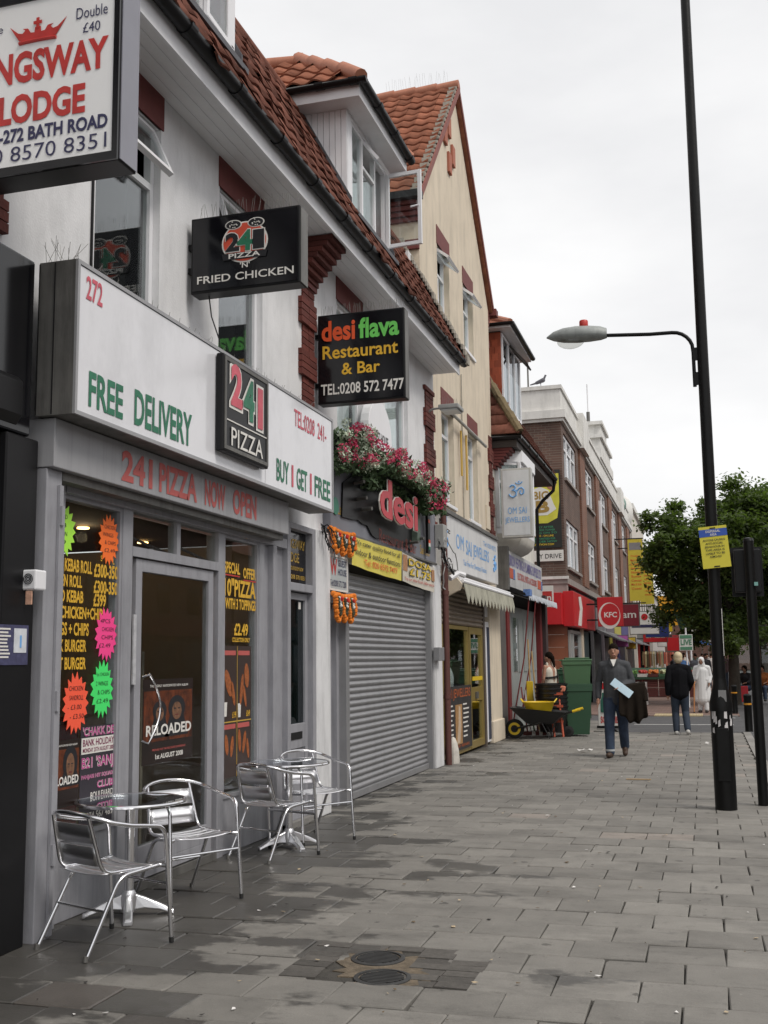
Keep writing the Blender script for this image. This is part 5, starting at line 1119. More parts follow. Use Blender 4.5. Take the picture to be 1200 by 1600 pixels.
# eaves: dark boarded soffit, gutter returning round the near end, corbel
M_tim = mat('dark_timber', (.045,.035,.03), .7, var=.2)
MB().box(TX,-3.68,Ya+.02,Yb+.25,6.12,6.17).build('soffit', M_tim, tb); gutter(tb, ((-3.62,Ya-.06,6.33),(-3.62,Yb+.30,6.33)), .075, None, (.2,.4,.6,.8)); gutter(tb, ((-4.55,Ya-.03,6.33),(-3.55,Ya-.03,6.33)), .075)
fbm = MB(); fbm.box(-3.69,-3.66,Ya,Yb+.25,6.10,6.36); fbm.box(-4.2,-3.69,Ya-.0,Ya+.03,6.10,6.36); fbm.build('fascia_board', M_tim, tb)
for k in range(7): MB().box(TX,TX+.06+.06*k,Ya+.04,Ya+.50,5.66+.065*k,5.66+.065*k+.055).build('corbel_course', M_dred, tb)
mb = MB(); mb.tube([(-3.62,Yb+.15,6.28),(-3.66,Yb+.18,6.0),(-3.95,Yb+.10,5.72),(-4.1,Yb+.08,5.5),(-4.12,Yb+.08,0)], .045, 8); mb.build('downpipe', M_black, tb, smooth=True)
# steep roof with hipped near end
RT = V(-3.55,0,6.40); tz = 9.0; tx = -5.1
rf = MB(); A = V(-3.58,Ya-.03,6.40); Bq = V(-3.58,Yb+.2,6.40); Cq = V(tx,Yb-1.2,tz); Dq = V(tx,Ya+1.2,tz); A2 = V(-7.5,Ya-.03,6.40); D2_ = V(-7.5,Ya+1.2,tz); 
rf.poly([A,Bq,Cq,Dq]); rf.poly([A2,A,Dq,D2_]); rf.poly([Dq,Cq,V(-7.5,Yb-1.2,tz),D2_]); rf.poly([Bq,V(-7.5,Yb+.2,6.4),V(-7.5,Yb-1.2,tz),Cq]); trf = rf.build('roof', M_tiled, tb)
upf = (V(tx,0,tz)-V(-3.58,0,6.40)); lf = upf.length; upf.normalize(); PT = tile_mesh(.27,.27,.004,'tile',M_tiled,2)
Bf = basis((0,1,0), upf); nf = V(0,1,0).cross(upf)
for k in range(5):
    for j in range(19):
        s_ = (k+.5)*.27; p = V(-3.58,Ya+.10+.29*j,6.40)+upf*s_
        if p.y < Ya+1.2*s_/lf: continue
        inst('tile', PT, p+nf*.008, Bf, trf)
uph = (V(0,1.23,tz-6.40)); lh = uph.length; uph.normalize(); Bh = basis((1,0,0), uph); nh = V(1,0,0).cross(uph)
for k in range(8):
    for j in range(7):
        s_ = (k+.5)*.27; p = V(-3.72-.27*j,Ya-.03,6.40)+uph*s_
        if p.x > -3.58+(tx+3.58)*s_/lh: continue
        inst('tile', PT, p+nh*.008, Bh, trf)
for k in range(7):
    a = A.lerp(Dq, k/7); b = A.lerp(Dq, (k+1)/7+.02); MB().tube([a+V(0,0,.02), b+V(0,0,.05)], [.085,.10], 8).build('hip_tile', mat('mossy_hip', (.17,.13,.07), .9, var=.4, vs=9), trf, smooth=True)
# dormer with tile-hung cheek
dx, da, db_, dz0, dz1 = -4.16, 23.98, 26.6, 7.35, 9.12
dmr = MB(); dmr.box(dx-1.6, dx-.02, da+.02, db_-.02, dz0-.6, dz1); dmr = dmr.build('dormer', M_tim, tb)
HT = MB().box(-.0,.148,-.0,.022,-.10,.10).mesh('hung_tile'); HT.materials.append(mat('hung_tile', (.36,.085,.04), .8, var=.15, vs=10, rand=.22))
for k in range(11):
    for j in range(7): inst('hung_tile', HT, (dx-.16-.155*j-(.07 if k % 2 else 0), da-.012, dz0-.02+.165*k), Matrix.Rotation(R(5),3,'X'), dmr, (1,1,.86))
    if k % 2: inst('hung_tile', HT, (dx-.08, da-.012, dz0-.02+.165*k), Matrix.Rotation(R(5),3,'X'), dmr, (.47,1,.86))
f_ = MB(); frame_F(f_, dx-.05, dx+.02, da+.05, db_-.05, dz0+.05, dz1-.05, .07)
for q in (1,2): f_.box(dx-.05,dx+.02,da+.05+(db_-da-.1)*q/3-.03,da+.05+(db_-da-.1)*q/3+.03,dz0+.1,dz1-.1)
f_.build('window_frame', M_upvc, dmr); MB().box(dx-.02,dx-.012,da+.1,db_-.1,dz0+.1,dz1-.1).build('pane', glass_mat('sky_glass', (.55,.6,.62)), dmr); MB().box(dx-.019,dx-.018+.0,da+.1,db_-.1,dz0+.1,dz0+1.05).build('blind', M_curtain, dmr)
mv = Matrix.Translation((dx+.03,0,dz1-.1)) @ Matrix.Rotation(-R(40),4,'Y'); v_ = MB()
for q in ((da+.95,da+1.0,-.6,0),(da+1.65,da+1.7,-.6,0),(da+1.0,da+1.65,-.05,0),(da+1.0,da+1.65,-.6,-.55)): v_.box(-.02,.02,*q, M=mv)
v_.build('open_vent', M_tim, dmr)
dr = MB(); e = .26; P0 = V(dx+e,da-e,dz1+.06); P1 = V(dx+e,db_+e,dz1+.06); P2 = V(dx-1.8,da-e,dz1+.06); P3 = V(dx-1.8,db_+e,dz1+.06); ym = (da+db_)/2; T0 = V(dx-.9,ym,dz1+.85); T1 = V(dx-1.8,ym,dz1+.85)
dr.poly([P0,P1,T0]); dr.poly([P2,P0,T0,T1]); dr.poly([P1,P3,T1,T0]); dr.poly([P0,P2,P3,P1]); dr.build('dormer_roof', M_tile, dmr)
MB().tube([P0+V(0,0,.03), T0+V(0,0,.05)], .08, 8).build('hip_tile', M_ridge, dmr, smooth=True)
gutter(dmr, (P0+V(.04,-.06,.02), P1+V(.04,.06,.02)), .06); gutter(dmr, (P2+V(0,-.04,.02), P0+V(.06,-.04,.02)), .06); MB().box(dx-1.8,dx+e,da-e,db_+e,dz1-.02,dz1+.04).build('soffit', M_soffit, dmr)
# plumbers' shop below
pl = thing('plumbers_shopfront', 'dark plumbers merchant shopfront with dark red posts and grey steel doors', 'shopfront', (-4.1,25.5,0))
M_post = mat('dark_red_post', (.17,.022,.022), .5, var=.15)
MB().box(-4.3,-4.0,21.95,22.62,0,3.0).build('dark_pier', mat('sooty_wall', (.09,.08,.075), .9, var=.3), pl)
for (a, b) in ((22.70,23.02),(27.5,27.8)): MB().box(-4.12,-3.98,a,b,0,3.0).build('post', M_post, pl)
M_sdoor = mat('steel_door', (.30,.32,.31), .5, var=.08, stain=.2)
for k in range(6):
    a = 23.05+.72*k; MB().box(-4.16,-4.08,a,a+.70,.05,2.75).build('door_panel', M_sdoor, pl, bevel=.01); MB().box(-4.08,-4.06,a+.12,a+.58,1.3,2.5).build('door_glass', M_glass if k == 1 else M_sdoor, pl)
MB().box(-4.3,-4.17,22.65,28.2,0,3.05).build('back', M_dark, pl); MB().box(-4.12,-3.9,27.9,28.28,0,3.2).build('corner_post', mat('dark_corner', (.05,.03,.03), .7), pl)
kf = thing('plumbers_fascia', 'dirty white plumbing supplies fascia with violet and red lettering over the dark shop', 'sign', (-4.0,25.5,3.2))
MB().box(-4.25,-3.98,22.95,28.05,3.14,3.92).build('board', mat('dirty_white_board', (.50,.50,.50), .6, var=.15, stain=.35), kf, bevel=.006); MB().box(-4.25,-3.94,22.75,22.94,3.05,3.98).build('end_cap', M_alu, kf)
tF('KIRRON HEATING & PLUMBING SUPPLIES LTD', kf, -3.976, 23.05, 3.60, 4.8, .24, M_lpurple, bold=.025); tF('ELECTRICAL PARTS & ACCESSORIES', kf, -3.976, 24.2, 3.36, 2.9, .16, M_lfade, bold=.02)
for y in (23.05, 27.25): MB().box(-3.977,-3.972,y,y+.55,3.33,3.55).build('red_block', mat('fade_red_block', (.50,.10,.05), .5), kf); MB().box(-3.977,-3.972,y+.57,y+.8,3.33,3.55).build('blue_block', mat('fade_blue_block', (.12,.22,.45), .5), kf)
ca = thing('shop_canopy', 'dark shop canopy with a ragged white edge over the plumbers merchant', 'awning', (-3.8,25.5,2.9))
MB().prism([(-4.0,22.9,3.12),(-3.62,22.9,2.98),(-3.60,22.9,2.93),(-4.0,22.9,3.02)], (0,5.1,0)).build('canopy', M_black, ca)
mb = MB(); n = 30; rr = random.Random(2)
for i in range(n): a = 23.2+i*.155; mb.prism([(-3.60,a,2.99),(-3.60,a+.155,2.99),(-3.59,a+.14,2.88-rr.random()*.05),(-3.59,a+.03,2.90-rr.random()*.05)], (.008,0,0))
mb.build('ragged_edge', mat('tattered_white', (.60,.63,.68), .8, var=.2), ca)
MB().box(-3.66,-3.52,22.95,23.25,2.92,3.06).build('rolled_end', mat('rolled_blue', (.12,.22,.5), .7, var=.5, vs=20), ca)
for y in (23.35, 24.3): MB().tube([(-3.60,y,2.95),(-3.75,y,1.6),(-3.98,y-.2,.3)], .016, 6).build('red_strut', M_post, ca)

# ================================================================ BRICK PARADE ON THE FAR CORNER
bp_ = thing('brick_parade', 'three storey brown brick parade with white parapet on the far corner of the side street', 'building', (-8,50,0))
M_bk = brick_mat('brown_brick', (.105,.060,.046), (.150,.084,.062), (.19,.165,.14), 'Y', .23, .078); M_bkx = brick_mat('brown_brick_side', (.105,.060,.046), (.150,.084,.062), (.19,.165,.14), 'X', .23, .078); M_bko = brick_mat('orange_brick', (.19,.080,.050), (.235,.105,.065), (.24,.19,.15), 'Y', .23, .078)
EX = -4.0; EY0, EY1 = 33.45, 66.0; wins = [(34.0,37.5),(40.6,43.3),(46.4,49.3),(52.6,55.3),(58.8,61.4)]
M_par = mat('white_stucco', (.70,.69,.66), .85, var=.08, stain=.28, sscale=(1,1,.25)); M_stone = mat('grey_stone_band', (.30,.27,.25), .8, var=.2, stain=.3)
eops = [(a, b, z0_, z1_) for (a, b) in wins for (z0_, z1_) in ((4.42,5.95),(7.25,8.72))]
mb = MB(); wall_F(mb, EX, EY0, EY1, 4.05, 8.95, eops, .3); mb.build('wall', M_bk, bp_)
MB().box(-14, EX-.302, EY0, EY0+.3, 4.05, 8.95).build('side_wall', M_bkx, bp_); MB().box(EX-.301, EX-.002, EY0+.001, EY0+.02, 4.05, 8.95).build('corner_brickwork', M_bkx, bp_)
for (a, b) in ((38.2,39.9),(44.0,45.6),(50.0,51.8),(56.2,58.0),(62.2,64.0)): MB().box(EX, EX+.07, a, b, 4.06, 8.94).build('brick_pier', M_bko, bp_)
for (a, b, c, d) in eops:
    n = 3 if b-a > 3 else 2; fr = MB(); frame_F(fr, EX-.13, EX-.05, a+.002, b-.002, c+.002, d-.002, .09)
    for q in range(1, n): y = a+(b-a)*q/n; fr.box(EX-.13,EX-.05,y-.10,y+.10,c+.09,d-.09)
    fr.box(EX-.12,EX-.06,a+.09,b-.09,d-.48,d-.42); w_ = fr.build('window', M_upvc, bp_)
    MB().box(EX-.10,EX-.092,a+.09,b-.09,c+.09,d-.09).build('pane', M_glass, w_); MB().box(EX-.30,EX-.29,a,b,c,d).build('room', M_dark, w_); MB().box(EX-.05,EX+.08,a-.05,b+.05,c-.09,c).build('sill', M_stone, w_)
for y in (44.9, 51.2): MB().box(EX+.071,EX+.16,y-.08,y+.08,4.1,8.0).build('white_downpipe', M_upvc, bp_)
pp = MB()
for (z0_, z1_, o_) in ((8.95,9.05,.10),(9.05,9.30,.16),(9.30,10.0,.02),(10.0,10.12,.07)):
    pp.box(-14, EX+o_, EY0-o_, EY0+.35, z0_, z1_-.001); pp.box(EX-.35, EX+o_, EY0+.351, EY1, z0_, z1_-.001)
pp.build('parapet', M_par, bp_)
for (a, b) in ((38.1,40.0),(56.0,58.1)): MB().box(EX-.3,EX+.24,a,b,8.96,10.22).build('parapet_pier', M_par, bp_)
tw = MB(); 
for (a, b, z0_, z1_, o_) in ((46.5,53.0,10.12,10.55,.12),(47.2,52.3,10.55,11.1,.05),(47.0,52.5,11.1,11.25,.15),(48.2,51.2,11.25,11.9,.0),(48.0,51.4,11.9,12.05,.1)): tw.box(EX-1.5,EX+o_,a,b,z0_,z1_-.001)
tw.build('parapet_block', M_par, bp_); MB().tube([(EX-.6,49,12.0),(EX-.6,49,12.7)], .08, 8).build('mast_base', M_alu, bp_); MB().tube([(EX-.6,49,12.7),(EX-.6,49,14.0)], .03, 6).build('flagpole', M_upvc, bp_)
mb = MB(); mb.ell((EX-.2,61.5,10.1), (.35,.5,.45), 16, 8); mb.build('copper_dome', mat('verdigris', (.20,.30,.26), .7), bp_, smooth=True); mb = MB(); mb.ell((EX-.3,65.0,10.1), (.6,.6,1.0), 16, 10); mb.build('white_dome', M_par, bp_, smooth=True)
st = MB(); st.box(-14, EX+.05, EY0-.05, EY0+.3, 3.86, 4.05); st.box(-14, EX+.02, EY0-.02, EY0+.3, 3.45, 3.859); st.box(EX-.3, EX+.05, EY0+.301, EY1, 3.86, 4.05); st.build('stone_band', M_stone, bp_); MB().box(-14,EX+.09,EY0-.09,EY0+.0-.051,4.0,4.09).build('band_cap', M_par, bp_)
M_otile = mat('orange_brown_cladding', (.24,.080,.040), .5, var=.15, vs=2)
for k in range(9): MB().box(-14, EX-.02, EY0-.015, EY0+.05, .0+.385*k, .0+.385*k+.378).build('cladding_board', M_otile, bp_)
MB().box(EX-.3,EX-.05,34.9,EY1,0,3.86).build('shop_backing', M_dark, bp_)
# corner shopfront: window, posts, red fascia boxes
kc = thing('corner_chicken_shop', 'corner chicken shop with bright red fascia boxes and grey window below', 'shopfront', (-3.9,35,0))
MB().box(EX-.05,EX+.0,33.5,36.9,0,.9).build('stall_riser', M_otile, kc)
f_ = MB(); frame_F(f_, EX-.04, EX+.04, 33.75, 36.7, .9, 2.45, .09); f_.box(EX-.04,EX+.04,34.5,34.6,.99,2.36); f_ = f_.build('window', mat('grey_frame', (.40,.41,.40), .5), kc); MB().box(EX-.02,EX-.012,33.84,36.61,.99,2.36).build('pane', M_glass, f_)
MB().box(EX-.02,EX+.06,36.9,37.4,0,2.6).build('post', M_cream, kc); MB().box(EX-.04,EX+.0,37.4,39.5,.1,2.5).build('door', mat('teal_door', (.05,.10,.11), .4), kc)
MB().box(-5.55, EX-.10, EY0-.55, EY0-.02, 2.60, 3.56).build('red_box', M_red, kc, bevel=.01); MB().box(-8.0,-5.56,EY0-.35,EY0-.02,2.55,3.35).build('red_box', M_red, kc)
mb = MB(); mb.box(EX-.10, EX+.22, EY0-.18, 39.8, 2.55, 3.62); mb.build('red_fascia', M_red, kc, bevel=.01)
MB().prism([(EX+.225,34.3,2.6),(EX+.225,35.2,2.6),(EX+.225,35.7,3.2),(EX+.225,35.3,3.55),(EX+.225,34.6,3.5),(EX+.225,34.9,3.1)], (.006,0,0)).build('white_swash', M_lwhite, kc)
for k in range(4): MB().box(EX-1.05+.1*k,EX-1.0+.1*k,EY0-.40,EY0-.05,2.3,2.72).build('red_flag', M_red, kc)
t = box_sign('chicken_shop_sign', 'square red hanging sign with a white disc and small letters on the brick parade', -3.42, -2.58, 37.0, 2.62, 3.60, .16, M_red, M_red, .02)
n = 30; MB().prism([(-3.03+.36*math.cos(2*math.pi*k/n),36.990,2.98+.44*math.sin(2*math.pi*k/n)) for k in range(n)], (0,-.006,0)).build('disc', M_lwhite, t)
MB().prism([(-3.00+.31*math.cos(2*math.pi*k/n),36.983,3.02+.37*math.sin(2*math.pi*k/n)) for k in range(n)], (0,-.005,0)).build('red_disc', M_red, t); tC('KFC', t, 36.976, -3.20, 2.92, .42, .18, M_lwhite, bold=.03)
# estate board, street nameplate and film banner on the side wall
SY = EY0-.012
eb = thing('estate_board', 'white and red estate board on a pole beside the plumbers canopy', 'sign', (-4.6,30.5,3.3)); MB().box(-4.75,-4.02,30.5,30.54,3.02,3.62).build('board', M_lwhite, eb); MB().box(-4.70,-4.06,30.49,30.499,3.18,3.46).build('red_field', M_lred, eb); tC('nson', eb, 30.486, -4.60, 3.20, .52, .12, M_lwhite, bold=.02); MB().tube([(-4.85,30.52,0),(-4.85,30.52,3.6)], .04, 6).build('pole', M_wood, eb)
np_ = thing('street_nameplate', 'white street nameplate ending in EY DRIVE on the brick side wall', 'sign', (-4.6,SY,5)); MB().box(-5.60,-4.05,SY-.03,SY,4.56,4.90).build('plate', M_lwhite, np_, bevel=.01); tC('EY DRIVE', np_, SY-.033, -4.88, 4.65, .77, .14, M_lblack, bold=.006)
fb2 = thing('film_banner', 'tall yellow and black BIG B banner on the brick side wall', 'banner', (-4.8,SY,6)); bx0, bx1, bz0, bz1 = -5.6,-4.08,4.98,7.42
MB().box(bx0,bx1,SY-.03,SY,bz0,bz1).build('sheet', mat('banner_black', (.02,.02,.018), .5), fb2); MB().prism([(bx0+.02,SY-.032,5.75),(-4.5,SY-.032,5.75),(-4.2,SY-.032,5.9),(-4.12,SY-.032,6.4),(-4.12,SY-.032,7.3),(bx0+.02,SY-.032,7.38)], (0,-.004,0)).build('yellow_field', mat('banner_yellow', (.62,.58,.06), .5, var=.25, vs=2), fb2)
mb = MB(); mb.ell((-4.36,SY-.035,7.0), (.17,.012,.22), 12, 8); mb.build('face', mat('banner_skin', (.45,.20,.12), .6, var=.3, vs=12), fb2, smooth=True); mb = MB(); mb.ell((-4.42,SY-.042,7.14), (.22,.012,.17), 12, 8); mb.build('hair', M_lblack, fb2, smooth=True); MB().box(-4.42,-4.18,SY-.055,SY-.048,6.98,7.04).build('sunglasses', M_lblack, fb2)
mb = MB(); mb.prism([(-5.0,SY-.037,6.0),(-4.5,SY-.037,6.0),(-4.22,SY-.037,6.18),(-4.30,SY-.037,6.35),(-4.45,SY-.037,6.78),(-4.7,SY-.037,6.9),(-5.0,SY-.037,6.8)], (0,-.004,0)); mb.build('white_burst', M_lwhite, fb2)
tC('BIG', fb2, SY-.046, -4.93, 6.50, .48, .26, mat('banner_gold', (.35,.22,.05), .5), bold=.03); tC('B', fb2, SY-.046, -4.85, 6.08, .42, .38, mat('banner_gold', (.35,.22,.05)), bold=.05)
M_bg = mat('banner_green', (.05,.28,.14), .5)
for k, (s_, m) in enumerate((('ONLY AFTER',M_bg),('CHARGE TOWER',M_bg),('LOG ON TO',M_bg),('LOGO - ON LINE',M_lyel2),('GUARANTEED FOR',M_bg),('ORDER NOW',M_bg),('LIVETVON.COM',M_lyel2))): tC(s_, fb2, SY-.034, -4.95, 5.60-.09*k, .62+.05*(k % 3), .06, m, bold=.01)
# aerial and pigeon on the parapet
ae = thing('tv_aerial', 'thin television aerial standing on the white parapet', 'aerial', (-5.3,EY0+.15,10.12)); MB().tube([(-5.0,EY0+.15,10.11),(-5.0,EY0+.15,11.5)], .03, 6).build('mast', M_alu, ae); MB().tube([(-5.35,EY0+.15,11.65),(-4.9,EY0+.15,11.40)], .018, 5).build('boom', M_alu, ae)
for k in range(5): MB().tube([(-5.3+.08*k,EY0-.02,11.62-.045*k),(-5.3+.08*k,EY0+.32,11.62-.045*k)], .012, 4).build('element', M_alu, ae)
pg = thing('pigeon', 'grey pigeon perched on the white parapet next to the aerial', 'bird', (-4.6,EY0,10.12)); mb = MB(); px, py, pz_ = -4.62, EY0+.1, 10.14
mb.cap((px-.10,py,pz_+.13),(px+.10,py,pz_+.20), .055, .075, 10); mb.cap((px+.12,py,pz_+.22),(px+.17,py,pz_+.32), .045, .032, 8); mb.ell((px+.18,py,pz_+.345),(.036,.03,.034)); mb.cap((px+.205,py,pz_+.342),(px+.235,py,pz_+.335), .011, .005, 6); mb.cap((px-.12,py,pz_+.12),(px-.30,py,pz_+.08), .035, .022, 8)
for s_ in (-1,1): mb.cap((px+.02,py+.03*s_,pz_+.13),(px+.03,py+.03*s_,pz_), .013, .010, 6)
body('body', mb, mat('pigeon_grey', (.12,.12,.14), .8), pg, .012, 2)

# ================================================================ PROJECTING SIGNS ALONG THE PARADE
def hang(name, label, x0, x1, y, z0, z1, m, txt=None, tm=None, n_extra=None):
    t = thing(name, label, 'sign', ((x0+x1)/2, y, z0)); MB().box(x0,x1,y,y+.14,z0,z1).build('case', M_alu, t); MB().box(x0+.03,x1-.03,y-.006,y-.001,z0+.03,z1-.03).build('face', m, t); MB().box(-4.0,x0,y+.04,y+.09,z1-.1,z1-.05).build('bracket', M_black, t)
    if txt: tC(txt, t, y-.009, x0+(x1-x0)*.12, z0+(z1-z0)*.38, (x1-x0)*.76, (z1-z0)*.30, tm or M_lwhite, bold=.015)
    return t
hang('maroon_sign','maroon hanging sign with pale lettering just behind the red square one', -3.4,-2.35,42.5,2.75,3.62, mat('maroon', (.22,.015,.03), .4), 'riam', M_lwhite)
t = hang('white_hanging_sign','white hanging sign with a red dot behind the maroon sign', -3.1,-1.85,48,2.55,3.55, M_lwhite, None); MB().prism([(-2.45+.14*math.cos(2*math.pi*k/18),47.99,3.3+.14*math.sin(2*math.pi*k/18)) for k in range(18)], (0,-.005,0)).build('red_dot', M_red, t); MB().box(-3.0,-1.95,47.985,47.99,2.85,2.97).build('print_line', M_lnavy, t) 
hang('blue_hanging_sign','small dark blue hanging sign beyond the white one', -2.7,-1.6,53,2.5,3.4, mat('sign_blue', (.03,.05,.22), .4))
hang('yellow_hanging_sign','tiny yellow and black hanging sign beyond the blue one', -1.9,-1.5,56,2.8,3.4, M_yellow)
for i, (x0, y, z1) in enumerate(((-3.28,52.0,7.1),(-3.0,55.5,7.0))):
    t = thing('vertical_banner', ['tall yellow vertical banner with red print on the brick parade, nearer of two','yellow vertical banner mostly hidden behind the nearer one'][i], 'banner', (x0,y,4.2)); MB().box(x0,x0+.68,y,y+.03,4.2,z1).build('sheet', mat('banner_yellow2', (.62,.50,.05), .6, var=.1), t)
    MB().tube([(-4.0,y+.015,z1+.03),(x0+.72,y+.015,z1+.03)], .03, 6).build('top_arm', M_black, t); MB().tube([(-4.0,y+.015,4.1),(x0+.72,y+.015,4.1)], .03, 6).build('bottom_arm', M_black, t); MB().box(x0+.06,x0+.6,y-.006,y-.001,z1-.50,z1-.16).build('grey_heading', mat('banner_grey', (.25,.24,.25), .6), t)
    for k, s_ in enumerate(('Wedding','Mens Wear','Cloth','Salwar','Shirts','Suits','Casual','Men & Kids','Coats')): tC(s_, t, y-.006, x0+.10, z1-.85-.19*k, .46, .10, M_lorange, bold=.01)
# ground-floor shopfronts along the parade and beyond: pier, fascia, blind
sf = [(40,44,(.03,.05,.06),(.20,.20,.21)),(44.2,48,(.05,.04,.10),(.16,.14,.16)),(48.2,52,(.30,.03,.16),(.5,.45,.1)),(52.2,57,(.04,.07,.16),(.10,.10,.25)),(57.2,63,(.06,.05,.05),(.4,.36,.3))]
for i, (a, b, c1, c2) in enumerate(sf):
    t = thing('parade_shopfront', ['dark teal shop under the brick parade beside the chicken shop','violet black shop under the brick parade','magenta shop under the brick parade','dark blue shop under the brick parade','brown shop at the end of the brick parade'][i], 'shopfront', (-3.9,(a+b)/2,0))
    MB().box(EX-.04,EX+.02,a,b,0,2.5).build('front', mat('shop_front_%d' % i, c1, .4, var=.4, vs=1.5), t); MB().box(EX-.04,EX+.12,a,a+.25,0,2.6).build('pier', mat('shop_pier_%d' % i, c2, .6), t); MB().box(EX-.04,EX+.25,a,b,2.6,3.4).build('fascia', mat('shop_pier_%d' % i, c2), t)
    MB().prism([(EX+.25,a+.2,2.62),(EX+1.0,a+.2,2.25),(EX+1.0,a+.2,2.2),(EX+.25,a+.2,2.5)], (0,b-a-.4,0)).build('blind', mat('blind_grey', (.15,.15,.16), .7), t)
# ================================================================ FAR BUILDINGS
def far_building(name, label, x0, x1, y0, y1, h, m, face='C', rows=2, cols=4, roof=None, wm=None):
    t = thing(name, label, 'building', ((x0+x1)/2,(y0+y1)/2,0)); MB().box(x0,x1,y0,y1,0,h).build('wall', m, t)
    if roof: MB().prism([(x0-.2,y0-.2,h),(x1+.2,y0-.2,h),((x0+x1)/2,y0-.2,h+roof)], (0,y1-y0+.4,0)).build('roof', M_tiled, t)
    else: MB().box(x0-.1,x1+.15,y0-.1,y1+.1,h,h+.3).build('parapet', M_par, t)
    for r_ in range(rows):
        for c_ in range(cols):
            z = 4.2+r_*(h-5.0)/max(rows,1)
            if face == 'F': y = y0+(c_+.5)*(y1-y0)/cols; w_ = MB().box(x1-.02,x1+.03,y-.7,y+.7,z,z+1.5).build('window', M_upvc, t); MB().box(x1+.0,x1+.04,y-.6,y+.6,z+.1,z+1.4).build('pane', M_blackg, w_)
            else: x = x0+(c_+.5)*(x1-x0)/cols; w_ = MB().box(x-.6,x+.6,y0-.03,y0+.02,z,z+1.4).build('window', M_upvc, t); MB().box(x-.5,x+.5,y0-.04,y0,z+.1,z+1.3).build('pane', M_blackg, w_)
    return t
far_building('cream_block', 'pale cream block rising beyond the brick parade', -12, -3.9, 66.3, 80, 10.5, mat('far_cream', (.60,.56,.50), .9, var=.08), 'F', 2, 5)
far_building('low_shop_row', 'low pale shop row beyond the cream block', -12, -3.6, 80.3, 104, 6.2, mat('far_grey', (.45,.42,.40), .9, var=.1), 'F', 1, 7)
far_building('far_brick_house', 'far red brown brick house closing the view down the street', -6, 10, 132, 142, 8.0, M_obrick, 'C', 2, 5, 3.0)
far_building('far_white_house', 'distant white gabled house above the market awnings', -14, -6.2, 128, 138, 9, M_white, 'C', 2, 3, 3)
hang('orange_shop_sign', 'large orange hanging shop sign glimpsed behind the tree', -2.9,-.55,74,3.6,5.6, mat('sign_orange', (.75,.36,.02), .5))
hang('white_chemist_sign', 'white rectangular hanging sign far down the street', -1.6,-.3,82,3.3,4.4, M_lwhite, 'welcome', M_lblack)
hang('red_shop_sign', 'red and white hanging sign above the market stalls', -3.2,-1.9,60,1.95+.4,3.0, M_red, 'SALE', M_lwhite)
hang('red_round_sign', 'small red hanging sign beside the red and white one', -2.1,-1.4,64,1.9,2.7, M_red)
rs = thing('red_shopfront', 'bright red framed shopfront behind the fruit stall', 'shopfront', (-3.8,70,0)); MB().box(-3.95,-3.2,67,67.2,0,2.5).build('front', mat('bright_red', (.36,.03,.02), .5, var=.3), rs); MB().box(-3.75,-3.55,66.98,67.0,.2,2.3).build('glass', M_blackg, rs); MB().box(-3.48,-3.28,66.98,67.0,.2,2.3).build('glass', M_blackg, rs); MB().box(-4.2,-2.9,66.6,70,2.5,3.0).build('canopy', mat('grey_canopy', (.22,.22,.22), .7), rs)
# market awnings far down
for i, (x0, y, m, lab) in enumerate([(-1.2,92,mat('awning_blue', (.05,.14,.42), .7),'blue market awning far down the pavement'),(-.3,84,M_upvc,'white market awning far down the pavement'),(.2,100,mat('awning_pale_blue', (.2,.4,.6), .7),'pale blue market awning behind the white one')]):
    t = thing('market_awning', lab, 'awning', (x0,y,0)); MB().prism([(x0,y,2.9+.3*(i == 0)),(x0+2.2,y,2.35),(x0+2.2,y,2.3),(x0,y,2.85)], (0,4,0)).build('canopy', m, t)
    for (dx_, dy) in ((.05,.1),(2.1,.1),(.05,3.9),(2.1,3.9)): MB().tube([(x0+dx_,y+dy,0),(x0+dx_,y+dy,2.4)], .03, 6).build('pole', M_alu, t)
gp = thing('green_planter', 'green planter basket on a tall post far down the street', 'planter', (-.75,60,0)); MB().lathe([(.5,3.0),(.8,3.9),(.82,3.95)], (-.75,60,0), 16).build('basket', mat('planter_green', (.02,.10,.07), .6), gp, smooth=True); MB().tube([(-.75,60,0),(-.75,60,3.0)], .06, 8).build('post', M_upvc, gp)
for i, (x0, x1, y, z0_, z1_, c_, lab) in enumerate([(-3.3,-2.5,58.5,3.0,3.9,(.55,.10,.05),'orange red hanging sign above the far shop doors'),(-2.6,-2.0,67,3.2,3.9,(.60,.45,.06),'small amber hanging sign farther along the far shops'),(-2.9,-2.2,71,2.2,2.9,(.62,.60,.58),'small white hanging sign low over the far pavement'),(-2.2,-1.5,78,2.5,3.1,(.45,.03,.04),'small crimson hanging sign far down the street'),(-2.0,-1.2,88,2.4,3.2,(.05,.12,.35),'small royal blue hanging sign far down the street'),(-3.5,-3.0,45.5,2.0,2.5,(.45,.12,.40),'purple and pink hanging sign beside the shop blinds'),(-3.45,-3.0,50.5,1.95,2.5,(.60,.42,.05),'gold shield shaped hanging sign beside the shop blinds')]):
    hang('small_hanging_sign', lab, x0, x1, y, z0_, z1_, mat('small_sign_%d' % i, c_, .5, var=.35, vs=3))
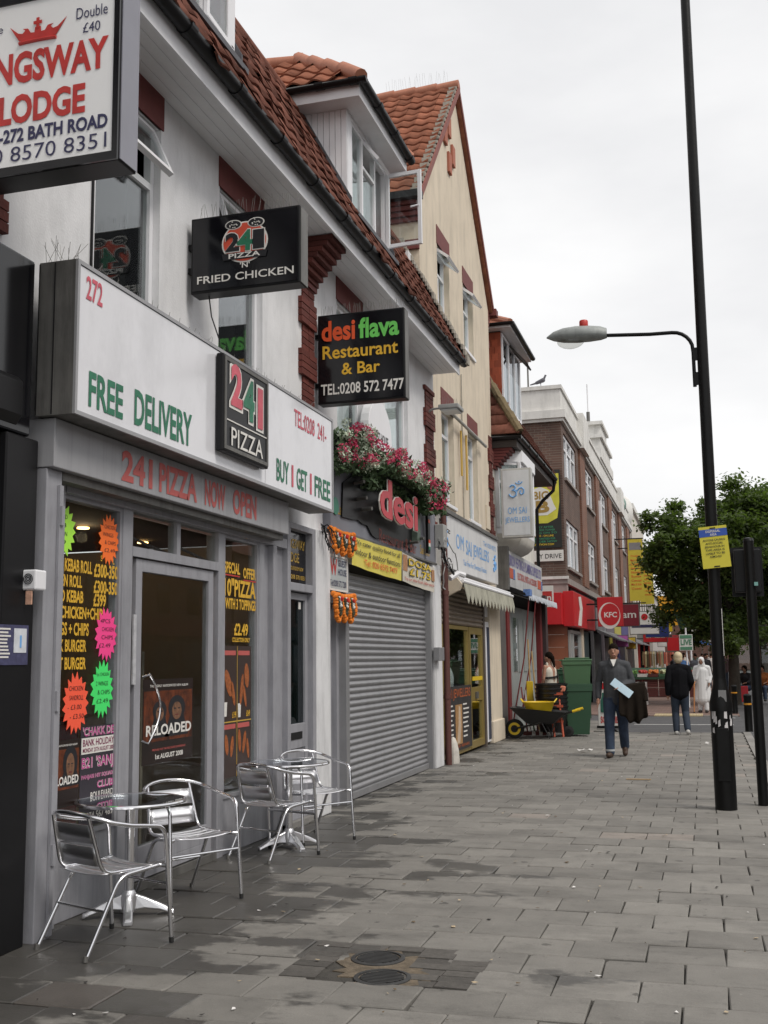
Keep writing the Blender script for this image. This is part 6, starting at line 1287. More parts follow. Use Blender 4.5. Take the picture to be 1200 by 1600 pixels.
for i, (x, y, c_, lab) in enumerate([(-2.8,61,(.42,.30,.16),'rail of tan clothes outside the far shops'),(-2.6,75,(.50,.10,.06),'rail of red clothes outside the far shops')]):
    t = thing('clothes_rail', lab, 'clothes rail', (x,y,0), 'clothes rails outside the far shops'); MB().tube([(x-.6,y,0),(x-.6,y,1.9),(x+.6,y,1.9),(x+.6,y,0)], .025, 6).build('rail', M_alu, t)
    for k in range(8): hgt = .7+.25*((k*7) % 5)/5; MB().prism([(x-.52+.14*k,y-.20,1.86-hgt),(x-.52+.14*k,y+.20,1.86-hgt),(x-.52+.14*k,y+.16,1.75),(x-.52+.14*k,y+.03,1.88),(x-.52+.14*k,y-.03,1.88),(x-.52+.14*k,y-.16,1.75)], (.10,0,0)).build('garment', mat('rail_cloth_%d_%d' % (i, k % 3), [c_, tuple(min(q*1.9+.05,.7) for q in c_), tuple(q*.5 for q in c_)][k % 3], .9, var=.2), t)
# lollipop placard
lp = thing('placard', 'green and white LIVE placard on a white pole above the crowd', 'sign', (-.58,36,0)); MB().tube([(-.58,36.03,0),(-.58,36.03,2.5)], .025, 8).build('pole', M_upvc, lp); MB().box(-.79,-.38,35.98,36.01,1.78,2.29).build('board', M_lwhite, lp); b_ = MB(); b_.box(-.77,-.40,35.97,35.98,2.16,2.27); b_.box(-.77,-.40,35.97,35.98,1.80,1.90); b_.build('green_bands', mat('placard_green', (.08,.22,.13), .5), lp); tC('LIVE', lp, 35.968, -.75, 1.95, .34, .18, mat('placard_green', (.08,.22,.13)), bold=.04)

# ================================================================ FRUIT STALL
fs2 = thing('fruit_stall', 'greengrocer stall of dark red slatted crates heaped with vegetables', 'market stall', (-1.9,46,0)); rr = random.Random(12)
M_crate = mat('crate_red_brown', (.13,.035,.03), .7, var=.3, vs=12)
for c_ in range(4):
    for r_ in range(2):
        x0 = -3.1+c_*.62; z0_ = .02+r_*.36
        for k in range(4): MB().box(x0,x0+.58,45.0,45.03,z0_+.085*k,z0_+.085*k+.07).build('crate_slat', M_crate, fs2)
        MB().box(x0+.01,x0+.57,45.031,45.6,z0_,z0_+.33).build('crate', M_crate, fs2)
MB().prism([(-3.15,44.95,.76),(-3.15,46.6,1.15),(-3.15,46.6,.7),(-3.15,44.95,.7)], (2.6,0,0)).build('sloping_top', mat('stall_cloth', (.03,.07,.04), .8), fs2)
veg = [mat('veg_green', (.12,.26,.05), .6, var=.3), mat('veg_pale', (.50,.52,.32), .6, var=.2), mat('veg_orange', (.60,.18,.03), .6), mat('veg_red', (.42,.03,.02), .5)]
for b_i in range(6):
    mb = MB(); x0 = -3.1+b_i*.42; MB().box(x0,x0+.38,45.0,45.7,.80,.92).build('tray', [M_green2, M_lwhite, M_crate][b_i % 3], fs2)
    for k in range(40): mb.ell((x0+rr.uniform(.04,.36), 45.0+rr.uniform(.02,.65), .93+rr.random()*.12), (.05,.05,.045), 7, 5)
    mb.build('vegetables', veg[(b_i*3) % 4], fs2, smooth=True, kind='stuff')
MB().box(-.95,-.45,44.9,45.5,.72,1.05).build('red_box', mat('stall_red', (.45,.05,.03), .5), fs2, bevel=.01); MB().box(-.95,-.45,44.9,45.5,0,.71).build('crate', M_crate, fs2)
bx = thing('white_boxes', 'white cartons standing on the far pavement beside the fruit stall', 'boxes', (-2.3,40,0)); MB().box(-2.35,-1.95,38.0,38.4,0,.38).build('carton', M_lwhite, bx); MB().box(-2.33,-1.97,38.02,38.36,.382,.75).build('carton', M_lwhite, bx)

# ================================================================ TREES
def tree(name, label, loc, h_tr, h, rx, ry, leaves, seed, cz=.62, ls=.13, m=None, group='street trees'):
    t = thing(name, label, 'tree', loc, group); rr = random.Random(seed); x, y, z = loc; bark = mat('bark', (.055,.045,.035), .95, var=.3, vs=9, bump=.8, bs=30)
    mb = MB(); top = V(x+rr.uniform(-.2,.2), y, h*.72); mb.tube([(x,y,0),(x+.03,y,h_tr*.5),(x,y,h_tr),top], [.22,.17,.15,.05], 10)
    tips = []
    for k in range(14):
        a = k*2.4+rr.random(); b = V(x,y,h_tr+rr.random()*(h*.35)); e = b+V(math.cos(a)*rx*rr.uniform(.3,.55), math.sin(a)*ry*rr.uniform(.3,.55), rr.uniform(.05,.25)*h*.5); mid = b.lerp(e, .5)+V(0,0,.25); mb.tube([b,mid,e], [.07,.045,.015], 6); tips += [mid, e]
    mb.build('trunk', bark, t, smooth=True)
    lf = MB(); C = V(x, y, h*cz); rz = h*(1-cz); lobes = []
    for k in range(13):                                   # boughs: uneven lobes round the middle, gaps between them
        d = V(rr.gauss(0,1),rr.gauss(0,1),rr.gauss(0,.8)).normalized()*rr.uniform(.35,.80); lobes.append((C+V(d.x*rx, d.y*ry, d.z*rz), rr.uniform(.26,.46)))
    lobes += [(C, .55), (C+V(.12*rx,0,rz*.66), .36), (C+V(.45*rx,.1,rz*.55), .36), (C+V(-.35*rx,0,rz*.42), .36), (C+V(-.62*rx,0,-.05*rz), .36), (C+V(.68*rx,0,.1*rz), .38), (C+V(-.2*rx,-.3,-.5*rz), .38)]; clumps = []
    for k in range(330):
        c0, f = lobes[rr.randrange(len(lobes))]; d = V(rr.gauss(0,1),rr.gauss(0,1),rr.gauss(0,1)).normalized()*(rr.random()**.40); clumps.append((c0+V(d.x*rx*f, d.y*ry*f, d.z*rz*f), rr.uniform(.22,.52)))
    for q in range(leaves):
        p, r_ = clumps[rr.randrange(len(clumps))]; c = p+V(rr.gauss(0,.5)*r_, rr.gauss(0,.5)*r_, rr.gauss(0,.36)*r_); s_ = ls*rr.uniform(.6,1.25)
        d1 = V(rr.gauss(0,1),rr.gauss(0,1),rr.gauss(0,.7)).normalized(); d2 = d1.cross(V(rr.gauss(0,.5),rr.gauss(0,.5),1)).normalized(); lf.poly([c-d1*s_, c+d2*s_*.55, c+d1*s_, c-d2*s_*.55])
    lf.build('crown', m or M_leaf, t, kind='stuff')
    return t
def leaf_mat(name, c):
    m = mat(name, c, .55, var=.5, vs=1.6); n = m.node_tree.nodes; l = m.node_tree.links.new; b = n['Principled BSDF']; o = n['Material Output']
    t = n.new('ShaderNodeBsdfTranslucent'); t.inputs[0].default_value = (c[0]*1.5, c[1]*1.7, c[2]*.8, 1); x = n.new('ShaderNodeMixShader'); x.inputs[0].default_value = .38
    l(b.outputs[0], x.inputs[1]); l(t.outputs[0], x.inputs[2]); l(x.outputs[0], o.inputs[0]); return m
M_leaf = leaf_mat('street_tree_leaf', (.085,.125,.034)); M_leaf2 = leaf_mat('darker_leaf', (.070,.11,.032))
tree('street_tree', 'large leafy street tree on the far pavement behind the lamp post', (.85,38,0), 2.9, 7.7, 2.9, 2.8, 80000, 5, ls=.085)
tree('street_tree', 'second street tree farther along behind the large one', (2.4,50,0), 3.0, 8.2, 3.2, 3.0, 22000, 6, ls=.12, m=M_leaf2)
tree('street_tree', 'distant small tree at the end of the street', (3.0,75,0), 2.2, 8.0, 4.2, 3.5, 9000, 9, ls=.22, m=M_leaf2)

# ================================================================ LAMP POST
lpst = thing('lamp_post', 'tall black lamp post with a curved side arm at the right edge of the pavement', 'lamp post', (.125,12.2,0)); x, y = .125, 12.2
mb = MB(); mb.tube([(x,y,0),(x,y,1.02)], .112, 20); mb.build('base', M_pole, lpst, smooth=True); mb = MB(); mb.tube([(x,y,1.02),(x,y,1.10),(x+.001,y,1.30),(x+.002,y,1.36)], [.118,.118,.072,.066], 20); mb.build('collar', M_pole, lpst, smooth=True)
mb = MB(); mb.tube([(x,y,1.3),(x+.01,y,5.2),(x+.035,y,10.4)], [.066,.060,.050], 16); mb.build('shaft', M_pole, lpst, smooth=True)
mb = MB(); mb.box(x-.06,x+.06,y-.118,y-.10,.30,.85); mb.build('access_door', M_pole, lpst, bevel=.006)
rr = random.Random(3); mb = MB()
for k in range(14):
    a = -math.pi/2+rr.uniform(-1.0,1.0); z0_ = .80+rr.random()*.16; r_ = .1135; w_ = rr.uniform(.05,.16); hgt = rr.uniform(.03,.12); p = lambda aa, zz: (x+r_*math.cos(aa), y+r_*math.sin(aa), zz)
    mb.poly([p(a-w_,z0_), p(a+w_,z0_+rr.uniform(-.02,.02)), p(a+w_*.8,z0_+hgt), p(a-w_*.7,z0_+hgt*.8)])
mb.build('torn_paper', mat('torn_paper', (.60,.58,.58), .8, var=.2), lpst)
MB().box(x-.02,x+.06,y-.10,y-.075,1.12,1.24).build('sticker', mat('grey_sticker', (.22,.22,.22), .6), lpst); MB().box(x+.058,x+.064,y-.05,y-.03,1.6,2.1).build('paint_run', M_lwhite, lpst)
mb = MB(); pts = [(x-.09,y,4.56),(x-.09,y,4.95)]+[(x-.09-.22*(1-math.cos(a*math.pi/12)), y, 4.98+.22*math.sin(a*math.pi/12)) for a in range(1,7)]+[(x-.55,y,5.205),(x-1.04,y,5.24)]
mb.tube(pts, .021, 10); mb.build('side_arm', M_pole, lpst, smooth=True); mb = MB()
for z in (4.58,4.86): mb.box(x-.09,x-.03,y-.02,y+.02,z,z+.14)
mb.build('arm_clamp', M_pole, lpst)
lum = thing('lantern', 'pointed grey lantern head with a red cap at the end of the lamp post arm', 'street light', (-1.2,12.2,5.2))
mb = MB(); L0, L1 = -.90, -1.585; prof = [(0,.045,.075),(.10,.095,.10),(.28,.12,.115),(.5,.125,.12),(.72,.105,.105),(.88,.06,.07),(1,.008,.01)]; vs = []; fs = []; n = 16
for (t_, w_, h_) in prof:
    cx0 = L0+(L1-L0)*t_
    for k in range(n):
        a = 2*math.pi*k/n; zz = math.sin(a)*h_; zz = zz*.95 if zz > 0 else zz*.62; vs.append((cx0, y+math.cos(a)*w_, 5.255+.02*t_+zz))
for i in range(len(prof)-1):
    for k in range(n): fs.append((i*n+k, i*n+(k+1) % n, (i+1)*n+(k+1) % n, (i+1)*n+k))
fs += [tuple(range(n)), tuple(range(len(prof)*n-n, len(prof)*n))[::-1]]
mb.add(vs, fs); mb.build('housing', mat('lantern_grey', (.30,.32,.31), .5, var=.25, vs=6, stain=.35, sscale=(3,3,.6)), lum, smooth=True)
mb = MB(); mb.ell((-1.31,y,5.205), (.155,.085,.085), 16, 10); mb.build('bowl', glass_mat('lantern_bowl', (.80,.80,.78)), lum, smooth=True); MB().lathe([(.046,5.36),(.05,5.37),(.05,5.43),(.044,5.44)], (-1.155,y,0), 14).build('photocell', mat('photocell_red', (.50,.04,.03), .4), lum, smooth=True)
# dispersal notice
dn = thing('dispersal_notice', 'yellow DISPERSAL AREA notice with blue header strapped to the lamp post', 'sign', (.15,12.1,2.5))
Mn = Matrix.Translation((.15,12.105,2.76)) @ Matrix.Rotation(R(-4.0),4,'Y'); 
MB().box(-.145,.145,-.004,.004,-.225,.225, M=Mn).build('plate', mat('notice_yellow', (.66,.58,.05), .5, var=.04), dn); MB().box(-.145,.145,-.007,-.0045,.115,.195, M=Mn).build('blue_header', mat('notice_blue', (.03,.09,.42), .5), dn)
un = Mn.to_3x3() @ V(1,0,0); vn = Mn.to_3x3() @ V(0,0,1)
def nt_text(s_, xa, za, w, h, m): text(s_, dn, Mn @ V(xa,-.009,za), un, vn, w, h, m, bold=.012)
nt_text('DISPERSAL', -.075,.157,.15,.026, M_lwhite); nt_text('AREA', -.035,.122,.07,.026, M_lwhite)
for k, s_ in enumerate(('ANYONE CAUSING','ANTI-SOCIAL','BEHAVIOUR IN','THIS AREA IS','LIABLE TO BE','REMOVED')): w = len(s_)*.0165; nt_text(s_, -w/2, .065-.036*k, w, .022, M_lblack)
for z in (-.21,.205): MB().box(-.03,.03,-.008,-.005,z-.006,z+.006, M=Mn).build('strap', M_black, dn)
# traffic signal seen from behind
ts = thing('traffic_signal', 'black traffic signal post seen from behind at the right edge', 'traffic light', (.5,12.63,0)); x, y = .515, 12.63
mb = MB(); mb.tube([(x,y,0),(x,y,2.86)], .055, 16); mb.lathe([(.06,2.86),(.05,2.89),(.01,2.90)], (x,y,0), 14); mb.build('post', M_pole, ts, smooth=True)
MB().box(x-.16,x+.12,y+.10,y+.28,2.30,2.78).build('signal_head', M_black, ts, bevel=.01); MB().box(x-.19,x+.15,y+.28,y+.295,2.26,2.82).build('backing_board', M_black, ts); MB().box(x-.02,x+.02,y+.05,y+.11,2.4,2.45).build('bracket', M_black, ts); MB().box(x+.035,x+.075,y-.06,y-.03,2.36,2.40).build('sticker', mat('teal_sticker', (.2,.42,.38), .5), ts)
for k in range(3): MB().lathe([(.07,0),(.075,.10)], (x-.02,y+.30,2.38+.16*k), 12, M=Matrix.Rotation(R(-90),3,'X')).build('visor', M_black, ts)
def bollard(x, y, label):
    t = thing('bollard', label, 'bollard', (x,y,0), 'black bollards by the side street'); mb = MB(); mb.lathe([(.085,0),(.08,.02),(.08,.70),(.085,.71),(.085,.76),(.05,.79)], (x,y,0), 16); mb.build('post', M_pole, t, smooth=True); MB().lathe([(.083,.56),(.083,.595)], (x,y,0), 16).build('band', mat('reflective_amber', (.60,.26,.02), .4), t)
bollard(.70, 32.1, 'black bollard with amber band on the far pavement right of the lamp post'); bollard(.80, 24.6, 'black bollard with amber band nearest the traffic signal post')
# second signal with the green lamp
ts2 = thing('traffic_signal', 'far traffic signal showing green at the right edge of the picture', 'traffic light', (2.1,36,0)); MB().tube([(2.12,36,0),(2.12,36,3.1)], .06, 10).build('post', M_pole, ts2); MB().box(1.93,2.28,35.7,35.95,1.95,3.0).build('signal_head', M_black, ts2, bevel=.01)
for k, m in enumerate((mat('lamp_green', (.05,.9,.55), .4, emis=2.0), M_black, M_black)): MB().lathe([(.10,0),(.10,.02)], (2.1,35.70,2.15+.33*k), 16, M=Matrix.Rotation(R(90),3,'X')).build('lamp', m, ts2)
# bus shelter
bsn = thing('bus_shelter', 'dark bus shelter under the street tree at the right', 'bus shelter', (2.0,41,0)); MB().box(.95,3.4,40.2,41.6,2.35,2.62).build('roof', M_black, bsn, bevel=.02)
for (x_, y_) in ((1.0,40.3),(1.0,41.5),(3.3,40.3),(3.3,41.5)): MB().box(x_-.05,x_+.05,y_-.05,y_+.05,0,2.35).build('post', M_black, bsn)
MB().box(1.05,3.3,41.50,41.51,.4,2.2).build('back_pane', M_glass, bsn); MB().box(1.2,3.2,41.0,41.35,.45,.52).build('bench', mat('bench_red', (.40,.03,.03), .5), bsn)
bag = thing('red_bag', 'red bag standing on the ground before the bus shelter', 'bag', (1.2,40,0)); MB().prism([(1.02,39.9,0),(1.36,39.9,0),(1.33,39.9,.55),(1.05,39.9,.55)], (0,.2,0)).build('bag', mat('bag_red', (.45,.02,.03), .5), bag, bevel=.02); MB().tube([(1.10,40,.55),(1.12,40,.72),(1.26,40,.72),(1.28,40,.55)], .012, 6).build('handle', M_black, bag)

# ================================================================ ALUMINIUM BISTRO CHAIRS AND TABLES
def make_chair(label, group):
    t = local_thing('bistro_chair', label, 'chair', group); r = .0125
    def bez(pts, n=6):
        """round the inner corners of a polyline"""
        pts = [Vector(p) for p in pts]; out = [pts[0]]
        for i in range(1, len(pts)-1):
            a, b, c = pts[i-1], pts[i], pts[i+1]; d = min(.07, (a-b).length*.45, (c-b).length*.45); p = b+(a-b).normalized()*d; q = b+(c-b).normalized()*d
            for k in range(n+1): s_ = k/n; out.append(p*(1-s_)**2+b*2*s_*(1-s_)+q*s_*s_)
        return out+[pts[-1]]
    # arm loop: front foot, up, arm, round the back, other arm, down
    top = [( .275,.27,0),(.262,.22,.655),(.268,.0,.685)]; back = [(.262*math.cos(a), -.10-.17*math.sin(a), .695+.075*math.sin(a)) for a in [math.pi*k/12 for k in range(1,12)]]
    full = bez([top[0],top[1],top[2]])[:-1]+[V(.266,-.03,.688)]+[V(*p) for p in back]+[V(-.266,-.03,.688)]+[V(-p.x,p.y,p.z) for p in bez([top[0],top[1],top[2]])[:-1]][::-1]
    MB().tube(full, r, 10).build('arm_loop', M_chrome, t, smooth=True)
    for s_ in (-1,1):
        MB().tube(bez([(s_*.225,-.29,0),(s_*.215,-.06,.41),(s_*.225,.22,.435),(s_*.258,.235,.43)]), r, 10).build('rear_leg', M_chrome, t, smooth=True)
        MB().tube(bez([(s_*.20,.10,.43),(s_*.195,-.165,.435),(s_*.165,-.245,.745)]), r*.9, 10).build('back_post', M_chrome, t, smooth=True)
        for k, (p0, p1) in enumerate((((s_*.225,-.29,0),(s_*.224,-.286,.03)),((s_*.275,.27,0),(s_*.2745,.268,.03)))): MB().tube([p0,p1], .0145, 10).build('foot_cap', M_rubber if k else M_alu, t)
    MB().tube([(-.265,.245,.33),(.265,.245,.33)], .009, 8).build('stretcher', M_chrome, t, smooth=True); MB().tube([(-.218,-.16,.235),(.218,-.16,.235)], .009, 8).build('stretcher', M_chrome, t, smooth=True)
    for z0_, z1_ in ((.475,.583),(.602,.705)):
        mb = MB(); n = 10
        for i in range(n+1):
            x = -.172+.344*i/n; cv = -.008*(1-(x/.172)**2)
            for (z, o) in ((z0_,0),(z1_,0)): yy = -.165-(z-.435)*.258+cv; mb.v.append((x*(1-.06*(z-.5)), yy, z))
        mb.f += [(2*i,2*i+2,2*i+3,2*i+1) for i in range(n)]; mb.m += [0]*n
        o = mb.build('back_slat', M_slat, t, smooth=True); s2 = o.modifiers.new('s','SOLIDIFY'); s2.thickness = .004
    for k in range(5):
        y0_ = -.165+k*.079; mb = MB(); n = 8
        for i in range(n+1):
            x = -.205+.41*i/n; dz = -.014*(1-(x/.205)**2)
            mb.v += [(x,y0_,.437+dz+(.004 if k == 4 else 0)),(x,y0_+.072,.437+dz)]
        mb.f += [(2*i,2*i+2,2*i+3,2*i+1) for i in range(n)]; mb.m += [0]*n
        o = mb.build('seat_slat', M_slat, t, smooth=True); s2 = o.modifiers.new('s','SOLIDIFY'); s2.thickness = .004
    return t
GC = 'aluminium chairs outside the pizza shop'
c1 = make_chair('aluminium bistro chair nearest the camera, seen from behind', GC)
spots = [((-3.40,5.76),-22,None),((-3.50,6.99),-122,'aluminium bistro chair facing the street before the pizza shop door'),((-3.53,8.62),-20,'aluminium bistro chair seen from behind at the farther table'),((-3.50,9.50),-126,'farthest aluminium bistro chair, beside the lodge door')]
for i, ((x, y), a, lab) in enumerate(spots):
    o = c1 if i == 0 else copy_tree(c1)
    if lab: o['label'] = lab
    place(o, (x, y, .003), R(a))
def make_table(label):
    t = local_thing('bistro_table', label, 'table', 'round aluminium tables'); 
    MB().tube([(.345*math.cos(2*math.pi*k/40),.345*math.sin(2*math.pi*k/40),.715) for k in range(40)], .013, 8, closed=True).build('top_rim', M_chrome, t, smooth=True); MB().lathe([(.340,.716),(.340,.724)], (0,0,0), 40).build('table_top', glass_mat('table_glass', (.50,.52,.52), 1.2), t)
    MB().tube([(0,0,.10),(0,0,.70)], .031, 16).build('column', M_chrome, t, smooth=True); MB().lathe([(.10,.672),(.10,.698)], (0,0,0), 16).build('mount', M_alu, t)
    for k in range(4):
        a = k*math.pi/2+.5; ca, sa = math.cos(a), math.sin(a); mb = MB(); prof = [(.02,.04,.145,.028),(.10,.05,.115,.030),(.20,.035,.07,.032),(.265,.012,.035,.032),(.285,.0,.03,.03)]; vs = []; fs = []
        for (d, zb, zt, hw) in prof:
            for (sd_, z) in ((-hw,zb),(hw,zb),(hw*.7,zt),(-hw*.7,zt)): vs.append((d*ca-sd_*sa, d*sa+sd_*ca, z))
        for i in range(4):
            for q in range(4): fs.append((i*4+q, i*4+(q+1) % 4, (i+1)*4+(q+1) % 4, (i+1)*4+q))
        fs += [(3,2,1,0),(16,17,18,19)]; mb.add(vs, fs); mb.build('base_foot', M_slat, t, bevel=.006)
    MB().lathe([(.05,.03),(.055,.12),(.036,.16)], (0,0,0), 16).build('hub', M_slat, t, smooth=True)
    return t
t1 = place(make_table('round metal bistro table by the left shop window'), (-3.62,6.43,.003), 0); t2 = copy_tree(t1); t2['label'] = 'round metal bistro table farther along, before the lodge door'; place(t2, (-3.55,9.05,.003), .3)
# ================================================================ WHEELIE BINS AND HARDWARE
def make_bin(label, m, lid=True, wheels=True, h=1.0):
    t = local_thing('wheelie_bin', label, 'bin', 'green wheelie bins outside the plumbers'); b0, b1 = (.20,.23), (.245,.285); vs = []; 
    for (w, d, z) in ((.19,.21,.04),(.24,.28,h-.12),(.255,.295,h-.10),(.255,.295,h-.03),(.245,.285,h-.03),(.18,.20,.10)):
        vs += [(-w,-d,z),(w,-d,z),(w,d,z),(-w,d,z)]
    fs = [(3,2,1,0)]
    for i in range(5):
        for q in range(4): fs.append((i*4+q, i*4+(q+1) % 4, (i+1)*4+(q+1) % 4, (i+1)*4+q))
    fs.append((20,21,22,23)); mb = MB(); mb.add(vs, fs); mb.build('tub', m, t, bevel=.012)
    MB().box(-.03,.03,-.27,-.255,h*.35,h*.75).build('front_rib', m, t)
    if lid:
        mb = MB(); mb.prism([(-.265,-.31,h-.028),(.265,-.31,h-.028),(.265,.31,h-.028),(-.265,.31,h-.028)], (0,0,.035)); mb.prism([(-.22,-.26,h+.007),(.22,-.26,h+.007),(.20,.24,h+.007),(-.20,.24,h+.007)], (0,0,.035)); mb.build('lid', m, t, bevel=.012); MB().tube([(-.2,.335,h-.01),(.2,.335,h-.01)], .015, 8).build('handle', m, t)
    if wheels:
        for s_ in (-1,1): MB().lathe([(.10,-.025),(.11,-.02),(.11,.02),(.10,.025)], (s_*.235,.22,.11), 18, M=Matrix.Rotation(R(90),3,'Y')).build('wheel', M_rubber, t, smooth=True); MB().lathe([(.05,-.028),(.05,.028)], (s_*.235,.22,.11), 12, M=Matrix.Rotation(R(90),3,'Y')).build('hub', M_black, t)
    return t
b1 = place(make_bin('dark green wheelie bin at the bottom of the stack', M_green, lid=False, h=1.02), (-2.60,22.95,0), R(100))
b2 = place(make_bin('second dark green wheelie bin nested in the stack', M_green, lid=False, wheels=False, h=1.02), (-2.60,22.95,.075), R(100))
b3 = place(make_bin('light green lidded wheelie bin nested on top of the stack', M_green2, lid=True, wheels=False, h=1.02), (-2.60,22.95,.54), R(100))
b4 = place(make_bin('green wheelie bin behind the stack of bins', M_green, h=1.35), (-2.85,24.1,0), R(100))
# wheelbarrow
wb = thing('wheelbarrow', 'black wheelbarrow with yellow handle grips and a yellow hubbed wheel', 'wheelbarrow', (-3.3,22.1,0)); y = 22.1
M_bar = mat('barrow_black', (.015,.015,.016), .4, var=.2); vs = []
for (x0, x1, d, z) in ((-3.50,-2.98,.20,.30),(-3.82,-2.72,.34,.62),(-3.84,-2.70,.36,.635),(-3.80,-2.74,.32,.63),(-3.48,-3.0,.18,.33)): vs += [(x0,y-d,z),(x1,y-d,z-.10 if z > .5 else z),(x1,y+d,z-.10 if z > .5 else z),(x0,y+d,z)]
fs = [(3,2,1,0)]+[(i*4+q, i*4+(q+1) % 4, (i+1)*4+(q+1) % 4, (i+1)*4+q) for i in range(4) for q in range(4)]+[(16,17,18,19)]
mb = MB(); mb.add(vs, fs); mb.build('tray', M_bar, wb, bevel=.015)
for s_ in (-1,1):
    MB().tube([(-3.78,y+.06*s_,.20),(-3.3,y+.20*s_,.30),(-2.55,y+.28*s_,.56),(-2.50,y+.28*s_,.575)], .018, 8).build('handle_bar', M_bar, wb, smooth=True); MB().tube([(-2.58,y+.28*s_,.55),(-2.43,y+.28*s_,.59)], .026, 8).build('grip', M_yellow, wb, smooth=True); MB().tube([(-3.20,y+.20*s_,.32),(-3.05,y+.22*s_,.02),(-2.95,y+.22*s_,.30)], .015, 8).build('leg', M_bar, wb, smooth=True)
Rw = Matrix.Rotation(R(90),3,'X'); MB().lathe([(.13,-.04),(.19,-.035),(.195,0),(.19,.035),(.13,.04)], (-3.78,y,.195), 22, M=Rw).build('tyre', M_rubber, wb, smooth=True); MB().lathe([(.125,-.045),(.125,-.03),(.10,-.02),(.10,.02),(.125,.045)], (-3.78,y,.195), 20, M=Rw).build('rim', M_yellow, wb, smooth=True); MB().lathe([(.075,-.048),(.075,.048)], (-3.78,y,.195), 14, M=Rw).build('hub', M_rubber, wb)
tub = thing('yellow_tub', 'flexible yellow tub with loop handles sitting in the wheelbarrow', 'tub', (-3.25,22.1,.55)); mb = MB(); mb.lathe([(.20,.40),(.31,.72),(.325,.73),(.31,.735),(.19,.42)], (-3.27,22.05,0), 24); mb.build('tub', M_yellow, tub, smooth=True)
for s_ in (-1,1): MB().tube([(-3.27+s_*.31,22.05-.07,.72),(-3.27+s_*.36,22.03,.79),(-3.27+s_*.31,22.05+.07,.72)], .014, 8).build('loop_handle', M_yellow, tub, smooth=True)
for k, (x, y, z, lab) in enumerate([(-3.10,22.75,.0,'stack of black builders buckets behind the yellow tub')]):
    t = thing('bucket_stack', lab, 'buckets', (x,y,z))
    for q in range(7): MB().lathe([(.26,.10+q*.09),(.335,.50+q*.09),(.35,.51+q*.09),(.35,.54+q*.09),(.33,.54+q*.09),(.25,.14+q*.09)], (x,y,0), 22).build('bucket', mat('black_bucket', (.013,.013,.014), .35), t, smooth=True)
gr = random.Random(31)
for k in range(6):
    lab = ['broom with a dark red handle leaning left of the wheelbarrow','broom with a white handle leaning left of the wheelbarrow','green handled broom leaning among the tools','second dark red handled broom leaning among the tools','pale wooden tool handle leaning behind the wheelbarrow','tall pale wooden handle leaning against the steel door'][k]
    t = thing('broom', lab, 'broom', (-3.9,22.7+k*.08,0), 'tools leaning outside the plumbers'); m = [M_post,M_lwhite,M_green2,M_post,M_wood,M_wood][k]; x = -3.78+k*.07; y = 22.75+.02*k; hgt = [1.0,.95,.9,1.0,1.0,1.75][k]
    if k == 5: x, y = -3.62, 23.3
    MB().tube([(x+.16,y,.02),(x,y+.28,hgt)], .016, 8).build('handle', m, t); MB().box(x+.07,x+.25,y-.06,y+.04,.02,.10).build('head', [M_crate,M_lwhite][k % 2], t)
ys = thing('yellow_shovel', 'yellow plastic shovel standing behind the wheelbarrow', 'shovel', (-3.5,23.0,0)); MB().box(-3.66,-3.52,22.98,23.0,.65,1.12).build('blade', M_yellow, ys, bevel=.02); MB().tube([(-3.58,23.0,1.1),(-3.62,23.1,2.0)], .017, 8).build('handle', M_wood, ys)
orj = thing('orange_sack_truck', 'red orange sack truck folded between buckets and bins', 'sack truck', (-2.95,22.6,0)); M_oj = mat('faded_red_orange', (.50,.10,.05), .5, var=.2)
for x in (-3.02,-2.84): MB().tube([(x,22.35,.02),(x-.06,22.45,.55),(x-.10,22.55,1.05)], .022, 8).build('rail', M_oj, orj, smooth=True)
for z in (.3,.6,.85): MB().box(-3.08,-2.84,22.43,22.47,z,z+.05).build('bar', M_oj, orj)
MB().prism([(-3.10,22.5,.86),(-2.80,22.5,.92),(-2.78,22.5,1.02),(-3.06,22.5,1.08)], (0,.08,0)).build('bag', mat('salmon_cloth', (.60,.22,.14), .8), orj, bevel=.02)
ab = thing('a_board', 'white pavement board reading SOLD HERE with green bottle pictures behind the bins', 'sign', (-2.25,25.4,0)); MB().box(-2.42,-1.82,25.4,25.44,.02,1.05).build('panel', M_lwhite, ab, bevel=.01); MB().box(-2.46,-1.78,25.39,25.45,0,.06).build('foot', M_black, ab); tC('SOLD HERE', ab, 25.392, -2.37, .12, .50, .15, M_lred, bold=.03)
for k in range(3): MB().lathe([(.07,.36),(.07,.62),(.03,.72),(.03,.80)], (-2.29+.17*k,25.39,0), 10, M=Matrix.Diagonal((1,.1,1))).build('bottle_picture', mat('bottle_picture', (.03,.14,.10), .5), ab)
MB().box(-2.39,-1.86,25.388,25.398,.88,1.02).build('red_heading', M_red, ab)

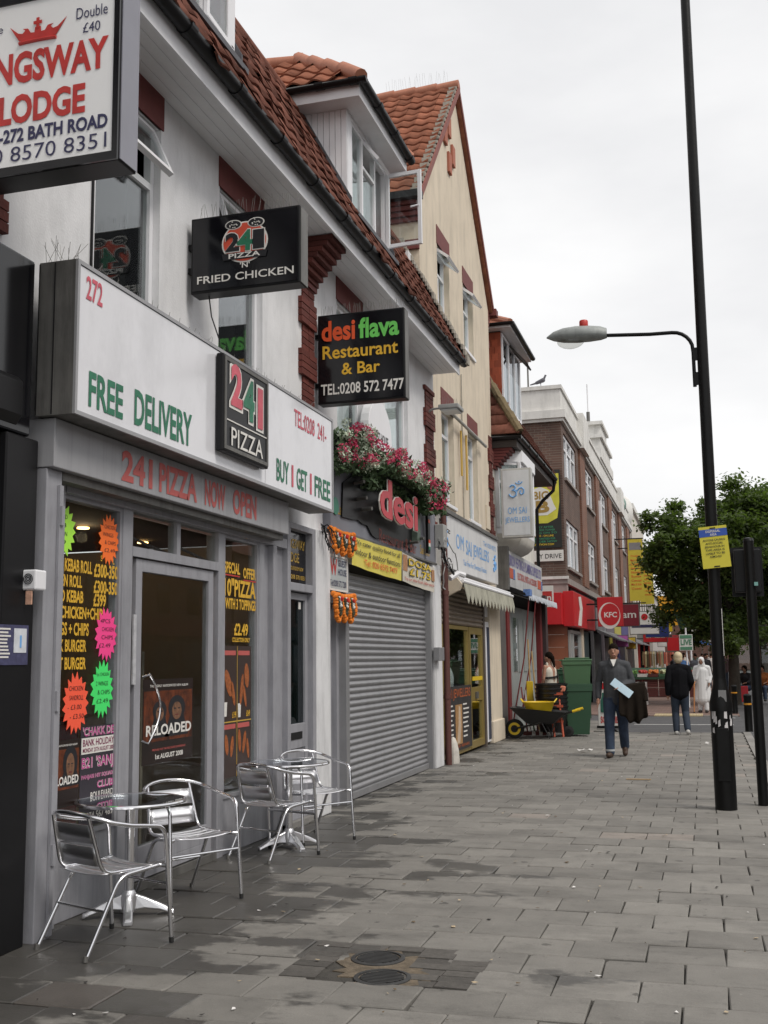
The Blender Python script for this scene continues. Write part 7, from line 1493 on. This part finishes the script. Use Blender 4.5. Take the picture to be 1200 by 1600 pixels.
# ================================================================ PEOPLE
def person(label, H, skin, hair_m, joints, garments, hair='short', fem=False, group=None, voxel=.011, detail=True):
    """joints: dict of limb points for a figure of height 1.78 facing +y; garments: list of (name, material, builder(mb, J))"""
    t = local_thing('person', label, 'person', group); k = H/1.78
    J = {n: Vector(p)*k for n, p in joints.items()}; r = lambda v: v*k
    mb = MB(); hd = J['head']; nk = J['neck']
    mb.ell(hd, (r(.075),r(.095),r(.115)), 16, 12); mb.ell(hd+V(0,r(.025),r(-.05)), (r(.055),r(.065),r(.065)), 12, 8)      # skull, jaw
    mb.ell(hd+V(0,r(.098),r(-.022)), (r(.014),r(.022),r(.024)), 8, 6); mb.cap(hd+V(r(-.03),r(.083),r(.012)), hd+V(r(.03),r(.083),r(.012)), r(.014), r(.014), 8); mb.cap(hd+V(r(-.02),r(.086),r(-.066)), hd+V(r(.02),r(.086),r(-.066)), r(.010), r(.010), 8)
    for s_ in (-1,1): mb.ell(hd+V(s_*r(.076),r(-.005),r(-.015)), (r(.012),r(.022),r(.032)), 8, 6)
    mb.cap(nk+V(0,r(-.01),r(-.06)), hd+V(0,r(-.01),r(-.06)), r(.058), r(.052)); mb.cap(J['sh_l']+V(0,0,r(-.03)), J['sh_r']+V(0,0,r(-.03)), r(.044), r(.044)); mb.cap(J['neck']+V(0,r(-.01),r(-.05)), J['neck']+V(0,r(-.005),r(-.11)), r(.06), r(.075)); mb.cap((J['sh_l']+J['sh_r'])/2+V(0,0,r(-.10)), J['hip']+V(0,0,r(.18)), r(.125), r(.12)); mb.cap(J['hip']+V(r(-.05),0,0), J['hip']+V(r(.05),0,0), r(.125), r(.125))
    for s_ in 'lr':
        mb.cap(J['sh_'+s_]+V(0,0,r(-.018)), J['el_'+s_], r(.044), r(.037)); mb.cap(J['el_'+s_], J['wr_'+s_], r(.037), r(.027)); mb.cap(J['th_'+s_], J['kn_'+s_], r(.085), r(.055)); mb.cap(J['kn_'+s_], J['an_'+s_], r(.056), r(.038))
        mb.cap(J['an_'+s_]+V(0,r(-.02),r(-.03)), J['to_'+s_], r(.040), r(.033))
        w, e = J['wr_'+s_], J['el_'+s_]; d = (w-e).normalized(); side = V(0,1,0)-d*d.y; side.normalize(); out = d.cross(side)
        mb.cap(w, w+d*r(.075), r(.030), r(.030)); 
        cu = J.get('curl', V(0,0,0))
        for q, (o, ln) in enumerate(((-.030,.065),(-.010,.078),(.010,.074),(.029,.058))):
            b = w+d*r(.085)+side*r(o)*-1; m_ = b+d*r(ln*.55)+cu; mb.cap(b, m_, r(.0105), r(.0095), 8); mb.cap(m_, m_+(d*.8+side*.15).normalized()*r(ln*.5), r(.0095), r(.008), 8)
        th = w+d*r(.02)+side*r(.028); mb.cap(th, th+(d*.75+side*.65).normalized()*r(.055), r(.013), r(.010), 8)
    body('body', mb, skin, t, voxel)
    if detail:
        for s_ in (-1,1): MB().ell(hd+V(s_*r(.030),r(.088),r(.000)), (r(.009),r(.006),r(.0045)), 8, 6).build('eye', M_lblack, t, smooth=True); MB().cap(hd+V(s_*r(.016),r(.098),r(.022)), hd+V(s_*r(.046),r(.085),r(.022)), r(.0035), r(.003), 6).build('eyebrow', hair_m, t)
        MB().cap(hd+V(r(-.022),r(.094),r(-.066)), hd+V(r(.022),r(.094),r(-.066)), r(.005), r(.005), 6).build('mouth', mat('lips', (.26,.09,.07), .6), t)
    if hair == 'short':
        mb = MB(); mb.ell(hd+V(0,r(-.006),r(.034)), (r(.0785),r(.0975),r(.0935)), 16, 10); body('hair', mb, hair_m, t, .008, 2)
    elif hair == 'bob':
        mb = MB(); mb.ell(hd+V(0,r(-.020),r(.030)), (r(.098),r(.105),r(.105)), 16, 10); mb.ell(hd+V(0,r(-.045),r(-.03)), (r(.095),r(.075),r(.10)), 14, 10); body('hair', mb, hair_m, t, .010, 2)
    elif hair == 'ponytail':
        mb = MB(); mb.ell(hd+V(0,r(-.016),r(.030)), (r(.084),r(.098),r(.100)), 16, 10); mb.cap(hd+V(0,r(-.10),r(.0)), hd+V(0,r(-.15),r(-.20)), r(.05), r(.025)); body('hair', mb, hair_m, t, .010, 2)
    elif hair == 'veil':
        mb = MB(); mb.ell(hd+V(0,r(-.022),r(.020)), (r(.100),r(.108),r(.120)), 16, 10); mb.cap(hd+V(0,r(-.04),r(-.05)), nk+V(0,r(-.03),r(-.05)), r(.10), r(.13)); mb.cap(nk+V(r(.06),r(.07),0), V(r(.16),r(.14),r(1.05)), r(.06), r(.05)); body('headscarf', mb, hair_m, t, .011, 3)
    for (nm, m, fn) in garments:
        mb = MB(); fn(mb, J, r); body(nm, mb, m, t, .011, 3)
    return t
def g_top(ex=.016, sleeve=.94, hem=.02, belly=0.):
    def f(mb, J, r):
        c = (J['sh_l']+J['sh_r'])/2
        for s_ in 'lr': mb.cap(J['sh_'+s_]*.9+c*.1+V(0,0,r(-.012)), c+V(0,r(-.01),r(.015)), r(.054+ex), r(.070+ex*.6))
        for s_ in (-1,1): mb.cap(c+V(s_*r(.075),r(.01),r(-.12)), J['hip']+V(s_*r(.065),r(.01),r(.10)), r(.105+ex), r(.098+ex+belly)); mb.cap(J['hip']+V(s_*r(.065),r(.01),r(.10)), J['hip']+V(s_*r(.065),0,r(hem)), r(.105+ex+belly), r(.108+ex))
        mb.cap(c+V(0,r(.012),r(-.10)), J['hip']+V(0,r(.012),r(.12)), r(.128+ex), r(.120+ex+belly)); mb.cap(J['hip']+V(0,r(.012),r(.12)), J['hip']+V(0,0,r(hem)), r(.120+ex+belly), r(.12+ex))
        mb.cap(c+V(0,r(-.01),r(.03)), J['neck']+V(0,r(-.012),r(-.035)), r(.085), r(.072))
        for s_ in 'lr': mb.cap(J['sh_'+s_]+V(0,0,r(-.012)), J['el_'+s_], r(.050+ex), r(.042+ex)); mb.cap(J['el_'+s_], J['el_'+s_].lerp(J['wr_'+s_], sleeve), r(.042+ex), r(.032+ex*.8))
    return f
def g_trousers(ex=.014, end=.95):
    def f(mb, J, r):
        mb.cap(J['hip']+V(r(-.06),0,r(.06)), J['hip']+V(r(.06),0,r(.06)), r(.112+ex), r(.112+ex)); mb.cap(J['hip']+V(r(-.06),0,r(-.02)), J['hip']+V(r(.06),0,r(-.02)), r(.112+ex), r(.112+ex))
        for s_ in 'lr': mb.cap(J['th_'+s_], J['kn_'+s_], r(.092+ex), r(.064+ex)); mb.cap(J['kn_'+s_], J['kn_'+s_].lerp(J['an_'+s_], end), r(.064+ex), r(.054+ex))
    return f
def g_shoes(mb, J, r):
    for s_ in 'lr': mb.cap(J['an_'+s_]+V(0,r(-.035),r(-.045)), J['to_'+s_]+V(0,r(.02),r(.002)), r(.050), r(.042)); mb.cap(J['an_'+s_]+V(0,r(-.01),r(-.01)), J['an_'+s_]+V(0,r(.04),r(-.03)), r(.048), r(.045))
BASE = dict(head=(0,.02,1.665), neck=(0,0,1.50), sh_l=(-.185,0,1.44), sh_r=(.185,0,1.44), el_l=(-.235,-.03,1.15), el_r=(.235,-.03,1.15), wr_l=(-.245,.06,.90), wr_r=(.245,.06,.90), hip=(0,0,.94), th_l=(-.095,0,.90), th_r=(.095,0,.90), kn_l=(-.10,.03,.49), kn_r=(.10,.03,.49), an_l=(-.10,0,.085), an_r=(.10,0,.085), to_l=(-.115,.15,.042), to_r=(.115,.15,.042))
def pose(**k): d = dict(BASE); d.update(k); return d
M_jean = mat('blue_jeans', (.032,.050,.088), .9, var=.4, vs=7, bump=.7, bs=18); M_jean2 = mat('dark_jeans', (.025,.037,.06), .85, var=.3, vs=7); M_hairb = mat('hair_dark', (.012,.008,.006), .9, var=.3, vs=30, spec=.08, bump=.6, bs=90)
# man walking towards the camera: right foot forward, papers in his left hand, coat over the left forearm
walk = pose(sh_l=(-.19,0,1.45), sh_r=(.19,0,1.45), th_l=(-.095,0,.90), kn_l=(-.10,-.02,.48), an_l=(-.10,-.22,.15), to_l=(-.11,-.09,.045), kn_r=(.10,.15,.50), an_r=(.10,.20,.085), to_r=(.115,.35,.05),
            el_r=(.26,-.06,1.17), wr_r=(.27,.02,.92), el_l=(-.26,-.04,1.17), wr_l=(-.10,.20,1.10))
man = person('man in a grey jumper and jeans walking towards the camera', 1.82, M_skin, M_hairb, walk, [('jumper', mat('grey_knit', (.075,.078,.084), .95, var=.15, vs=20, bump=.7, bs=16, spec=.1), g_top(.018,.95,-.02)), ('jeans', M_jean, g_trousers(.018,.98)), ('shoes', mat('brown_shoe', (.055,.030,.018), .6), g_shoes)], 'short', voxel=.009)
mb = MB(); mb.prism([(-.050,.102,1.565),(.050,.102,1.565),(.005,.150,1.455),(-.005,.150,1.455)], (0,.012,0)); mb.build('white_shirt', M_lwhite, man)
for s_ in (-1,1): MB().prism([(s_*.012,.148,1.43),(s_*.052,.115,1.57),(s_*.088,.05,1.585),(s_*.07,.125,1.50)], (0,.016,.004)).build('collar', mat('grey_knit', (.085,.088,.095)), man)
for s_, a in (('l',walk['an_l']),('r',walk['an_r'])): MB().tube([(a[0]*1.02,a[1]*1.02,a[2]*1.02+.02),(a[0]*1.02,a[1]*1.02+.0,a[2]*1.02+.05)], .078, 14).build('turn_up', mat('denim_turn_up', (.42,.44,.45), .85), man, smooth=True)
place(man, (-1.45,18.25,0), R(180))
pa = thing('papers', 'folded pale blue papers held in the walking man\'s left hand', 'papers', (-1.3,18,1.1)); Mp = Matrix.Translation((-1.32,17.97,1.10)) @ Matrix.Rotation(R(38),4,'Y') @ Matrix.Rotation(R(-20),4,'X'); 
for k in range(3): MB().box(-.19+.006*k,.17+.004*k,-.006-.007*k,-.001-.007*k,-.065,.065, M=Mp).build('sheet', mat('pale_blue_paper', (.50,.66,.76), .7), pa)
ct = thing('coat', 'dark brown coat draped over the walking man\'s left arm', 'coat', (-1.15,18.05,.8)); mb = MB(); rr = random.Random(2)
ns, ntt = 26, 22; mb.v = []; 
for a in range(ns+1):
    u_ = a/ns; ax = -1.37+.40*u_; ay = 18.03+.10*u_; az = 1.075+.06*u_; fold = math.sin(u_*19+1)*.020+math.sin(u_*9)*.016
    lf_, lb_ = .34+.22*math.sin(u_*2.6)+.02*math.sin(u_*21), .30+.12*u_
    for b in range(ntt+1):
        v_ = b/ntt
        if v_ < .42: q = 1-v_/.42; P = V(ax+.05*q*(u_-.3), ay-.088-fold*q*1.4-.02*q, az-lf_*q)
        elif v_ > .58: q = (v_-.58)/.42; P = V(ax, ay+.088+fold*q, az-lb_*q)
        else: q = (v_-.42)/.16*math.pi; P = V(ax, ay-.088*math.cos(q), az+.075*math.sin(q))
        mb.v.append(tuple(P))
mb.f = [(a*(ntt+1)+b, (a+1)*(ntt+1)+b, (a+1)*(ntt+1)+b+1, a*(ntt+1)+b+1) for a in range(ns) for b in range(ntt)]; mb.m = [0]*len(mb.f)
o = mb.build('cloth', mat('dark_brown_cloth', (.017,.013,.010), .95, var=.3, vs=9, spec=.08), ct, smooth=True); s2 = o.modifiers.new('s','SOLIDIFY'); s2.thickness = .018
MB().tube([(-1.03,18.15,1.14),(-.985,18.10,1.06),(-.965,18.05,.90)], [.06,.055,.045], 10).build('coat_sleeve', mat('dark_brown_cloth', (.017,.013,.010)), ct, smooth=True)
# person walking away
away = pose(kn_l=(-.10,.10,.49), an_l=(-.10,.02,.085), to_l=(-.11,.17,.045), kn_r=(.11,.06,.49), an_r=(.12,-.16,.12), to_r=(.14,-.03,.042), el_l=(-.25,-.06,1.15), wr_l=(-.25,.02,.88), el_r=(.25,-.05,1.15), wr_r=(.20,.12,.98))
p2 = person('person with pale blond hair in a black jacket and jeans walking away', 1.68, M_skin, mat('blond_hair', (.56,.46,.30), .7, var=.25, vs=25), away, [('jacket', mat('black_fleece', (.010,.010,.012), .95, var=.2, spec=.08), g_top(.032,.97,-.05,.01)), ('jeans', M_jean2, g_trousers(.018)), ('shoes', mat('pale_trainer', (.50,.49,.47), .6), g_shoes)], 'bob', detail=False)
place(p2, (-.56,23.5,0), R(6))
# person in white robe with a stick
def g_robe(mb, J, r):
    g_top(.03,.9,.0,.03)(mb, J, r)
    for s_ in (-1,1): mb.cap(J['hip']+V(s_*r(.07),0,r(.05)), V(s_*r(.11),r(.04),r(.42)), r(.15), r(.15)); 
    mb.cap(J['hip']+V(0,r(.02),r(.3)), V(0,r(.05),r(.42)), r(.17), r(.20))
robe = pose(head=(0,.10,1.60), neck=(0,.04,1.46), sh_l=(-.185,.02,1.40), sh_r=(.185,.02,1.40), el_r=(.27,.0,1.12), wr_r=(.26,.14,.90), el_l=(-.24,0,1.12), wr_l=(-.22,.12,.92), kn_l=(-.10,.08,.49), an_l=(-.10,.10,.085), to_l=(-.11,.25,.045))
M_robe = mat('white_cotton', (.66,.66,.66), .85, var=.06, vs=4)
p3 = person('elderly person in long white robe and white headscarf walking with a stick', 1.62, M_skin3, M_robe, robe, [('robe', M_robe, g_robe), ('trousers', M_robe, g_trousers(.02)), ('shoes', mat('dark_shoe', (.02,.017,.015), .6), g_shoes)], 'veil')
place(p3, (-.13,32.7,0), R(172))
sk = thing('walking_stick', 'orange brown walking stick in the white robed person\'s hand', 'walking stick', (-.36,32.5,0)); MB().tube([(-.40,32.48,0),(-.36,32.53,.80),(-.35,32.55,.86),(-.32,32.60,.87)], .016, 8).build('stick', mat('stick_wood', (.48,.20,.07), .6), sk, smooth=True); MB().tube([(-.40,32.48,0),(-.399,32.481,.03)], .02, 8).build('ferrule', M_rubber, sk)
# person with bare shoulders beside the bins
p4p = pose(head=(0,.02,1.63), el_l=(-.22,.02,1.15), wr_l=(-.20,.12,.90))
def g_vest(mb, J, r):
    c = (J['sh_l']+J['sh_r'])/2
    for s_ in (-1,1): mb.cap(c+V(s_*r(.07),r(.01),r(-.13)), J['hip']+V(s_*r(.06),0,r(.08)), r(.128), r(.125)); mb.cap(c+V(s_*r(.10),0,r(-.06)), c+V(s_*r(.10),0,r(.05)), r(.035), r(.03))
p4 = person('person with dark ponytail and bare arms in a cream vest standing behind the wheelbarrow', 1.72, M_skin, M_hairb, p4p, [('vest', mat('cream_vest', (.60,.56,.48), .85, var=.1), g_vest), ('jeans', M_jean2, g_trousers()), ('shoes', mat('dark_shoe', (.02,.017,.015)), g_shoes)], 'ponytail', voxel=.012)
for z in (1.16,): MB().tube([(.168*math.cos(a*math.pi/10)*1.18, .150*math.sin(a*math.pi/10), z+.02*math.cos(a*math.pi/10)) for a in range(20)], .018, 6, closed=True).build('strap', M_black, p4, smooth=True)
place(p4, (-3.26,23.7,.04), R(65))
# people in the distance
cols = [(.05,.12,.28),(.16,.17,.20),(.02,.02,.025),(.55,.52,.50),(.10,.06,.06),(.30,.10,.12),(.05,.08,.06),(.40,.38,.34)]
crowd = [(-.95,48,8,0,'man in a blue shirt among the shoppers'),(-.45,50,170,1,'person in a slate grey top among the shoppers'),(-.05,54,185,2,'person in black beside the market awning'),(.25,58,10,3,'person in a pale jacket among the shoppers'),(.05,63,180,4,'person in dark brown far down the pavement'),(.55,66,0,5,'person in a rose top far down the pavement'),(-.65,69,180,6,'person in dark green far down the pavement'),(-1.6,57,90,2,'shopper in black by the far shop doors'),(-.25,72,10,5,'person in a rose top beyond the placard'),(.45,78,180,0,'person in blue under the white market awning'),(.0,82,170,7,'person in a cream top under the white market awning'),(-1.2,64,30,7,'person in a cream top beside the far shop signs'),(.75,52,190,4,'person in dark brown beside the street tree')]
for (x, y, a, c, lab) in crowd:
    m = mat('crowd_cloth_%d' % c, cols[c], .9, var=.15)
    p = person(lab, 1.66+.02*c, [M_skin,M_skin2,M_skin3][c % 3], M_hairb, away if c % 2 else BASE, [('top', m, g_top(.025,.9,-.02)), ('trousers', M_jean2, g_trousers()), ('shoes', M_rubber, g_shoes)], 'short', group='shoppers in the distance', voxel=.03, detail=False); place(p, (x,y,0), R(a))
sit = pose(head=(0,.14,1.18), neck=(0,.10,1.03), sh_l=(-.18,.08,.97), sh_r=(.18,.08,.97), el_l=(-.22,.18,.72), el_r=(.22,.18,.72), wr_l=(-.12,.36,.66), wr_r=(.12,.36,.66), hip=(0,0,.50), th_l=(-.09,.05,.50), th_r=(.09,.05,.50), kn_l=(-.10,.45,.49), kn_r=(.10,.45,.49), an_l=(-.10,.45,.085), an_r=(.10,.45,.085), to_l=(-.11,.60,.04), to_r=(.11,.60,.04))
for i, (x, y, a, c, lab) in enumerate([(1.35,41.1,150,2,'person in black sitting in the bus shelter'),(1.9,41.1,170,5,'person in an orange top sitting in the bus shelter')]):
    m = mat('sitter_cloth_%d' % i, [(.02,.02,.025),(.38,.12,.03)][i], .9); p = person(lab, 1.70, M_skin2, M_hairb, sit, [('top', m, g_top(.02,.5,0)), ('jeans', M_jean, g_trousers()), ('shoes', M_rubber, g_shoes)], 'bob', voxel=.022, detail=False); place(p, (x,y,0), R(a))
finish_deferred()
